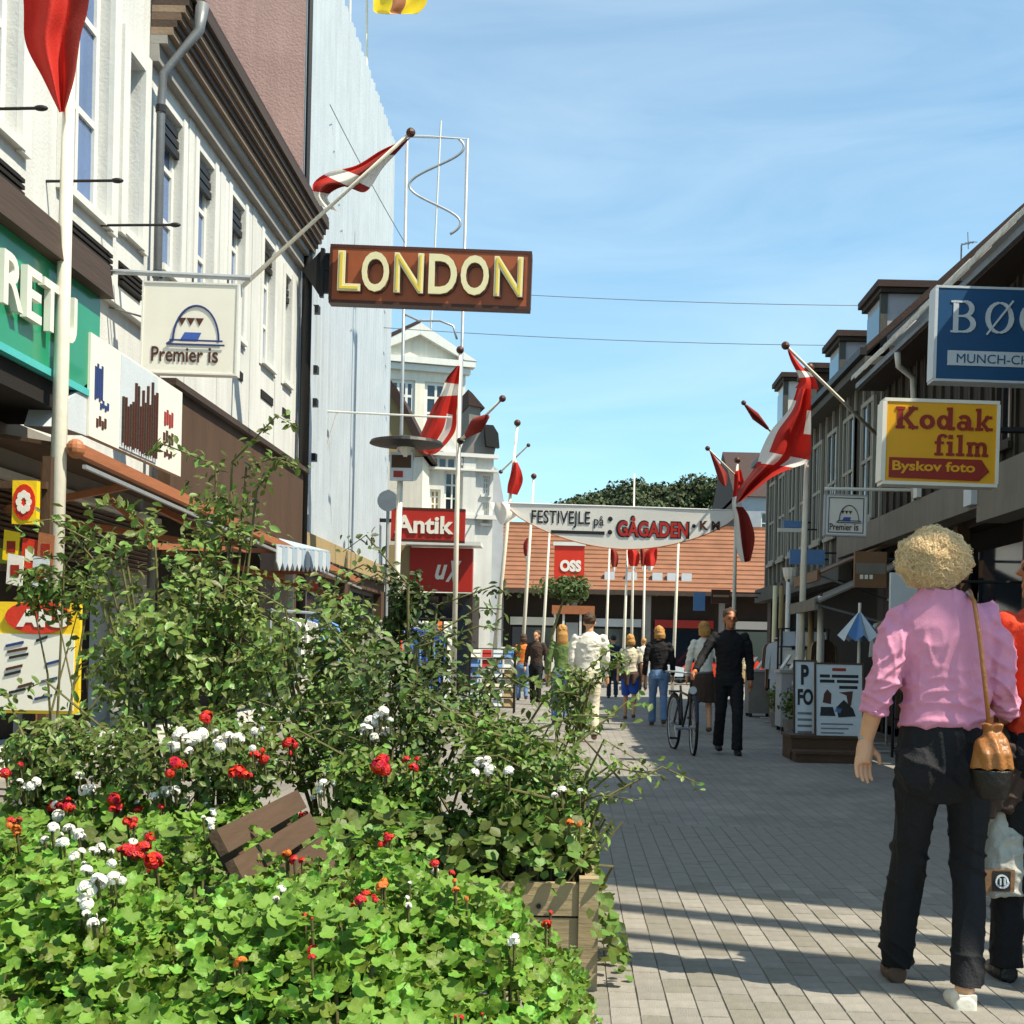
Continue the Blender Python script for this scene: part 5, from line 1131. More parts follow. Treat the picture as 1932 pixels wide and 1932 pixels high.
MB().rings([(c.x, c.y, c.z - .24, .05, .05), (c.x, c.y, c.z - .05, .14, .14), (c.x, c.y, c.z + .12, .17, .17)], 12).build('shade', 'sign_white', t); MB().tube([c + Vector((0, 0, .12)), c + Vector((0, 0, .3)), Vector((5, c.y, c.z + .3))], .02, 6).build('arm', 'black_metal', t)
# clothes rails and goods before the shaded shops
def rail(loc, L, n, label, group, cols, ang=0.0, h=1.55):
    t = thing('clothes_rail', loc, label, 'clothes rail', group); c, s = math.cos(ang), math.sin(ang); o = Vector(loc); e = Vector((c, s, 0)); f = Vector((-s, c, 0))
    fm = MB()
    for k in (-1, 1):
        fm.tube([o + e * k * L / 2, o + e * k * L / 2 + Vector((0, 0, h))], .016, 6); fm.tube([o + e * k * L / 2 - f * .25 + Vector((0, 0, .03)), o + e * k * L / 2 + f * .25 + Vector((0, 0, .03))], .016, 6)
    fm.tube([o - e * L / 2 + Vector((0, 0, h)), o + e * L / 2 + Vector((0, 0, h))], .016, 6); fm.build('frame', 'galvanised', t)
    for k in range(n):
        x = -L / 2 + L * (k + .5) / n; p = o + e * x + Vector((0, 0, h - .06)); w, hh = random.uniform(.17, .24), random.uniform(.6, .95); g_ = Fr(p, f + e * random.uniform(-.25, .25))
        MB().prism(g_, [(-.035, .0), (-w * .85, -.05), (-w * 1.0, -.12), (-w * 1.12, -.5), (-w * .86, -.51), (-w * .74, -.2), (-w * .78, -hh), (-w * .2, -hh - .02), (w * .4, -hh + .01), (w * .78, -hh * random.uniform(.97, 1.03)), (w * .74, -.2), (w * .86, -.5), (w * 1.12, -.51), (w * 1.0, -.12), (w * .85, -.05), (.035, .0), (.0, -.03)][::-1], -.025, .025).build('garment', random.choice(cols), t)
    return t
BRT = ['blue_cloth', 'shirt_red', 'cream_cloth', 'shirt_white', 'petal_orange', 'green_cloth', 'blue_paint', 'jacket_black']
DRK = ['jacket_black', 'skirt_brown', 'denim_dark', 'cream_cloth', 'brown_panel', 'pale_print', 'tan_wall', 'shirt_red']
rail((3.9, 21.0, 0), 1.5, 10, 'clothes rail with dark garments behind the cross flagpole', 'clothes rails on the shaded side', DRK, R(82))
rail((3.75, 24.6, 0), 1.6, 10, 'clothes rail with dark garments by the far timber shop', 'clothes rails on the shaded side', DRK, R(85))
rail((4.2, 17.6, 0), 1.6, 11, 'clothes rail with garments before the shop behind the poster boards', 'clothes rails on the shaded side', DRK + ['blue_paint', 'sign_white'], R(80), 1.8)
for k, (x, y, w, h, m, lab) in enumerate(((3.55, 21.6, .45, .95, 'dormer_grey', 'grey upright shop counter on the pavement of the shaded side'), (3.45, 19.3, .4, .8, 'fascia_grey', 'lower grey shop bin on the shaded pavement'), (3.7, 26.5, .5, .9, 'stone_grey', 'stone coloured shop bin by the far timber shop'))):
    t = thing('shop_bin', (x, y, 0), lab, 'bin'); MB().box(x - w / 2, x + w / 2, y - .3, y + .3, .08, h).build('body', m, t); MB().box(x - w / 2 - .03, x + w / 2 + .03, y - .33, y + .33, h + .002, h + .05).build('rim', 'galvanised', t)
    for sx in (-1, 1):
        for sy in (-1, 1): MB().box(x + sx * (w / 2 - .05) - .03, x + sx * (w / 2 - .05) + .03, y + sy * .25 - .03, y + sy * .25 + .03, 0, .079).build('foot', 'black_metal', t)
    for j in range(3): MB().bar((x - w / 2 + j * w / 3, y - .25, h + .06), (x - w / 2 + j * w / 3 + .2, y + .1, h + .28), .05, .04).build('goods', 'sign_white', t)
def rack(loc, w, h, label, cols, rows=6, colsn=4):
    t = thing('display_rack', loc, label, 'display rack'); o = Vector(loc); fm = MB()
    for sx in (-1, 1):
        for sy in (-1, 1): fm.tube([o + Vector((sx * w / 2, sy * .2, 0)), o + Vector((sx * w / 2, sy * .2, h))], .018, 6)
    for z in np.linspace(.12, h, rows + 1):
        fm.tube([o + Vector((-w / 2, -.2, z)), o + Vector((w / 2, -.2, z))], .01, 5); fm.tube([o + Vector((-w / 2, .2, z)), o + Vector((w / 2, .2, z))], .01, 5)
    fm.build('frame', 'black_metal', t); dz = (h - .12) / rows
    for r_ in range(rows):
        for c_ in range(colsn):
            x = -w / 2 + w * (c_ + .5) / colsn; z = .14 + dz * r_; f_ = Fr(o + Vector((x, -.2, z)), (1, 0, 0), (0, .35, 1)); ww = w / colsn * .42
            MB().fbox(f_, -ww, ww, 0, dz * .82, -.012, .0).build('card', random.choice(cols), t)
    return t
p = gz(928, 1345); rack((p.x, p.y, 0), .86, 1.25, 'display rack of postcards on the sunny paving behind the shrubs', ['sign_white', 'pale_print', 'cream_cloth', 'tan_wall', 'blue_paint', 'sign_white', 'antik_red'])
rack((-3.3, 29.5, 0), 1.2, 1.9, 'tall display rack of prints by the red shop', ['pale_print', 'sign_white', 'dormer_grey', 'petal_orange'], 5, 5)
rail((-2.7, 13.5, 0), 1.7, 11, 'clothes rail with bright garments behind the tall shrubs', 'clothes rails on the sunny side', BRT, R(75))
rail((-2.2, 17.5, 0), 1.7, 11, 'clothes rail with bright garments on the sunny paving', 'clothes rails on the sunny side', BRT, R(70))
rail((-3.0, 21.5, 0), 1.7, 11, 'clothes rail with garments below the fringed awning', 'clothes rails on the sunny side', BRT, R(78))
rack((4.35, 16.0, 0), .9, 1.9, 'tall display rack of prints at the shaded shop door', ['dormer_grey', 'pale_print', 'blue_paint', 'skirt_brown', 'sign_white'], 5, 3)
rack((3.95, 23.0, 0), .8, 1.7, 'narrow display rack beyond the cross flagpole', ['tan_wall', 'pale_print', 'skirt_brown', 'sign_white'], 5, 3)
for k, (u, v0, v1, Y, m) in enumerate(((1462, 1105, 1235, 25.5, 'cream_letter'), (1474, 1105, 1240, 24.9, 'tan_wall'), (1487, 1098, 1240, 24.3, 'sign_white'), (1507, 1150, 1245, 22.5, 'pale_print'), (1530, 1155, 1245, 20.6, 'tan_wall'), (1548, 1125, 1240, 19.6, 'sign_white'))):
    a = at(u, v0, Y); t = thing('rolled_cloth', (a.x, a.y, 0), ['cream', 'tan', 'white', 'pale grey', 'light brown', 'broad white'][k] + ' cloth roll standing upright before the shaded shops', 'cloth roll')
    MB().tube([(a.x, a.y, .0), (a.x + .01, a.y, a.z)], [.05, .045], 10).build('roll', m, t, smooth=True); MB().tube([(a.x + .01, a.y, a.z), (a.x + .01, a.y, a.z + .05)], .02, 8).build('core', 'brown_board', t)
t = thing('parasol', at(1622, 1260, 17.0), 'folded blue and white parasol hanging by the shaded shop', 'parasol'); c = at(1622, 1152, 17.0)
MB().tube([(c.x, c.y, 0), (c.x, c.y, c.z + .1)], .02, 8).build('pole', 'sign_white', t)
for k in range(8):
    a0, a1 = 2 * PI * k / 8, 2 * PI * (k + 1) / 8; r0 = .28
    MB().add([(c.x, c.y, c.z), (c.x + r0 * math.cos(a0), c.y + r0 * math.sin(a0), c.z - .32), (c.x + r0 * .8 * math.cos((a0 + a1) / 2), c.y + r0 * .8 * math.sin((a0 + a1) / 2), c.z - .4), (c.x + r0 * math.cos(a1), c.y + r0 * math.sin(a1), c.z - .32)], [(0, 1, 2), (0, 2, 3)]).build('panel', 'blue_paint' if k % 2 else 'pale_print', t)
for k, (x, y, h) in enumerate(((3.35, 20.2, .55), (3.5, 22.6, .6), (3.3, 17.2, .5))):
    t = thing('potted_plant', (x, y, 0), ['small potted plant by the lower grey shop bin', 'potted plant between the shop bins of the shaded side', 'potted plant behind the poster boards'][k], 'plant')
    MB().rings([(x, y, 0, .13, .13), (x, y, .26, .17, .17)], 14).build('pot', 'stone_grey', t); d = np.random.normal(0, 1, (260, 3)); d /= np.linalg.norm(d, axis=1)[:, None]
    leaves('foliage', np.array((x, y, .26 + h * .4)) + d * np.random.uniform(.3, 1, (260, 1)) * np.array((.24, .24, h * .5)), d, np.random.uniform(.05, .09, 260), OVAL, 'leaf_mid', t)
# parked cars far off on the square
def car(x, y, m, label):
    t = thing('parked_car', (x, y, 0), label, 'car', 'cars parked on the square'); fr = Fr((x, y, 0), (1, 0, 0))
    MB().prism(fr, [(-2.1, .35), (2.1, .35), (2.15, .7), (1.3, .85), (-1.9, .88), (-2.15, .7)], -1.6, 0).build('body', m, t)
    cb = MB().prism(fr, [(-1.7, .88), (.95, .86), (.45, 1.38), (-1.2, 1.4)], -1.5, -.1).build('cabin', m, t); MB().prism(fr, [(-1.45, .93), (.7, .91), (.38, 1.3), (-1.1, 1.32)], -.11, -.06).build('pane', 'glass_dark', cb)
    for s in (-1.3, 1.3):
        w = MB().tube([(x + s, y - .02, .32), (x + s, y + .2, .32)], .32, 16).build('wheel', 'rubber', t); MB().tube([(x + s, y - .04, .32), (x + s, y - .018, .32)], .18, 12).build('rim', 'galvanised', w)
for x, y, m, lab in ((2.2, 52.5, 'pale_print', 'pale grey car parked on the square below the orange roof'), (6.6, 53.5, 'shirt_red', 'red car parked on the square below the orange roof'), (-2.6, 53, 'shirt_white', 'white car parked on the square by the kiosk')): car(x, y, m, lab)

# ================================================================ planters, bench and plants
def planter(x0, x1, y0, y1, h, label):
    t = thing('planter', ((x0 + x1) / 2, (y0 + y1) / 2, 0), label, 'planter'); n = 3; dz = (h - .02) / n
    for k in range(n):
        z0_, z1_ = .02 + k * dz, .02 + (k + 1) * dz - .008; j = random.uniform(-.004, .004)
        MB().box(x0 + .05, x1 - .05, y0 + j, y0 + .035 + j, z0_, z1_).build('plank', 'wood_light', t); MB().box(x0 + .05, x1 - .05, y1 - .035, y1, z0_, z1_).build('plank', 'wood_light', t)
        MB().box(x0, x0 + .035, y0 + .05, y1 - .05, z0_, z1_).build('plank', 'wood_light', t); MB().box(x1 - .035 + j, x1 + j, y0 + .05, y1 - .05, z0_, z1_).build('plank', 'wood_light', t)
    for x in (x0 - .012, x1 - .058):
        for y in (y0 - .012, y1 - .058): MB().box(x, x + .07, y, y + .07, 0, h + .012).build('corner_post', 'wood_light', t)
    for z in (.1, .3): MB().tube([(x1 - .2, y0 - .008, z), (x1 - .2, y0 + .004, z)], .009, 8).build('bolt', 'black_metal', t)
    MB().box(x0 + .036, x1 - .036, y0 + .036, y1 - .036, .01, h - .06).build('soil', 'soil', t)
planter(-2.6, 0.05, 2.0, 3.15, .34, 'low wooden planter full of bright green bedding plants')
planter(-3.3, -1.05, 3.4, 4.6, .36, 'wooden planter left of the bench with red and white flowers')
planter(-3.3, 0.09, 4.7, 6.5, .39, 'pale wooden planter with rose shrubs beside the shaded paving')
bn = thing('bench', (-.65, 3.3, 0), 'brown slatted wooden bench half hidden between the planters', 'bench')
for k, (x, z) in enumerate(((-.83, .735), (-.79, .665), (-.752, .595), (-.715, .525))): MB().bar((x, 3.12, z), (x, 4.03, z), .022, .062, (-.55, 0, 1)).build('back_slat', 'wood_bench', bn)
for k in range(4): MB().bar((-.64 + .1 * k, 3.12, .40), (-.64 + .1 * k, 4.03, .40), .085, .03).build('seat_slat', 'wood_bench', bn)
for y in (3.3, 3.85):
    MB().bar((-.875, y, .74), (-.68, y, .36), .05, .05).build('back_support', 'wood_bench', bn); MB().box(-.68, -.62, y - .03, y + .03, 0, .38).build('leg', 'wood_bench', bn); MB().box(-.38, -.32, y - .03, y + .03, 0, .38).build('leg', 'wood_bench', bn)
def clamp(x, a, b): return max(a, min(b, x))
def zbed(x, y):
    if y < 3.45: z = (.43 + .06 * clamp((y - 2.1) / .9, 0, 1)) + (.14 + .30 * clamp((y - 2.1) / .9, 0, 1)) * clamp(-x * 1.4, 0, .55)
    elif x < -.9: z = .56
    else: z = .62
    z -= .12 * math.exp(-((x + .66) / .17) ** 2 - ((y - 3.2) / .3) ** 2)
    return z + .12 * mnoise.noise(Vector((x * 3.1, y * 3.1, 1.7))) + .035 * mnoise.noise(Vector((x * 9, y * 9, 4)))
leaf_mb = MB(); leaf_mb.add(LOBED[0], LOBED[1]); LEAF = leaf_mb.mesh('leaf', ['leaf_bright'], Vector((0, 0, 0)), True)
plants = []; ALLP = []
def bedding(x, y, r, n, m, label, group, size=(.035, .062), singles=0, shape=ROUND):
    t = thing('bedding_plant', (x, y, zbed(x, y) - .2), label, 'plant', group); plants.append((t, x, y, m))
    P, N = [], []
    for k in range(n):
        a, q = random.uniform(0, 2 * PI), r * math.sqrt(random.random()) * 1.15; px, py = x + q * math.cos(a), y + q * math.sin(a)
        if mnoise.noise(Vector((px * 6.5, py * 6.5, 9.3))) < -.26 and random.random() < .9: px, py = x, y; q = 0; deep = .16
        else: deep = random.random() ** 1.5 * .2
        z = zbed(px, py) - deep - .10 * (q / r) ** 3 * random.random(); deep = 0; z = z
        if px > .02: z -= (px - .02) * 2.6
        P.append((px, py, z)); N.append(((px - x) * .8, (py - y) * .8 - .35, 1.0))
    ALLP.extend((q, t) for q in P)
    order = sorted(range(n), key=lambda i: -(P[i][2] - .08 * abs(P[i][1] - y)))
    for i in order[:singles]:
        o = bpy.data.objects.new('leaf', LEAF); COL.objects.link(o); o.parent = t
        o.location = Vector(P[i]) - ORG[t.name] + Vector((0, 0, .012)); nn = (Vector(N[i]) + Vector((random.gauss(0, .5), random.gauss(0, .5), random.gauss(0, .2)))).normalized()
        o.rotation_euler = (nn.to_track_quat('Z', 'Y') @ Vector((0, 0, 1)).rotation_difference(Vector((0, 0, 1)))).to_euler(); o.rotation_euler.rotate_axis('Z', random.uniform(0, 6.28))
        s = random.uniform(*size) * 1.1; o.scale = (s, s, s)
    keep = order[singles:]
    leaves('foliage', [P[i] for i in keep], [N[i] for i in keep], np.random.uniform(*size, len(keep)), shape, m, t, .7)
    st = MB()
    for k in range(8):
        a = random.uniform(0, 6.28); q = r * random.random(); ex, ey = x + q * math.cos(a), y + q * math.sin(a); st.tube([(x + .2 * (ex - x), y + .2 * (ey - y), .28), (ex, ey, zbed(ex, ey) - .05)], .004, 4)
    st.build('stems', 'stem', t, kind='stuff')
    return t
for y in (2.15, 2.5, 2.85, 3.15):
    x = -.02 - .1 * (y > 2.6)
    while x > -.46 * y - .35:
        if y < 3.0 or x < .1:
            near = y < 2.6
            bedding(x + random.uniform(-.06, .06), y + random.uniform(-.06, .06), .27, 1200, 'leaf_bright', 'bright green round-leaved plant in the near low planter', 'bedding plants in the near planter', (.022, .045) if near else (.02, .04), 45 if near else 20, LOBED)
        x -= .36
for y in (3.55, 3.95, 4.35):
    x = -1.3
    while x > -.46 * y - .35:
        bedding(x + random.uniform(-.06, .06), y + random.uniform(-.06, .06), .3, 560, 'leaf_bright' if random.random() < .6 else 'leaf_mid', 'green bedding plant in the planter left of the bench', 'bedding plants left of the bench', (.035, .06), 12); x -= .42
for y, xs in ((4.85, (-2.7, -2.2, -1.75, -1.3, -.9, -.5, -.12)), (5.25, (-2.5, -1.9, -1.4, -.85, -.35, -.05))):
    for x in xs: bedding(x, y, .3, 520, 'leaf_mid' if x > -1 else 'leaf_bright', 'mid green bedding plant at the foot of the rose shrubs', 'bedding plants under the rose shrubs', (.03, .055), 8)
petal = MB(); petal.add(*OVAL)
def flower_mesh(m, n, R_, s):
    d = np.random.normal(0, 1, (n, 3)); d[:, 2] = np.abs(d[:, 2]) * .8; d /= np.linalg.norm(d, axis=1)[:, None]
    mb = MB(); tv, tf = ROUND
    for q in d:
        n_ = Vector(q); t = n_.orthogonal().normalized(); t.rotate(Matrix.Rotation(random.uniform(0, 6), 3, n_)); b = n_.cross(t)
        mb.add([Vector(q) * R_ + (t * v[0] + b * v[1] + n_ * v[2]) * s for v in tv], tf)
    return mb.mesh('flower', [m], Vector((0, 0, 0)), True)
FM = {k: [flower_mesh(k, 42, .024, .019) for _ in range(3)] for k in ('petal_red', 'petal_white', 'petal_orange')}
FLW = [('petal_red', [(255, 1625, 1.5), (290, 1635, 1.5), (270, 1612, 1.3), (240, 1615, 1.2), (100, 1527, 1), (128, 1530, .9), (215, 1515, 1), (225, 1530, .8), (240, 1560, .8), (262, 1535, .8), (330, 1447, 1.1), (450, 1462, 1.1), (460, 1470, .9), (545, 1410, 1.1), (715, 1452, 1.3), (725, 1462, 1), (780, 1455, .8), (390, 1357, .9), (385, 1360, .8), (735, 1592, .9), (680, 1712, 1), (690, 1700, .9), (592, 1808, 1.1), (1030, 1755, .8), (545, 1600, .8), (555, 1632, .8), (20, 1560, .8), (570, 1545, .6), (575, 1740, .5), (870, 1932, .5), (10, 1465, .9), (820, 1640, .8), (480, 1432, .9), (500, 1440, .8)]),
       ('petal_white', [(165, 1690, 1.6), (185, 1675, 1.4), (215, 1670, 1.3), (160, 1712, 1.4), (170, 1740, 1.1), (175, 1755, 1), (150, 1590, 1), (110, 1545, 1), (100, 1570, 1), (130, 1575, 1), (60, 1490, .9), (68, 1482, .8), (150, 1470, .8), (160, 1498, 1), (340, 1395, 1.2), (365, 1400, 1.2), (380, 1392, 1.1), (430, 1398, 1), (450, 1400, 1), (415, 1415, .9), (330, 1415, .9), (480, 1388, .8), (310, 1500, .9), (330, 1497, .8), (290, 1510, .8), (400, 1540, .8), (395, 1560, .8), (970, 1785, .9), (250, 1600, .8), (190, 1610, .9), (120, 1600, .9), (140, 1625, .8), (210, 1640, .8), (605, 1500, .8), (530, 1690, .8), (770, 1720, .6), (820, 1650, .7), (905, 1445, .9), (925, 1460, 1), (960, 1462, .9), (1060, 1498, .8), (610, 1485, .8), (700, 1370, 1.2), (690, 1385, 1.1), (715, 1360, 1.0), (720, 1385, 1)]),
       ('petal_orange', [(455, 1828, 1), (540, 1618, .9), (720, 1685, 1), (30, 1575, .8), (1075, 1560, .7), (860, 1690, .6)])]
def shrub(u0, u1, v0, v1, Y, n, m, label, size=(.03, .05), arch=5, base_v=None, dens=1.3, twig=7):
    c = at((u0 + u1) / 2, (v0 + v1) / 2, Y); s = Y / F_PX; rx, rz = (u1 - u0) / 2 * s, (v1 - v0) / 2 * s; ry = min(.6, rx)
    t = thing('shrub', (c.x, c.y, .33), label, 'shrub', None)
    P, N = [], []; seed = random.uniform(0, 50)
    while len(P) < n:
        d = Vector((random.gauss(0, 1), random.gauss(0, 1), random.gauss(0, 1))).normalized() * random.random() ** .45
        q = Vector((c.x + d.x * rx, c.y + d.y * ry, c.z + d.z * rz))
        if mnoise.noise(q * 4.2 + Vector((seed, 0, 0))) < -.02 * dens and random.random() < .93: continue
        if d.length > .8 and mnoise.noise(q * 7 + Vector((0, seed, 0))) < .06: continue
        P.append(tuple(q)); N.append((d.x, d.y - .4, d.z + .7))
    tw = MB(); base = Vector((c.x, c.y, .33))
    for k in range(twig):
        e = Vector(random.choice(P)); b = base + Vector((random.gauss(0, .12), random.gauss(0, .1), 0)); mid = b.lerp(e, .55) + Vector((random.gauss(0, .06), 0, .12 * rz)); tw.tube([b, mid, e], [.009, .006, .002], 5)
    for k in range(arch):                                              # long shoots that leave the mass and arch over
        a = random.uniform(.2, PI - .2); e0 = Vector((c.x + .7 * rx * math.cos(a), c.y + random.uniform(-.2, .1), c.z + .75 * rz * math.sin(a)))
        e1 = e0 + Vector((random.uniform(.1, .3) * math.copysign(1, math.cos(a)), random.uniform(-.1, .1), random.uniform(.05, .22))); e2 = e1 + Vector((random.uniform(.05, .15) * math.copysign(1, math.cos(a)), 0, -random.uniform(0, .08)))
        tw.tube([base, e0, e1, e2], [.008, .006, .004, .002], 5)
        for f in np.linspace(0, 1, 16):
            q = e0.lerp(e1, f / .7) if f < .7 else e1.lerp(e2, (f - .7) / .3)
            for _ in range(2): P.append(tuple(q + Vector((random.gauss(0, .022), random.gauss(0, .022), random.gauss(0, .022))))); N.append((random.gauss(0, .6), -.4, .8))
    ALLP.extend((q, t) for q in P)
    tw.build('twigs', 'stem', t, kind='stuff'); leaves('foliage', P, N, np.random.uniform(*size, len(P)), OVAL, m, t, .7); return t
shrub(130, 540, 940, 1470, 6.0, 3300, 'leaf_rose', 'tall green rose shrub with arching shoots before the orange awning', (.035, .062), 7)
shrub(330, 520, 840, 1060, 6.1, 230, 'leaf_rose', 'loose high shoots of the rose shrub against the brown boards', (.035, .06), 4, dens=.2)
shrub(430, 800, 1075, 1500, 5.9, 2500, 'leaf_rose', 'broad rose shrub in front of the clothes rails', (.033, .058), 6)
shrub(600, 950, 1170, 1560, 5.5, 2100, 'leaf_dark', 'dark leaved shrub in the middle of the rear planter', (.03, .055), 5)
shrub(715, 850, 1070, 1330, 5.8, 1300, 'leaf_dark', 'upright dark shrub below the red shop', (.03, .05), 4)
shrub(820, 1135, 1340, 1660, 5.1, 3600, 'leaf_mid', 'low spreading shrub at the planter corner by the shaded paving', (.028, .05), 6)
shrub(90, 640, 1340, 1540, 5.35, 2900, 'leaf_rose', 'low spreading rose shrub with white blossoms behind the bench', (.03, .052), 4)
shrub(560, 860, 1390, 1560, 5.2, 2000, 'leaf_mid', 'low green bush below the dark shrub', (.03, .05), 3)
corner_shrub = shrub(1010, 1160, 1440, 1660, 5.0, 700, 'leaf_rose', 'small loose shrub overhanging the paving edge', (.025, .045), 6)
shrub(0, 220, 1350, 1560, 5.4, 2000, 'leaf_rose', 'low rose bush under the price board', (.03, .055), 3)
shrub(20, 200, 1050, 1180, 7.0, 420, 'leaf_mid', 'sprigs of a shrub beside the thick flagpole', (.035, .06), 2, twig=3)
shrub(1025, 1130, 1240, 1400, 9.0, 420, 'leaf_rose', 'small potted shrub on the sunny paving behind the planters', (.04, .07), 3)
shrub(870, 960, 1290, 1420, 8.0, 420, 'leaf_mid', 'small shrub before the postcard rack', (.04, .07), 2)
for (uu, vv, ee) in ((1165, 1450, (1242, 1462)), (1140, 1395, (1212, 1440)), (1130, 1500, (1205, 1510))):   # bare twigs reaching over the paving
    a, b = at(1080, 1520, 5.0), at(uu, vv, 4.95); c = at(ee[0], ee[1], 4.9)
    t = corner_shrub; MB().tube([a, b, c], [.006, .004, .002], 5).build('shoot', 'stem', t)
    P = [tuple(b.lerp(c, f) + Vector((random.gauss(0, .018), random.gauss(0, .018), random.gauss(0, .018)))) for f in np.linspace(-.3, 1, 16)]
    leaves('leaf_spray', P, [(0, -.5, 1)] * len(P), np.random.uniform(.02, .04, len(P)), OVAL, 'leaf_rose', t, .8)

# every flower head sits on the leaf that is seen at its place
AP = np.array([q for q, _ in ALLP]); AX, AY, AZ = AP[:, 0] / AP[:, 1] * F_PX, AP[:, 1], (EYE - AP[:, 2]) / AP[:, 1] * F_PX
BLOOM = {}
for m, L in FLW:
    L = [(u + random.gauss(0, 9) * k, v + random.gauss(0, 7) * k, s * (1 if k == 0 else random.uniform(.45, .8))) for (u, v, s) in L for k in (0, 1, 2)]
    for (u, v, s) in L:
        a, b = ab(u, v); d2 = (AX - a * F_PX) ** 2 + (AZ - b * F_PX) ** 2; idx = np.where(d2 < 12 ** 2)[0]
        if len(idx) == 0: idx = np.array([d2.argmin()])
        i = idx[AY[idx].argmin()]; t = ALLP[i][1]; Y = AY[i] - .03; p = at(u, v, Y) + Vector((0, 0, .012))
        o = bpy.data.objects.new('flower', random.choice(FM[m])); COL.objects.link(o); o.parent = t; o.location = p - ORG[t.name]
        sc = s * Y / 5.6; o.rotation_euler = (random.uniform(.3, 1.0), random.uniform(-.3, .3), random.uniform(0, 6)); o.scale = (sc, sc, sc)
        MB().tube([p - Vector((0, -.02, .06)), p], .003, 4).build('flower_stalk', 'stem', t)
        BLOOM.setdefault(t.name, set()).add({'petal_red': 'red', 'petal_white': 'white', 'petal_orange': 'orange'}[m])
for q, cs in BLOOM.items():
    ob = bpy.data.objects[q]
    if ob.get('group'): ob['label'] = ob['label'] + ', ' + ' and '.join(sorted(cs)) + ' flowers'

# ================================================================ people
def creases(co, sx, sy, sz, seed=0.0, sharp=2.5):
    """Ridged noise: soft cloth between narrow folds, stretched along one direction."""
    return np.array([(1 - min(1, abs(mnoise.noise(Vector((x * sx + seed, y * sy, z * sz)))) * 2.4)) ** sharp for x, y, z in co])
def fold_fn(amp, kz=42.0, seed=0.0):
    def f(co): return amp * (1.5 * creases(co, 7, 7, kz * .42, seed) + .9 * creases(co, 16, 16, 7, seed + 5) - .9)
    return f
def hand(mb, w, d, across, out, s=1.0, curl=.5):
    """Palm and five bent fingers. w wrist, d towards the fingertips, across from little finger to thumb side, out = back of the hand."""
    w, d, across, out = Vector(w), Vector(d).normalized(), Vector(across).normalized(), Vector(out).normalized()
    mb.tube([w - d * .02, w + d * .03 * s, w + d * .085 * s], [.024 * s, .032 * s, .03 * s], 10); 
    for k in (-1, 0, 1): mb.tube([w + d * .02 * s + across * k * .018 * s, w + d * .088 * s + across * k * .022 * s], [.016 * s, .0145 * s], 8)
    for k, L in zip((-1.5, -.5, .5, 1.5), (.055, .07, .078, .068)):
        b0 = w + d * .085 * s + across * k * .0205 * s; d1 = (d - out * curl * .5).normalized(); d2 = (d - out * curl * 1.2).normalized(); d3 = (d - out * curl * 2.2).normalized()
        j1 = b0 + d1 * L * .45 * s; j2 = j1 + d2 * L * .32 * s; j3 = j2 + d3 * L * .25 * s; mb.tube([b0 - d * .02, b0, j1, j2, j3], [.0085 * s, .0085 * s, .008 * s, .0074 * s, .006 * s], 8)
    t0 = w + d * .03 * s + across * .026 * s; t1 = t0 + (d * .55 + across * .6 - out * .25).normalized() * .04 * s; t2 = t1 + (d * .9 + across * .15 - out * .3).normalized() * .034 * s
    mb.tube([t0 - across * .012, t0, t1, t2], [.013 * s, .013 * s, .011 * s, .008 * s], 8)
def head(mb, c, turn=0.0, s=1.0):
    r = Matrix.Rotation(turn, 3, 'Z'); P = lambda x, y, z: Vector(c) + r @ Vector((x, y, z)) * s
    mb.ell(P(0, -.012, .02), (.076 * s, .094 * s, .1 * s), 16, 12, rot=r); mb.ell(P(0, .022, -.045), (.058 * s, .066 * s, .072 * s), 14, 10, rot=r); mb.ell(P(0, .07, -.095), (.026 * s, .022 * s, .022 * s), 10, 8, rot=r)
    mb.tube([P(0, .085, .015), P(0, .108, -.022)], [.009 * s, .014 * s], 8); mb.ell(P(0, .084, -.062), (.024 * s, .012 * s, .011 * s), 10, 6, rot=r); mb.ell(P(0, .082, .026), (.05 * s, .016 * s, .012 * s), 10, 6, rot=r)
    for k in (-1, 1): mb.ell(P(k * .079, -.008, -.012), (.012 * s, .02 * s, .032 * s), 8, 6, rot=r)
def face_bits(parent, c, turn, xf, s=1.0):
    r = Matrix.Rotation(turn, 3, 'Z')
    for k in (-1, 1):
        mb = MB().ell(Vector(c) + r @ Vector((k * .031, .083, .004)) * s, .0115 * s, 8, 6); mb.v = [tuple(xf(Vector(v))) for v in mb.v]; mb.build('eye', 'hair_black', parent)
def shoe(mb, a, fwd, s=1.0):
    a, f = Vector(a), Vector(fwd).normalized()
    mb.ell(a + f * .02 + Vector((0, 0, -.03)), (.042 * s, .042 * s, .045 * s)); mb.tube([a - f * .04 + Vector((0, 0, -.045)), a + f * .08 + Vector((0, 0, -.05)), a + f * .17 + Vector((0, 0, -.058))], [.038 * s, .043 * s, .028 * s], 10)
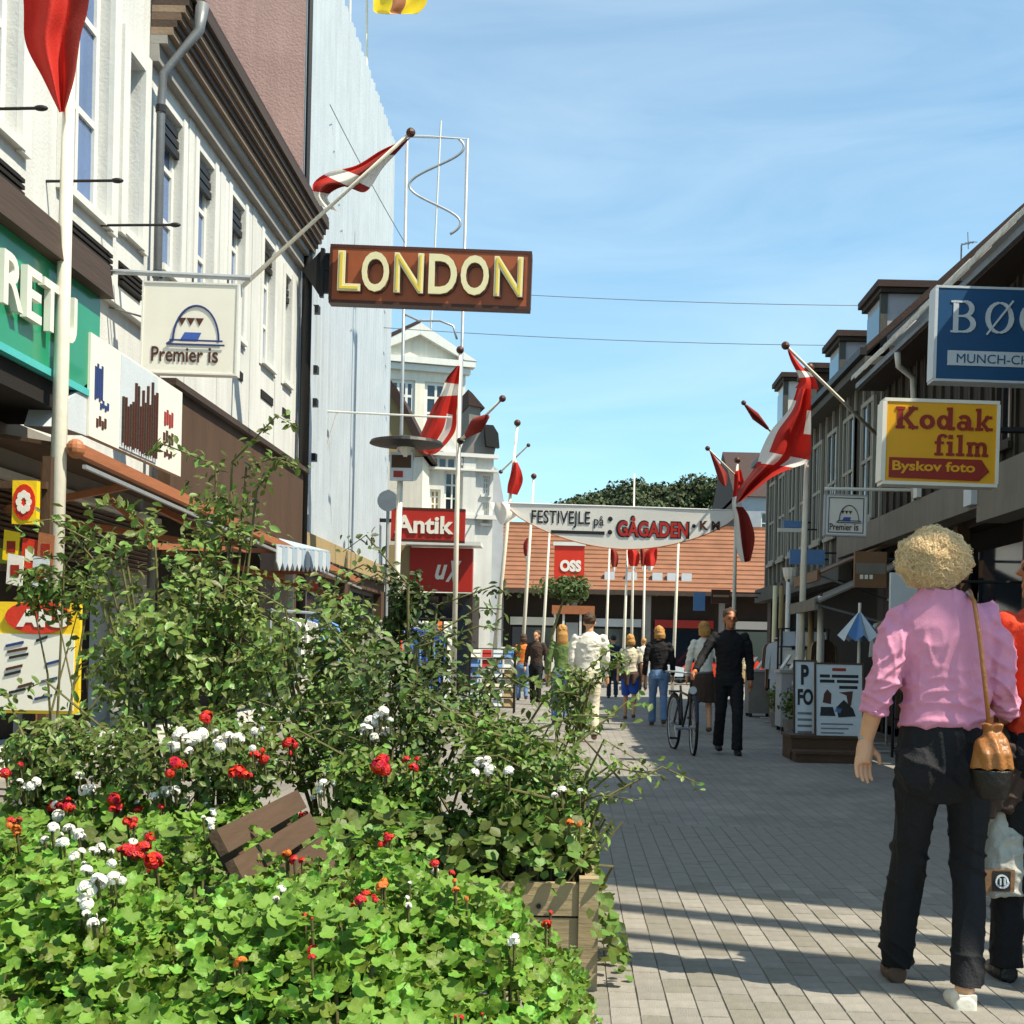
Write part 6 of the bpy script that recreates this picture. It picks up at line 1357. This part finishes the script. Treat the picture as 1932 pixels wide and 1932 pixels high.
def figure(x, y, ang, h, label, top, bottom, hair, hair_style='short', stride=.16, lower='trousers', sleeves='long', arms=None, voxel=.011, skin='skin', turn=0.0, shoes='shoe_brown', group=None, width=1.0, hat=None):
    k = h / 1.75; t = thing('person', (x, y, 0), label, 'person', group)
    c, s = math.cos(ang), math.sin(ang); base = Vector((x, y, 0))
    def xf(p): p = p * k; return base + Vector((p.x * c - p.y * s, p.x * s + p.y * c, p.z))
    def put(mb): mb.v = [tuple(xf(Vector(v))) for v in mb.v]; return mb
    A = {'L': ((-.235, -.02, 1.13), (-.25, .06, .88)), 'R': ((.235, -.02, 1.13), (.25, .06, .88))}
    if arms: A.update(arms)
    sh = {'L': Vector((-.175 * width, 0, 1.42)), 'R': Vector((.175 * width, 0, 1.42))}
    hip = {'L': Vector((-.085, 0, .93)), 'R': Vector((.085, 0, .93))}; sgn = {'L': 1, 'R': -1}
    ank = {q: Vector((-.09 if q == 'L' else .09, sgn[q] * stride, .085 + (.04 if sgn[q] < 0 and stride > .05 else 0))) for q in 'LR'}
    kn = {q: (hip[q] + ank[q]) / 2 + Vector((0, .05 + abs(stride) * .1, .0)) for q in 'LR'}
    b = MB(); hc = Vector((0, .02, 1.625)); head(b, hc, turn)
    b.tube([(0, -.01, 1.40), (0, 0, 1.50), (0, .005, 1.56)], [.06, .052, .05], 12); b.rings([(0, 0, .9, .13, .09), (0, 0, 1.1, .12, .085), (0, 0, 1.35, .14, .09), (0, 0, 1.45, .06, .05)])
    for q in 'LR':
        el, wr = Vector(A[q][0]), Vector(A[q][1]); b.tube([sh[q], sh[q].lerp(el, .5), el, el.lerp(wr, .35), wr], [.036, .036, .034, .036, .027], 10)
        d = (wr - el).normalized(); b_out = Vector((-1 if q == 'L' else 1, 0, .1)); acr = Vector((0, 1, .0)) - d * d.y; hand(b, wr, d, acr, b_out)
        b.tube([hip[q], kn[q], kn[q].lerp(ank[q], .3), ank[q], ank[q] - Vector((0, 0, .03))], [.075, .05, .052, .034, .034], 10)
    remesh('body', put(b), skin, t, voxel, 3)
    m = MB(); wd = width
    m.rings([(0, 0, .88, .155 * wd, .115), (0, 0, .98, .15 * wd, .108), (0, .005, 1.1, .145 * wd, .105), (0, .005, 1.25, .17 * wd, .115), (0, 0, 1.36, .178 * wd, .112), (0, -.005, 1.43, .15 * wd, .09), (0, -.005, 1.475, .085, .07), (0, 0, 1.5, .062, .06)], 24)
    for q in 'LR':
        el, wr = Vector(A[q][0]), Vector(A[q][1])
        m.ell(Vector((sh[q].x * .95, 0, sh[q].z - .012)), (.06, .07, .062))
        if sleeves == 'long': m.tube([sh[q].lerp(el, .08), sh[q].lerp(el, .3), sh[q].lerp(el, .6), el, el.lerp(wr, .5), el.lerp(wr, .93)], [.05, .066, .06, .054, .05, .044], 12)
        else: m.tube([sh[q].lerp(el, .08), sh[q].lerp(el, .3), sh[q].lerp(el, .85)], [.05, .068, .064], 12)
    remesh('shirt' if top != 'jacket_black' else 'jacket', put(m), top, t, voxel, 3, fold_fn(.006, 30, x))
    m = MB()
    if lower == 'trousers':
        m.rings([(0, 0, .82, .165, .12), (0, 0, .9, .17, .125), (0, 0, 1.0, .15, .108)], 20)
        for q in 'LR': m.tube([hip[q] + Vector((0, 0, -.02)), hip[q].lerp(kn[q], .5), kn[q], kn[q].lerp(ank[q], .5), ank[q] + Vector((0, 0, -.02))], [.1, .088, .07, .066, .068], 12)
        remesh('trousers', put(m), bottom, t, voxel, 3, fold_fn(.004, 36, y))
    elif lower == 'shorts':
        m.rings([(0, 0, .8, .175, .13), (0, 0, .9, .17, .125), (0, 0, 1.0, .15, .108)], 20)
        for q in 'LR': m.tube([hip[q] + Vector((0, 0, -.02)), hip[q].lerp(kn[q], .5), kn[q]], [.105, .1, .09], 12)
        remesh('shorts', put(m), bottom, t, voxel, 3)
    else:
        m.rings([(0, .02, .5, .24, .2), (0, .02, .62, .23, .19), (0, 0, .82, .19, .15), (0, 0, .92, .165, .125), (0, 0, 1.0, .14, .1)], 28); remesh('skirt', put(m), bottom, t, voxel, 2, fold_fn(.008, 6, 2))
    hm = MB(); r = Matrix.Rotation(turn, 3, 'Z'); hm.ell(hc + r @ Vector((0, -.028, .042)), (.087, .095, .092), 16, 12, rot=r)
    for i in range(40):
        d = Vector((random.gauss(0, 1), random.gauss(-.7, .8), random.gauss(.5, .7))).normalized(); hm.ell(hc + r @ Vector((0, -.028, .042)) + r @ Vector((d.x * .08, d.y * .088, d.z * .085)), .02, 6, 5)
    if hair_style == 'long': hm.rings([(0, -.06, 1.36, .08, .035), (0, -.07, 1.46, .1, .05), (0, -.05, 1.58, .1, .075), (0, -.03, 1.66, .08, .07)], 16)
    if hair_style == 'bob': hm.rings([(0, -.035, 1.53, .095, .07), (0, -.035, 1.6, .1, .085), (0, -.03, 1.66, .08, .07)], 16)
    remesh('hair', put(hm), hair, t, voxel * .8, 1)
    if hat: remesh('cap', put(MB().ell(hc + Vector((0, -.01, .07)), (.1, .11, .07)).ell(hc + Vector((0, .1, .06)), (.07, .07, .014))), hat, t, voxel * .7, 1)
    for q in 'LR': remesh('shoe', put((lambda mm: (shoe(mm, ank[q], (0, 1, 0)), mm)[1])(MB())), shoes, t, voxel * .7, 2)
    face_bits(t, hc, turn, xf)
    return t, xf
# -- the blonde woman in pink, seen from behind
wb = onz(1755, 1880); t = thing('person', (wb.x, wb.y, 0), 'blonde woman in a pink jumper and black trousers walking away with a tan bag', 'person')
def row(v, uL, uR, Y, dep, cy=0.0):
    a, b = at(uL, v, Y), at(uR, v, Y); return ((a.x + b.x) / 2, Y + cy, (a.z + b.z) / 2, (b.x - a.x) / 2, dep)
YW = 4.76
hc = at(1768, 1078, YW + .03); b = MB(); head(b, hc, R(4))
b.tube([at(1768, 1160, YW), at(1768, 1110, YW + .01)], [.058, .05], 12); b.rings([row(1480, 1715, 1850, YW, .09), row(1360, 1725, 1840, YW, .085), row(1200, 1715, 1855, YW, .085), row(1150, 1740, 1810, YW, .06)])
LS, LE, LW = at(1693, 1160, YW), at(1663, 1282, YW - .03), at(1634, 1396, YW + .05); RS, RE, RW_ = at(1868, 1158, YW), at(1890, 1290, YW - .02), at(1903, 1375, YW + .16)
b.tube([LS, LE, LE.lerp(LW, .3), LE.lerp(LW, .65), LW], [.03, .034, .036, .033, .0265], 12); hand(b, LW, at(1627, 1450, YW + .04) - LW, (.88, .45, 0), (-.45, .88, 0), 1.0, .4)
b.tube([RS, RE, RE.lerp(RW_, .4), RW_], [.03, .036, .036, .027], 12); hand(b, RW_, (.1, .7, -.5), (-.6, .3, .5), (.5, .2, .8), 1.0, .9)
LH, LK, LA = at(1728, 1480, YW), at(1722, 1640, YW + .13), at(1690, 1812, 4.93); RH, RK, RA = at(1822, 1480, YW), at(1826, 1650, YW + .03), at(1820, 1868, 4.58)
b.tube([LH, LK, LK.lerp(LA, .3), LA], [.05, .042, .044, .034], 12); b.tube([RH, RK, RK.lerp(RA, .3), RA, RA - Vector((0, 0, .02))], [.05, .042, .044, .034, .033], 12)
remesh('body', b, 'skin', t, .0045, 2)
m = MB(); m.rings([row(1372, 1700, 1857, YW, .118), row(1355, 1697, 1862, YW, .125), row(1320, 1702, 1866, YW, .12), row(1270, 1700, 1870, YW, .118), row(1215, 1692, 1876, YW, .12), row(1178, 1688, 1876, YW, .112), row(1152, 1698, 1862, YW, .095), row(1130, 1716, 1842, YW, .08), row(1110, 1732, 1812, YW, .066)], 32, power=2.1)
m.ell(at(1699, 1172, YW), (.058, .066, .062)); m.tube([at(1700, 1178, YW), LS.lerp(LE, .3) + Vector((.01, 0, 0)), LS.lerp(LE, .6) + Vector((.012, 0, 0)), LE + Vector((.012, 0, 0)), LE.lerp(LW, .3), LE.lerp(LW, .48)], [.05, .064, .06, .056, .056, .05], 14)
m.ell(at(1862, 1170, YW), (.058, .066, .062)); m.tube([at(1862, 1176, YW), RS.lerp(RE, .35), RS.lerp(RE, .65), RE, RE.lerp(RW_, .4), RE.lerp(RW_, .62)], [.05, .062, .058, .056, .054, .05], 14)
for q in (.38, .5): m.tube([LE.lerp(LW, q - .05), LE.lerp(LW, q)], .06, 14)
def knit(co):
    x, y, z = co[:, 0], co[:, 1], co[:, 2]; low = np.clip((1.22 - z) / .2, 0, 1); side = np.clip((np.abs(x - .02) - .07) / .1, 0, 1)
    dg = co.copy(); dg[:, 2] = z + .7 * np.abs(x - .02); up = np.clip((z - 1.05) / .2, 0, 1)
    return .016 * low * creases(co, 5, 5, 17, 1.0, 3) + .013 * side * creases(dg, 5, 5, 15, 4.0, 3) + .009 * up * creases(co, 17, 9, 4, 7.0, 3) + .004 * creases(co, 11, 11, 11, 2.0) - .008
remesh('jumper', m, 'pink_knit', t, .0065, 3, knit)
m = MB(); m.rings([row(1362, 1702, 1856, YW, .115), row(1385, 1698, 1862, YW, .122), row(1430, 1690, 1870, YW, .125), row(1475, 1689, 1867, YW, .12), row(1512, 1700, 1856, YW, .085)], 28)
for u_ in (1735, 1822): m.ell(at(u_, 1452, YW - .05), (.085, .09, .1))
m.rings([row(1480, 1688, 1785, YW, .095), row(1541, 1687, 1764, YW + .05, .09), row(1616, 1681, 1748, YW + .1, .075), row(1691, 1669, 1738, YW + .13, .07), row(1766, 1662, 1728, YW + .15, .072), row(1822, 1665, 1722, 4.93, .07)], 22)
m.rings([row(1480, 1778, 1868, YW, .095), row(1541, 1788, 1863, YW + .01, .09), row(1600, 1793, 1857, YW + .02, .078), row(1650, 1797, 1856, YW, .07), row(1716, 1796, 1857, YW - .05, .068), row(1791, 1793, 1856, YW - .1, .068), row(1858, 1791, 1852, 4.6, .07)], 22)
def slacks(co):
    z = co[:, 2]; dg = co.copy(); dg[:, 2] = z + .5 * co[:, 0]
    knee = np.exp(-((z - .48) / .12) ** 2) + np.exp(-((z - .82) / .1) ** 2) + np.exp(-((z - .12) / .1) ** 2)
    return .013 * knee * creases(dg, 6, 6, 15, 3.0, 3) + .008 * creases(co, 13, 10, 2.2, 8.0, 3) - .005
remesh('trousers', m, 'trouser_black', t, .0065, 3, slacks)
hm = MB(); hcc = at(1762, 1056, YW); hm.ell(hcc, (.110, .112, .096), 20, 14)
remesh('hair', hm, 'blonde', t, .007, 1)
cu = MB()
for i in range(13000):                                                 # single curls over the rounded hair
    d = Vector((random.gauss(0, 1), random.gauss(-.2, 1), random.gauss(0.05, 1))).normalized(); q = random.uniform(.96, 1.08) + .14 * mnoise.noise(d * 2.3) + .07 * mnoise.noise(d * 6)
    ctr = hcc + Vector((d.x * .117 * q, d.y * .115 * q, d.z * .102 * q)); ax = Vector((random.gauss(0, 1), random.gauss(0, 1), random.gauss(-1.2, 1))); ax = (ax - d * ax.dot(d)).normalized(); sd_ = d.cross(ax); rr = random.uniform(.005, .014); ph = random.uniform(0, 6); L_ = random.uniform(.004, .008)
    cu.tube([ctr + ax * (k - 3.5) * L_ + (d * math.cos(ph + k * .9) + sd_ * math.sin(ph + k * .9)) * rr - d * .003 * abs(k - 3.5) for k in range(1, 7)], [.0004, .0008, .0009, .0009, .0008, .0004], 3, cap=False)
cu.build('curls', 'blonde', t, smooth=True, kind='stuff')
m = MB(); shoe(m, LA, (.05, 1, 0), 1.0); remesh('shoe', m, 'shoe_brown', t, .006, 2)
m = MB(); shoe(m, at(1818, 1872, 4.57), (.02, 1, 0), 1.05); remesh('shoe', m, 'shoe_white', t, .006, 2); MB().box(RA.x - .03, RA.x + .03, 4.535, 4.59, .0, .055).build('heel', 'shoe_white', t)
MB().tube([LW + Vector((0, 0, .02)), LW + Vector((.002, 0, .008))], .031, 12).build('bracelet', 'galvanised', t)
bag = thing('shoulder_bag', at(1872, 1470, YW - .17), 'tan leather drawstring bag on the blonde woman shoulder strap', 'bag')
MB().tube([at(1826, 1118, YW - .03), at(1838, 1135, YW - .12), at(1848, 1200, YW - .15), at(1858, 1290, YW - .165), at(1868, 1382, YW - .17)], .0085, 8).build('strap', 'leather_tan', bag, smooth=True)
MB().tube([at(1868, 1382, YW - .17), at(1872, 1340, YW + .0), at(1850, 1180, YW + .12), at(1830, 1116, YW + .02)], .008, 8).build('strap', 'leather_tan', bag, smooth=True)
m = MB(); m.rings([row(1450, 1832, 1912, YW - .2, .065), row(1420, 1834, 1908, YW - .2, .068), row(1394, 1846, 1900, YW - .19, .05), row(1380, 1857, 1886, YW - .18, .027), row(1366, 1848, 1895, YW - .18, .038)], 24)
remesh('pouch', m, 'leather_tan', bag, .005, 2, lambda co: .004 * np.sin(140 * co[:, 0] + 30 * co[:, 2]))
m = MB(); m.rings([row(1508, 1848, 1900, YW - .2, .045), row(1480, 1836, 1908, YW - .2, .062), row(1452, 1832, 1912, YW - .2, .066)], 24); remesh('base', m, 'leather_black', bag, .005, 2)
jk = thing('folded_jacket', at(1900, 1540, YW + .02), 'dark jacket carried folded between the two walking women', 'jacket')
m = MB(); m.tube([at(1872, 1395, YW + .1), at(1905, 1385, YW + .12), at(1950, 1410, YW + .16)], [.04, .055, .05], 10); m.tube([at(1880, 1400, YW + .05), at(1868, 1480, YW + .02), at(1862, 1545, YW + .02)], [.05, .065, .035], 10); m.tube([at(1905, 1400, YW + .08), at(1915, 1470, YW + .08), at(1890, 1530, YW + .06)], [.05, .065, .04], 10); m.tube([at(1940, 1420, YW + .12), at(1950, 1500, YW + .1)], [.05, .05], 10)
remesh('cloth', m, 'skirt_brown', jk, .007, 3, fold_fn(.008, 34, 2))
# -- woman in red at the frame's edge with her plastic bag
rb = onz(1962, 1868); t, xf = figure(rb.x, rb.y, R(3), 1.66, 'dark haired woman in a red top and black trousers beside the blonde woman', 'shirt_red', 'trouser_black', 'hair_black', 'bob', .12, turn=R(75), voxel=.009, skin='skin_tan', shoes='leather_black', arms={'L': ((-.26, .0, 1.14), (-.22, .04, .93))})
pb = thing('carrier_bag', at(1885, 1690, 4.9), 'grey plastic carrier bag with a brown band carried by the woman in red', 'bag')
m = MB(); m.rings([row(1690, 1852, 1928, 4.9, .05), row(1640, 1850, 1930, 4.9, .055), row(1580, 1856, 1926, 4.9, .045), row(1530, 1874, 1918, 4.9, .03), row(1500, 1888, 1906, 4.9, .015)], 24, power=3)
remesh('bag', m, 'plastic_bag', pb, .006, 2, fold_fn(.006, 26, .4))
fr, X, Z = px_frame(1852, 1684, 4.838); MB().fbox(fr, X(1853), X(1914), Z(1682), Z(1640), -.012, .0).build('band', 'brown_panel', pb); e = MB().fbox(fr, X(1872), X(1906), Z(1680), Z(1643), .0, .002).build('emblem', 'black_metal', pb)
mb = MB(); strokes(mb, fr, arc(X(1889), Z(1662), .022, .022, 0, 360, .006, 18) + [(X(1885), Z(1668), X(1885), Z(1656), .005), (X(1893), Z(1668), X(1893), Z(1656), .005)], 0, 0, 1, 1, .006); mb.build('emblem_ring', 'pale_print', e)
MB().tube([at(1890, 1503, 4.9), at(1905, 1440, 4.93), at(1925, 1412, 4.94)], .006, 6).build('handle', 'plastic_bag', pb); MB().tube([at(1904, 1503, 4.9), at(1918, 1445, 4.93), at(1930, 1412, 4.94)], .006, 6).build('handle', 'plastic_bag', pb)
# -- man with the bicycle, coming towards us
mp = onz(1372, 1424); t, xf = figure(mp.x, mp.y, R(184), 1.78, 'man in dark clothes wheeling a bicycle towards the camera', 'jacket_black', 'trouser_black', 'hair_brown', 'short', .14, voxel=.011, skin='skin_tan', shoes='leather_black', width=1.08, arms={'R': ((.34, .1, 1.16), (.46, .30, .99)), 'L': ((-.25, -.02, 1.13), (-.25, .05, .88))})
bk = thing('bicycle', (1.36, 16.35, 0), 'black bicycle wheeled by the man in dark clothes', 'bicycle')
bd_ = Vector((.15, -1, 0)).normalized(); bo_ = Vector((1.36, 16.4, 0)); sd = Vector((bd_.y, -bd_.x, 0))
def bp(l, z, s=0.0): return bo_ + bd_ * l + sd * s + Vector((0, 0, z))
for l, steer in ((.53, .12), (-.53, 0)):
    c = bp(l, .34); f2 = (bd_ + sd * steer).normalized()
    ring = lambda r: [c + (f2 * math.cos(a) + Vector((0, 0, 1)) * math.sin(a)) * r for a in np.linspace(0, 2 * PI, 41)]
    w = MB().tube(ring(.335), .019, 8, cap=False).build('wheel', 'rubber', bk, smooth=True); MB().tube(ring(.312), .01, 6, cap=False).build('rim', 'galvanised', w)
    sp = MB()
    for a in np.linspace(0, 2 * PI, 19)[:-1]: sp.tube([c, c + (f2 * math.cos(a) + Vector((0, 0, 1)) * math.sin(a)) * .31], .0022, 4)
    sp.build('spokes', 'galvanised', w, kind='stuff'); MB().tube([c - sd * .05, c + sd * .05], .022, 8).build('hub', 'galvanised', w)
    MB().tube([c + (f2 * math.cos(a) + Vector((0, 0, 1)) * math.sin(a)) * .365 for a in np.linspace(R(10), R(170), 16)], .022, 6).build('mudguard', 'denim_dark', bk)
fm = MB()
for a, b_ in ((bp(.36, .78), bp(-.05, .3)), (bp(-.05, .3), bp(-.2, .82)), (bp(.34, .7), bp(-.18, .74)), (bp(-.05, .3), bp(-.53, .34)), (bp(-.18, .72), bp(-.53, .34)), (bp(.36, .8), bp(.53, .34, .05)), (bp(.36, .8), bp(.53, .34, -.05)), (bp(.36, .78), bp(.33, .98))): fm.tube([a, b_], .015, 8)
fm.build('frame', 'black_metal', bk, smooth=True)
MB().tube([bp(.24, 1.0, -.29), bp(.34, 1.0, -.2), bp(.36, .98, 0), bp(.34, 1.0, .2), bp(.24, 1.0, .29)], .012, 8).build('handlebar', 'galvanised', bk, smooth=True)
for s in (-1, 1): MB().tube([bp(.24, 1.0, .29 * s), bp(.14, .99, .29 * s)], .017, 8).build('grip', 'rubber', bk)
remesh('saddle', MB().ell(bp(-.26, .88), (.08, .13, .035)).ell(bp(-.12, .885), (.03, .1, .025)), 'leather_black', bk, .008, 2)
hl = MB().tube([bp(.46, .78), bp(.40, .78)], [.05, .03], 12).build('headlight', 'galvanised', bk); MB().tube([bp(.465, .78), bp(.458, .78)], .045, 12).build('lens', 'pale_print', hl)
MB().tube([bp(-.05, .3, -.1), bp(-.05, .3, .1)], .03, 8).build('bottom_bracket', 'galvanised', bk)
for s in (-1, 1): MB().tube([bp(-.05, .3, .09 * s), bp(-.05 + .12 * s, .3 - .12 * s, .1 * s)], .01, 6).build('crank', 'galvanised', bk); 
for s in (-1, 1): MB().box(*(lambda p: (p.x - .05, p.x + .05, p.y - .04, p.y + .04, p.z - .012, p.z + .012))(bp(-.05 + .12 * s, .3 - .12 * s, .14 * s))).build('pedal', 'rubber', bk)
MB().box(*(lambda p: (p.x - .07, p.x + .07, p.y - .2, p.y + .15, p.z - .01, p.z + .01))(bp(-.52, .74))).build('carrier', 'black_metal', bk)
# -- people further up the street
def pos(u, v): q = onz(u, v); return q.x, q.y
PP = [((1108, 1400), 0, 1.74, 'man in a loose white shirt and pale trousers walking away', 'shirt_white', 'cream_cloth', 'hair_brown', 'short', .12, 'trousers', 'long', 1.15),
      ((1057, 1368), 8, 1.66, 'long haired blonde woman in an olive top and blue jeans', 'green_cloth', 'denim', 'hair_sand', 'long', .1, 'trousers', 'long', .9),
      ((1187, 1358), -5, 1.56, 'person in a cream top and blue shorts with a brown jacket at the waist', 'cream_cloth', 'blue_cloth', 'hair_sand', 'bob', .12, 'shorts', 'short', 1.0),
      ((1241, 1370), 3, 1.68, 'person in a dark jacket and faded blue jeans walking away', 'jacket_black', 'denim', 'hair_sand', 'bob', .14, 'trousers', 'long', 1.05),
      ((1325, 1385), 5, 1.72, 'person in a white blouse and brown skirt behind the bicycle', 'shirt_white', 'skirt_brown', 'hair_sand', 'bob', .1, 'skirt', 'long', .95),
      ((1155, 1318), 4, 1.7, 'distant person in a dark blue coat on the square', 'denim_dark', 'denim_dark', 'hair_black', 'short', .1, 'trousers', 'long', .95),
      ((1010, 1330), 170, 1.7, 'distant person in a brown coat by the flagpoles', 'skirt_brown', 'trouser_black', 'hair_brown', 'bob', .1, 'trousers', 'long', 1.0),
      ((985, 1322), 10, 1.65, 'distant person in an orange top by the flagpoles', 'petal_orange', 'denim', 'hair_brown', 'bob', .1, 'trousers', 'short', .95),
      ((1212, 1305), 0, 1.72, 'distant person in a white shirt on the square', 'shirt_white', 'skirt_brown', 'hair_sand', 'short', .1, 'trousers', 'short', 1.0),
      ((1400, 1320), 185, 1.7, 'distant person in cream by the far shaded shops', 'cream_cloth', 'tan_wall', 'hair_brown', 'bob', .1, 'skirt', 'short', .95)]
for (uv, a, h, lab, top, bot, hair, hs_, st, lo, sl, wd) in PP:
    x, y = pos(*uv); t, xf = figure(x, y, R(a), h, lab, top, bot, hair, hs_, st, lo, sl, voxel=.012 if y < 26 else .016, width=wd, turn=random.uniform(-.4, .4))
    if 'waist' in lab:
        m = MB(); m.rings([(0, 0, .84, .2, .15), (0, 0, .93, .19, .14), (0, 0, .99, .165, .12)], 20); m.tube([(-.05, -.13, .95), (-.06, -.15, .7)], [.06, .05], 8); m.tube([(.07, -.13, .95), (.08, -.15, .72)], [.06, .05], 8); m.v = [tuple(xf(Vector(v))) for v in m.v]
        remesh('tied_jacket', m, 'skirt_brown', t, .012, 2)
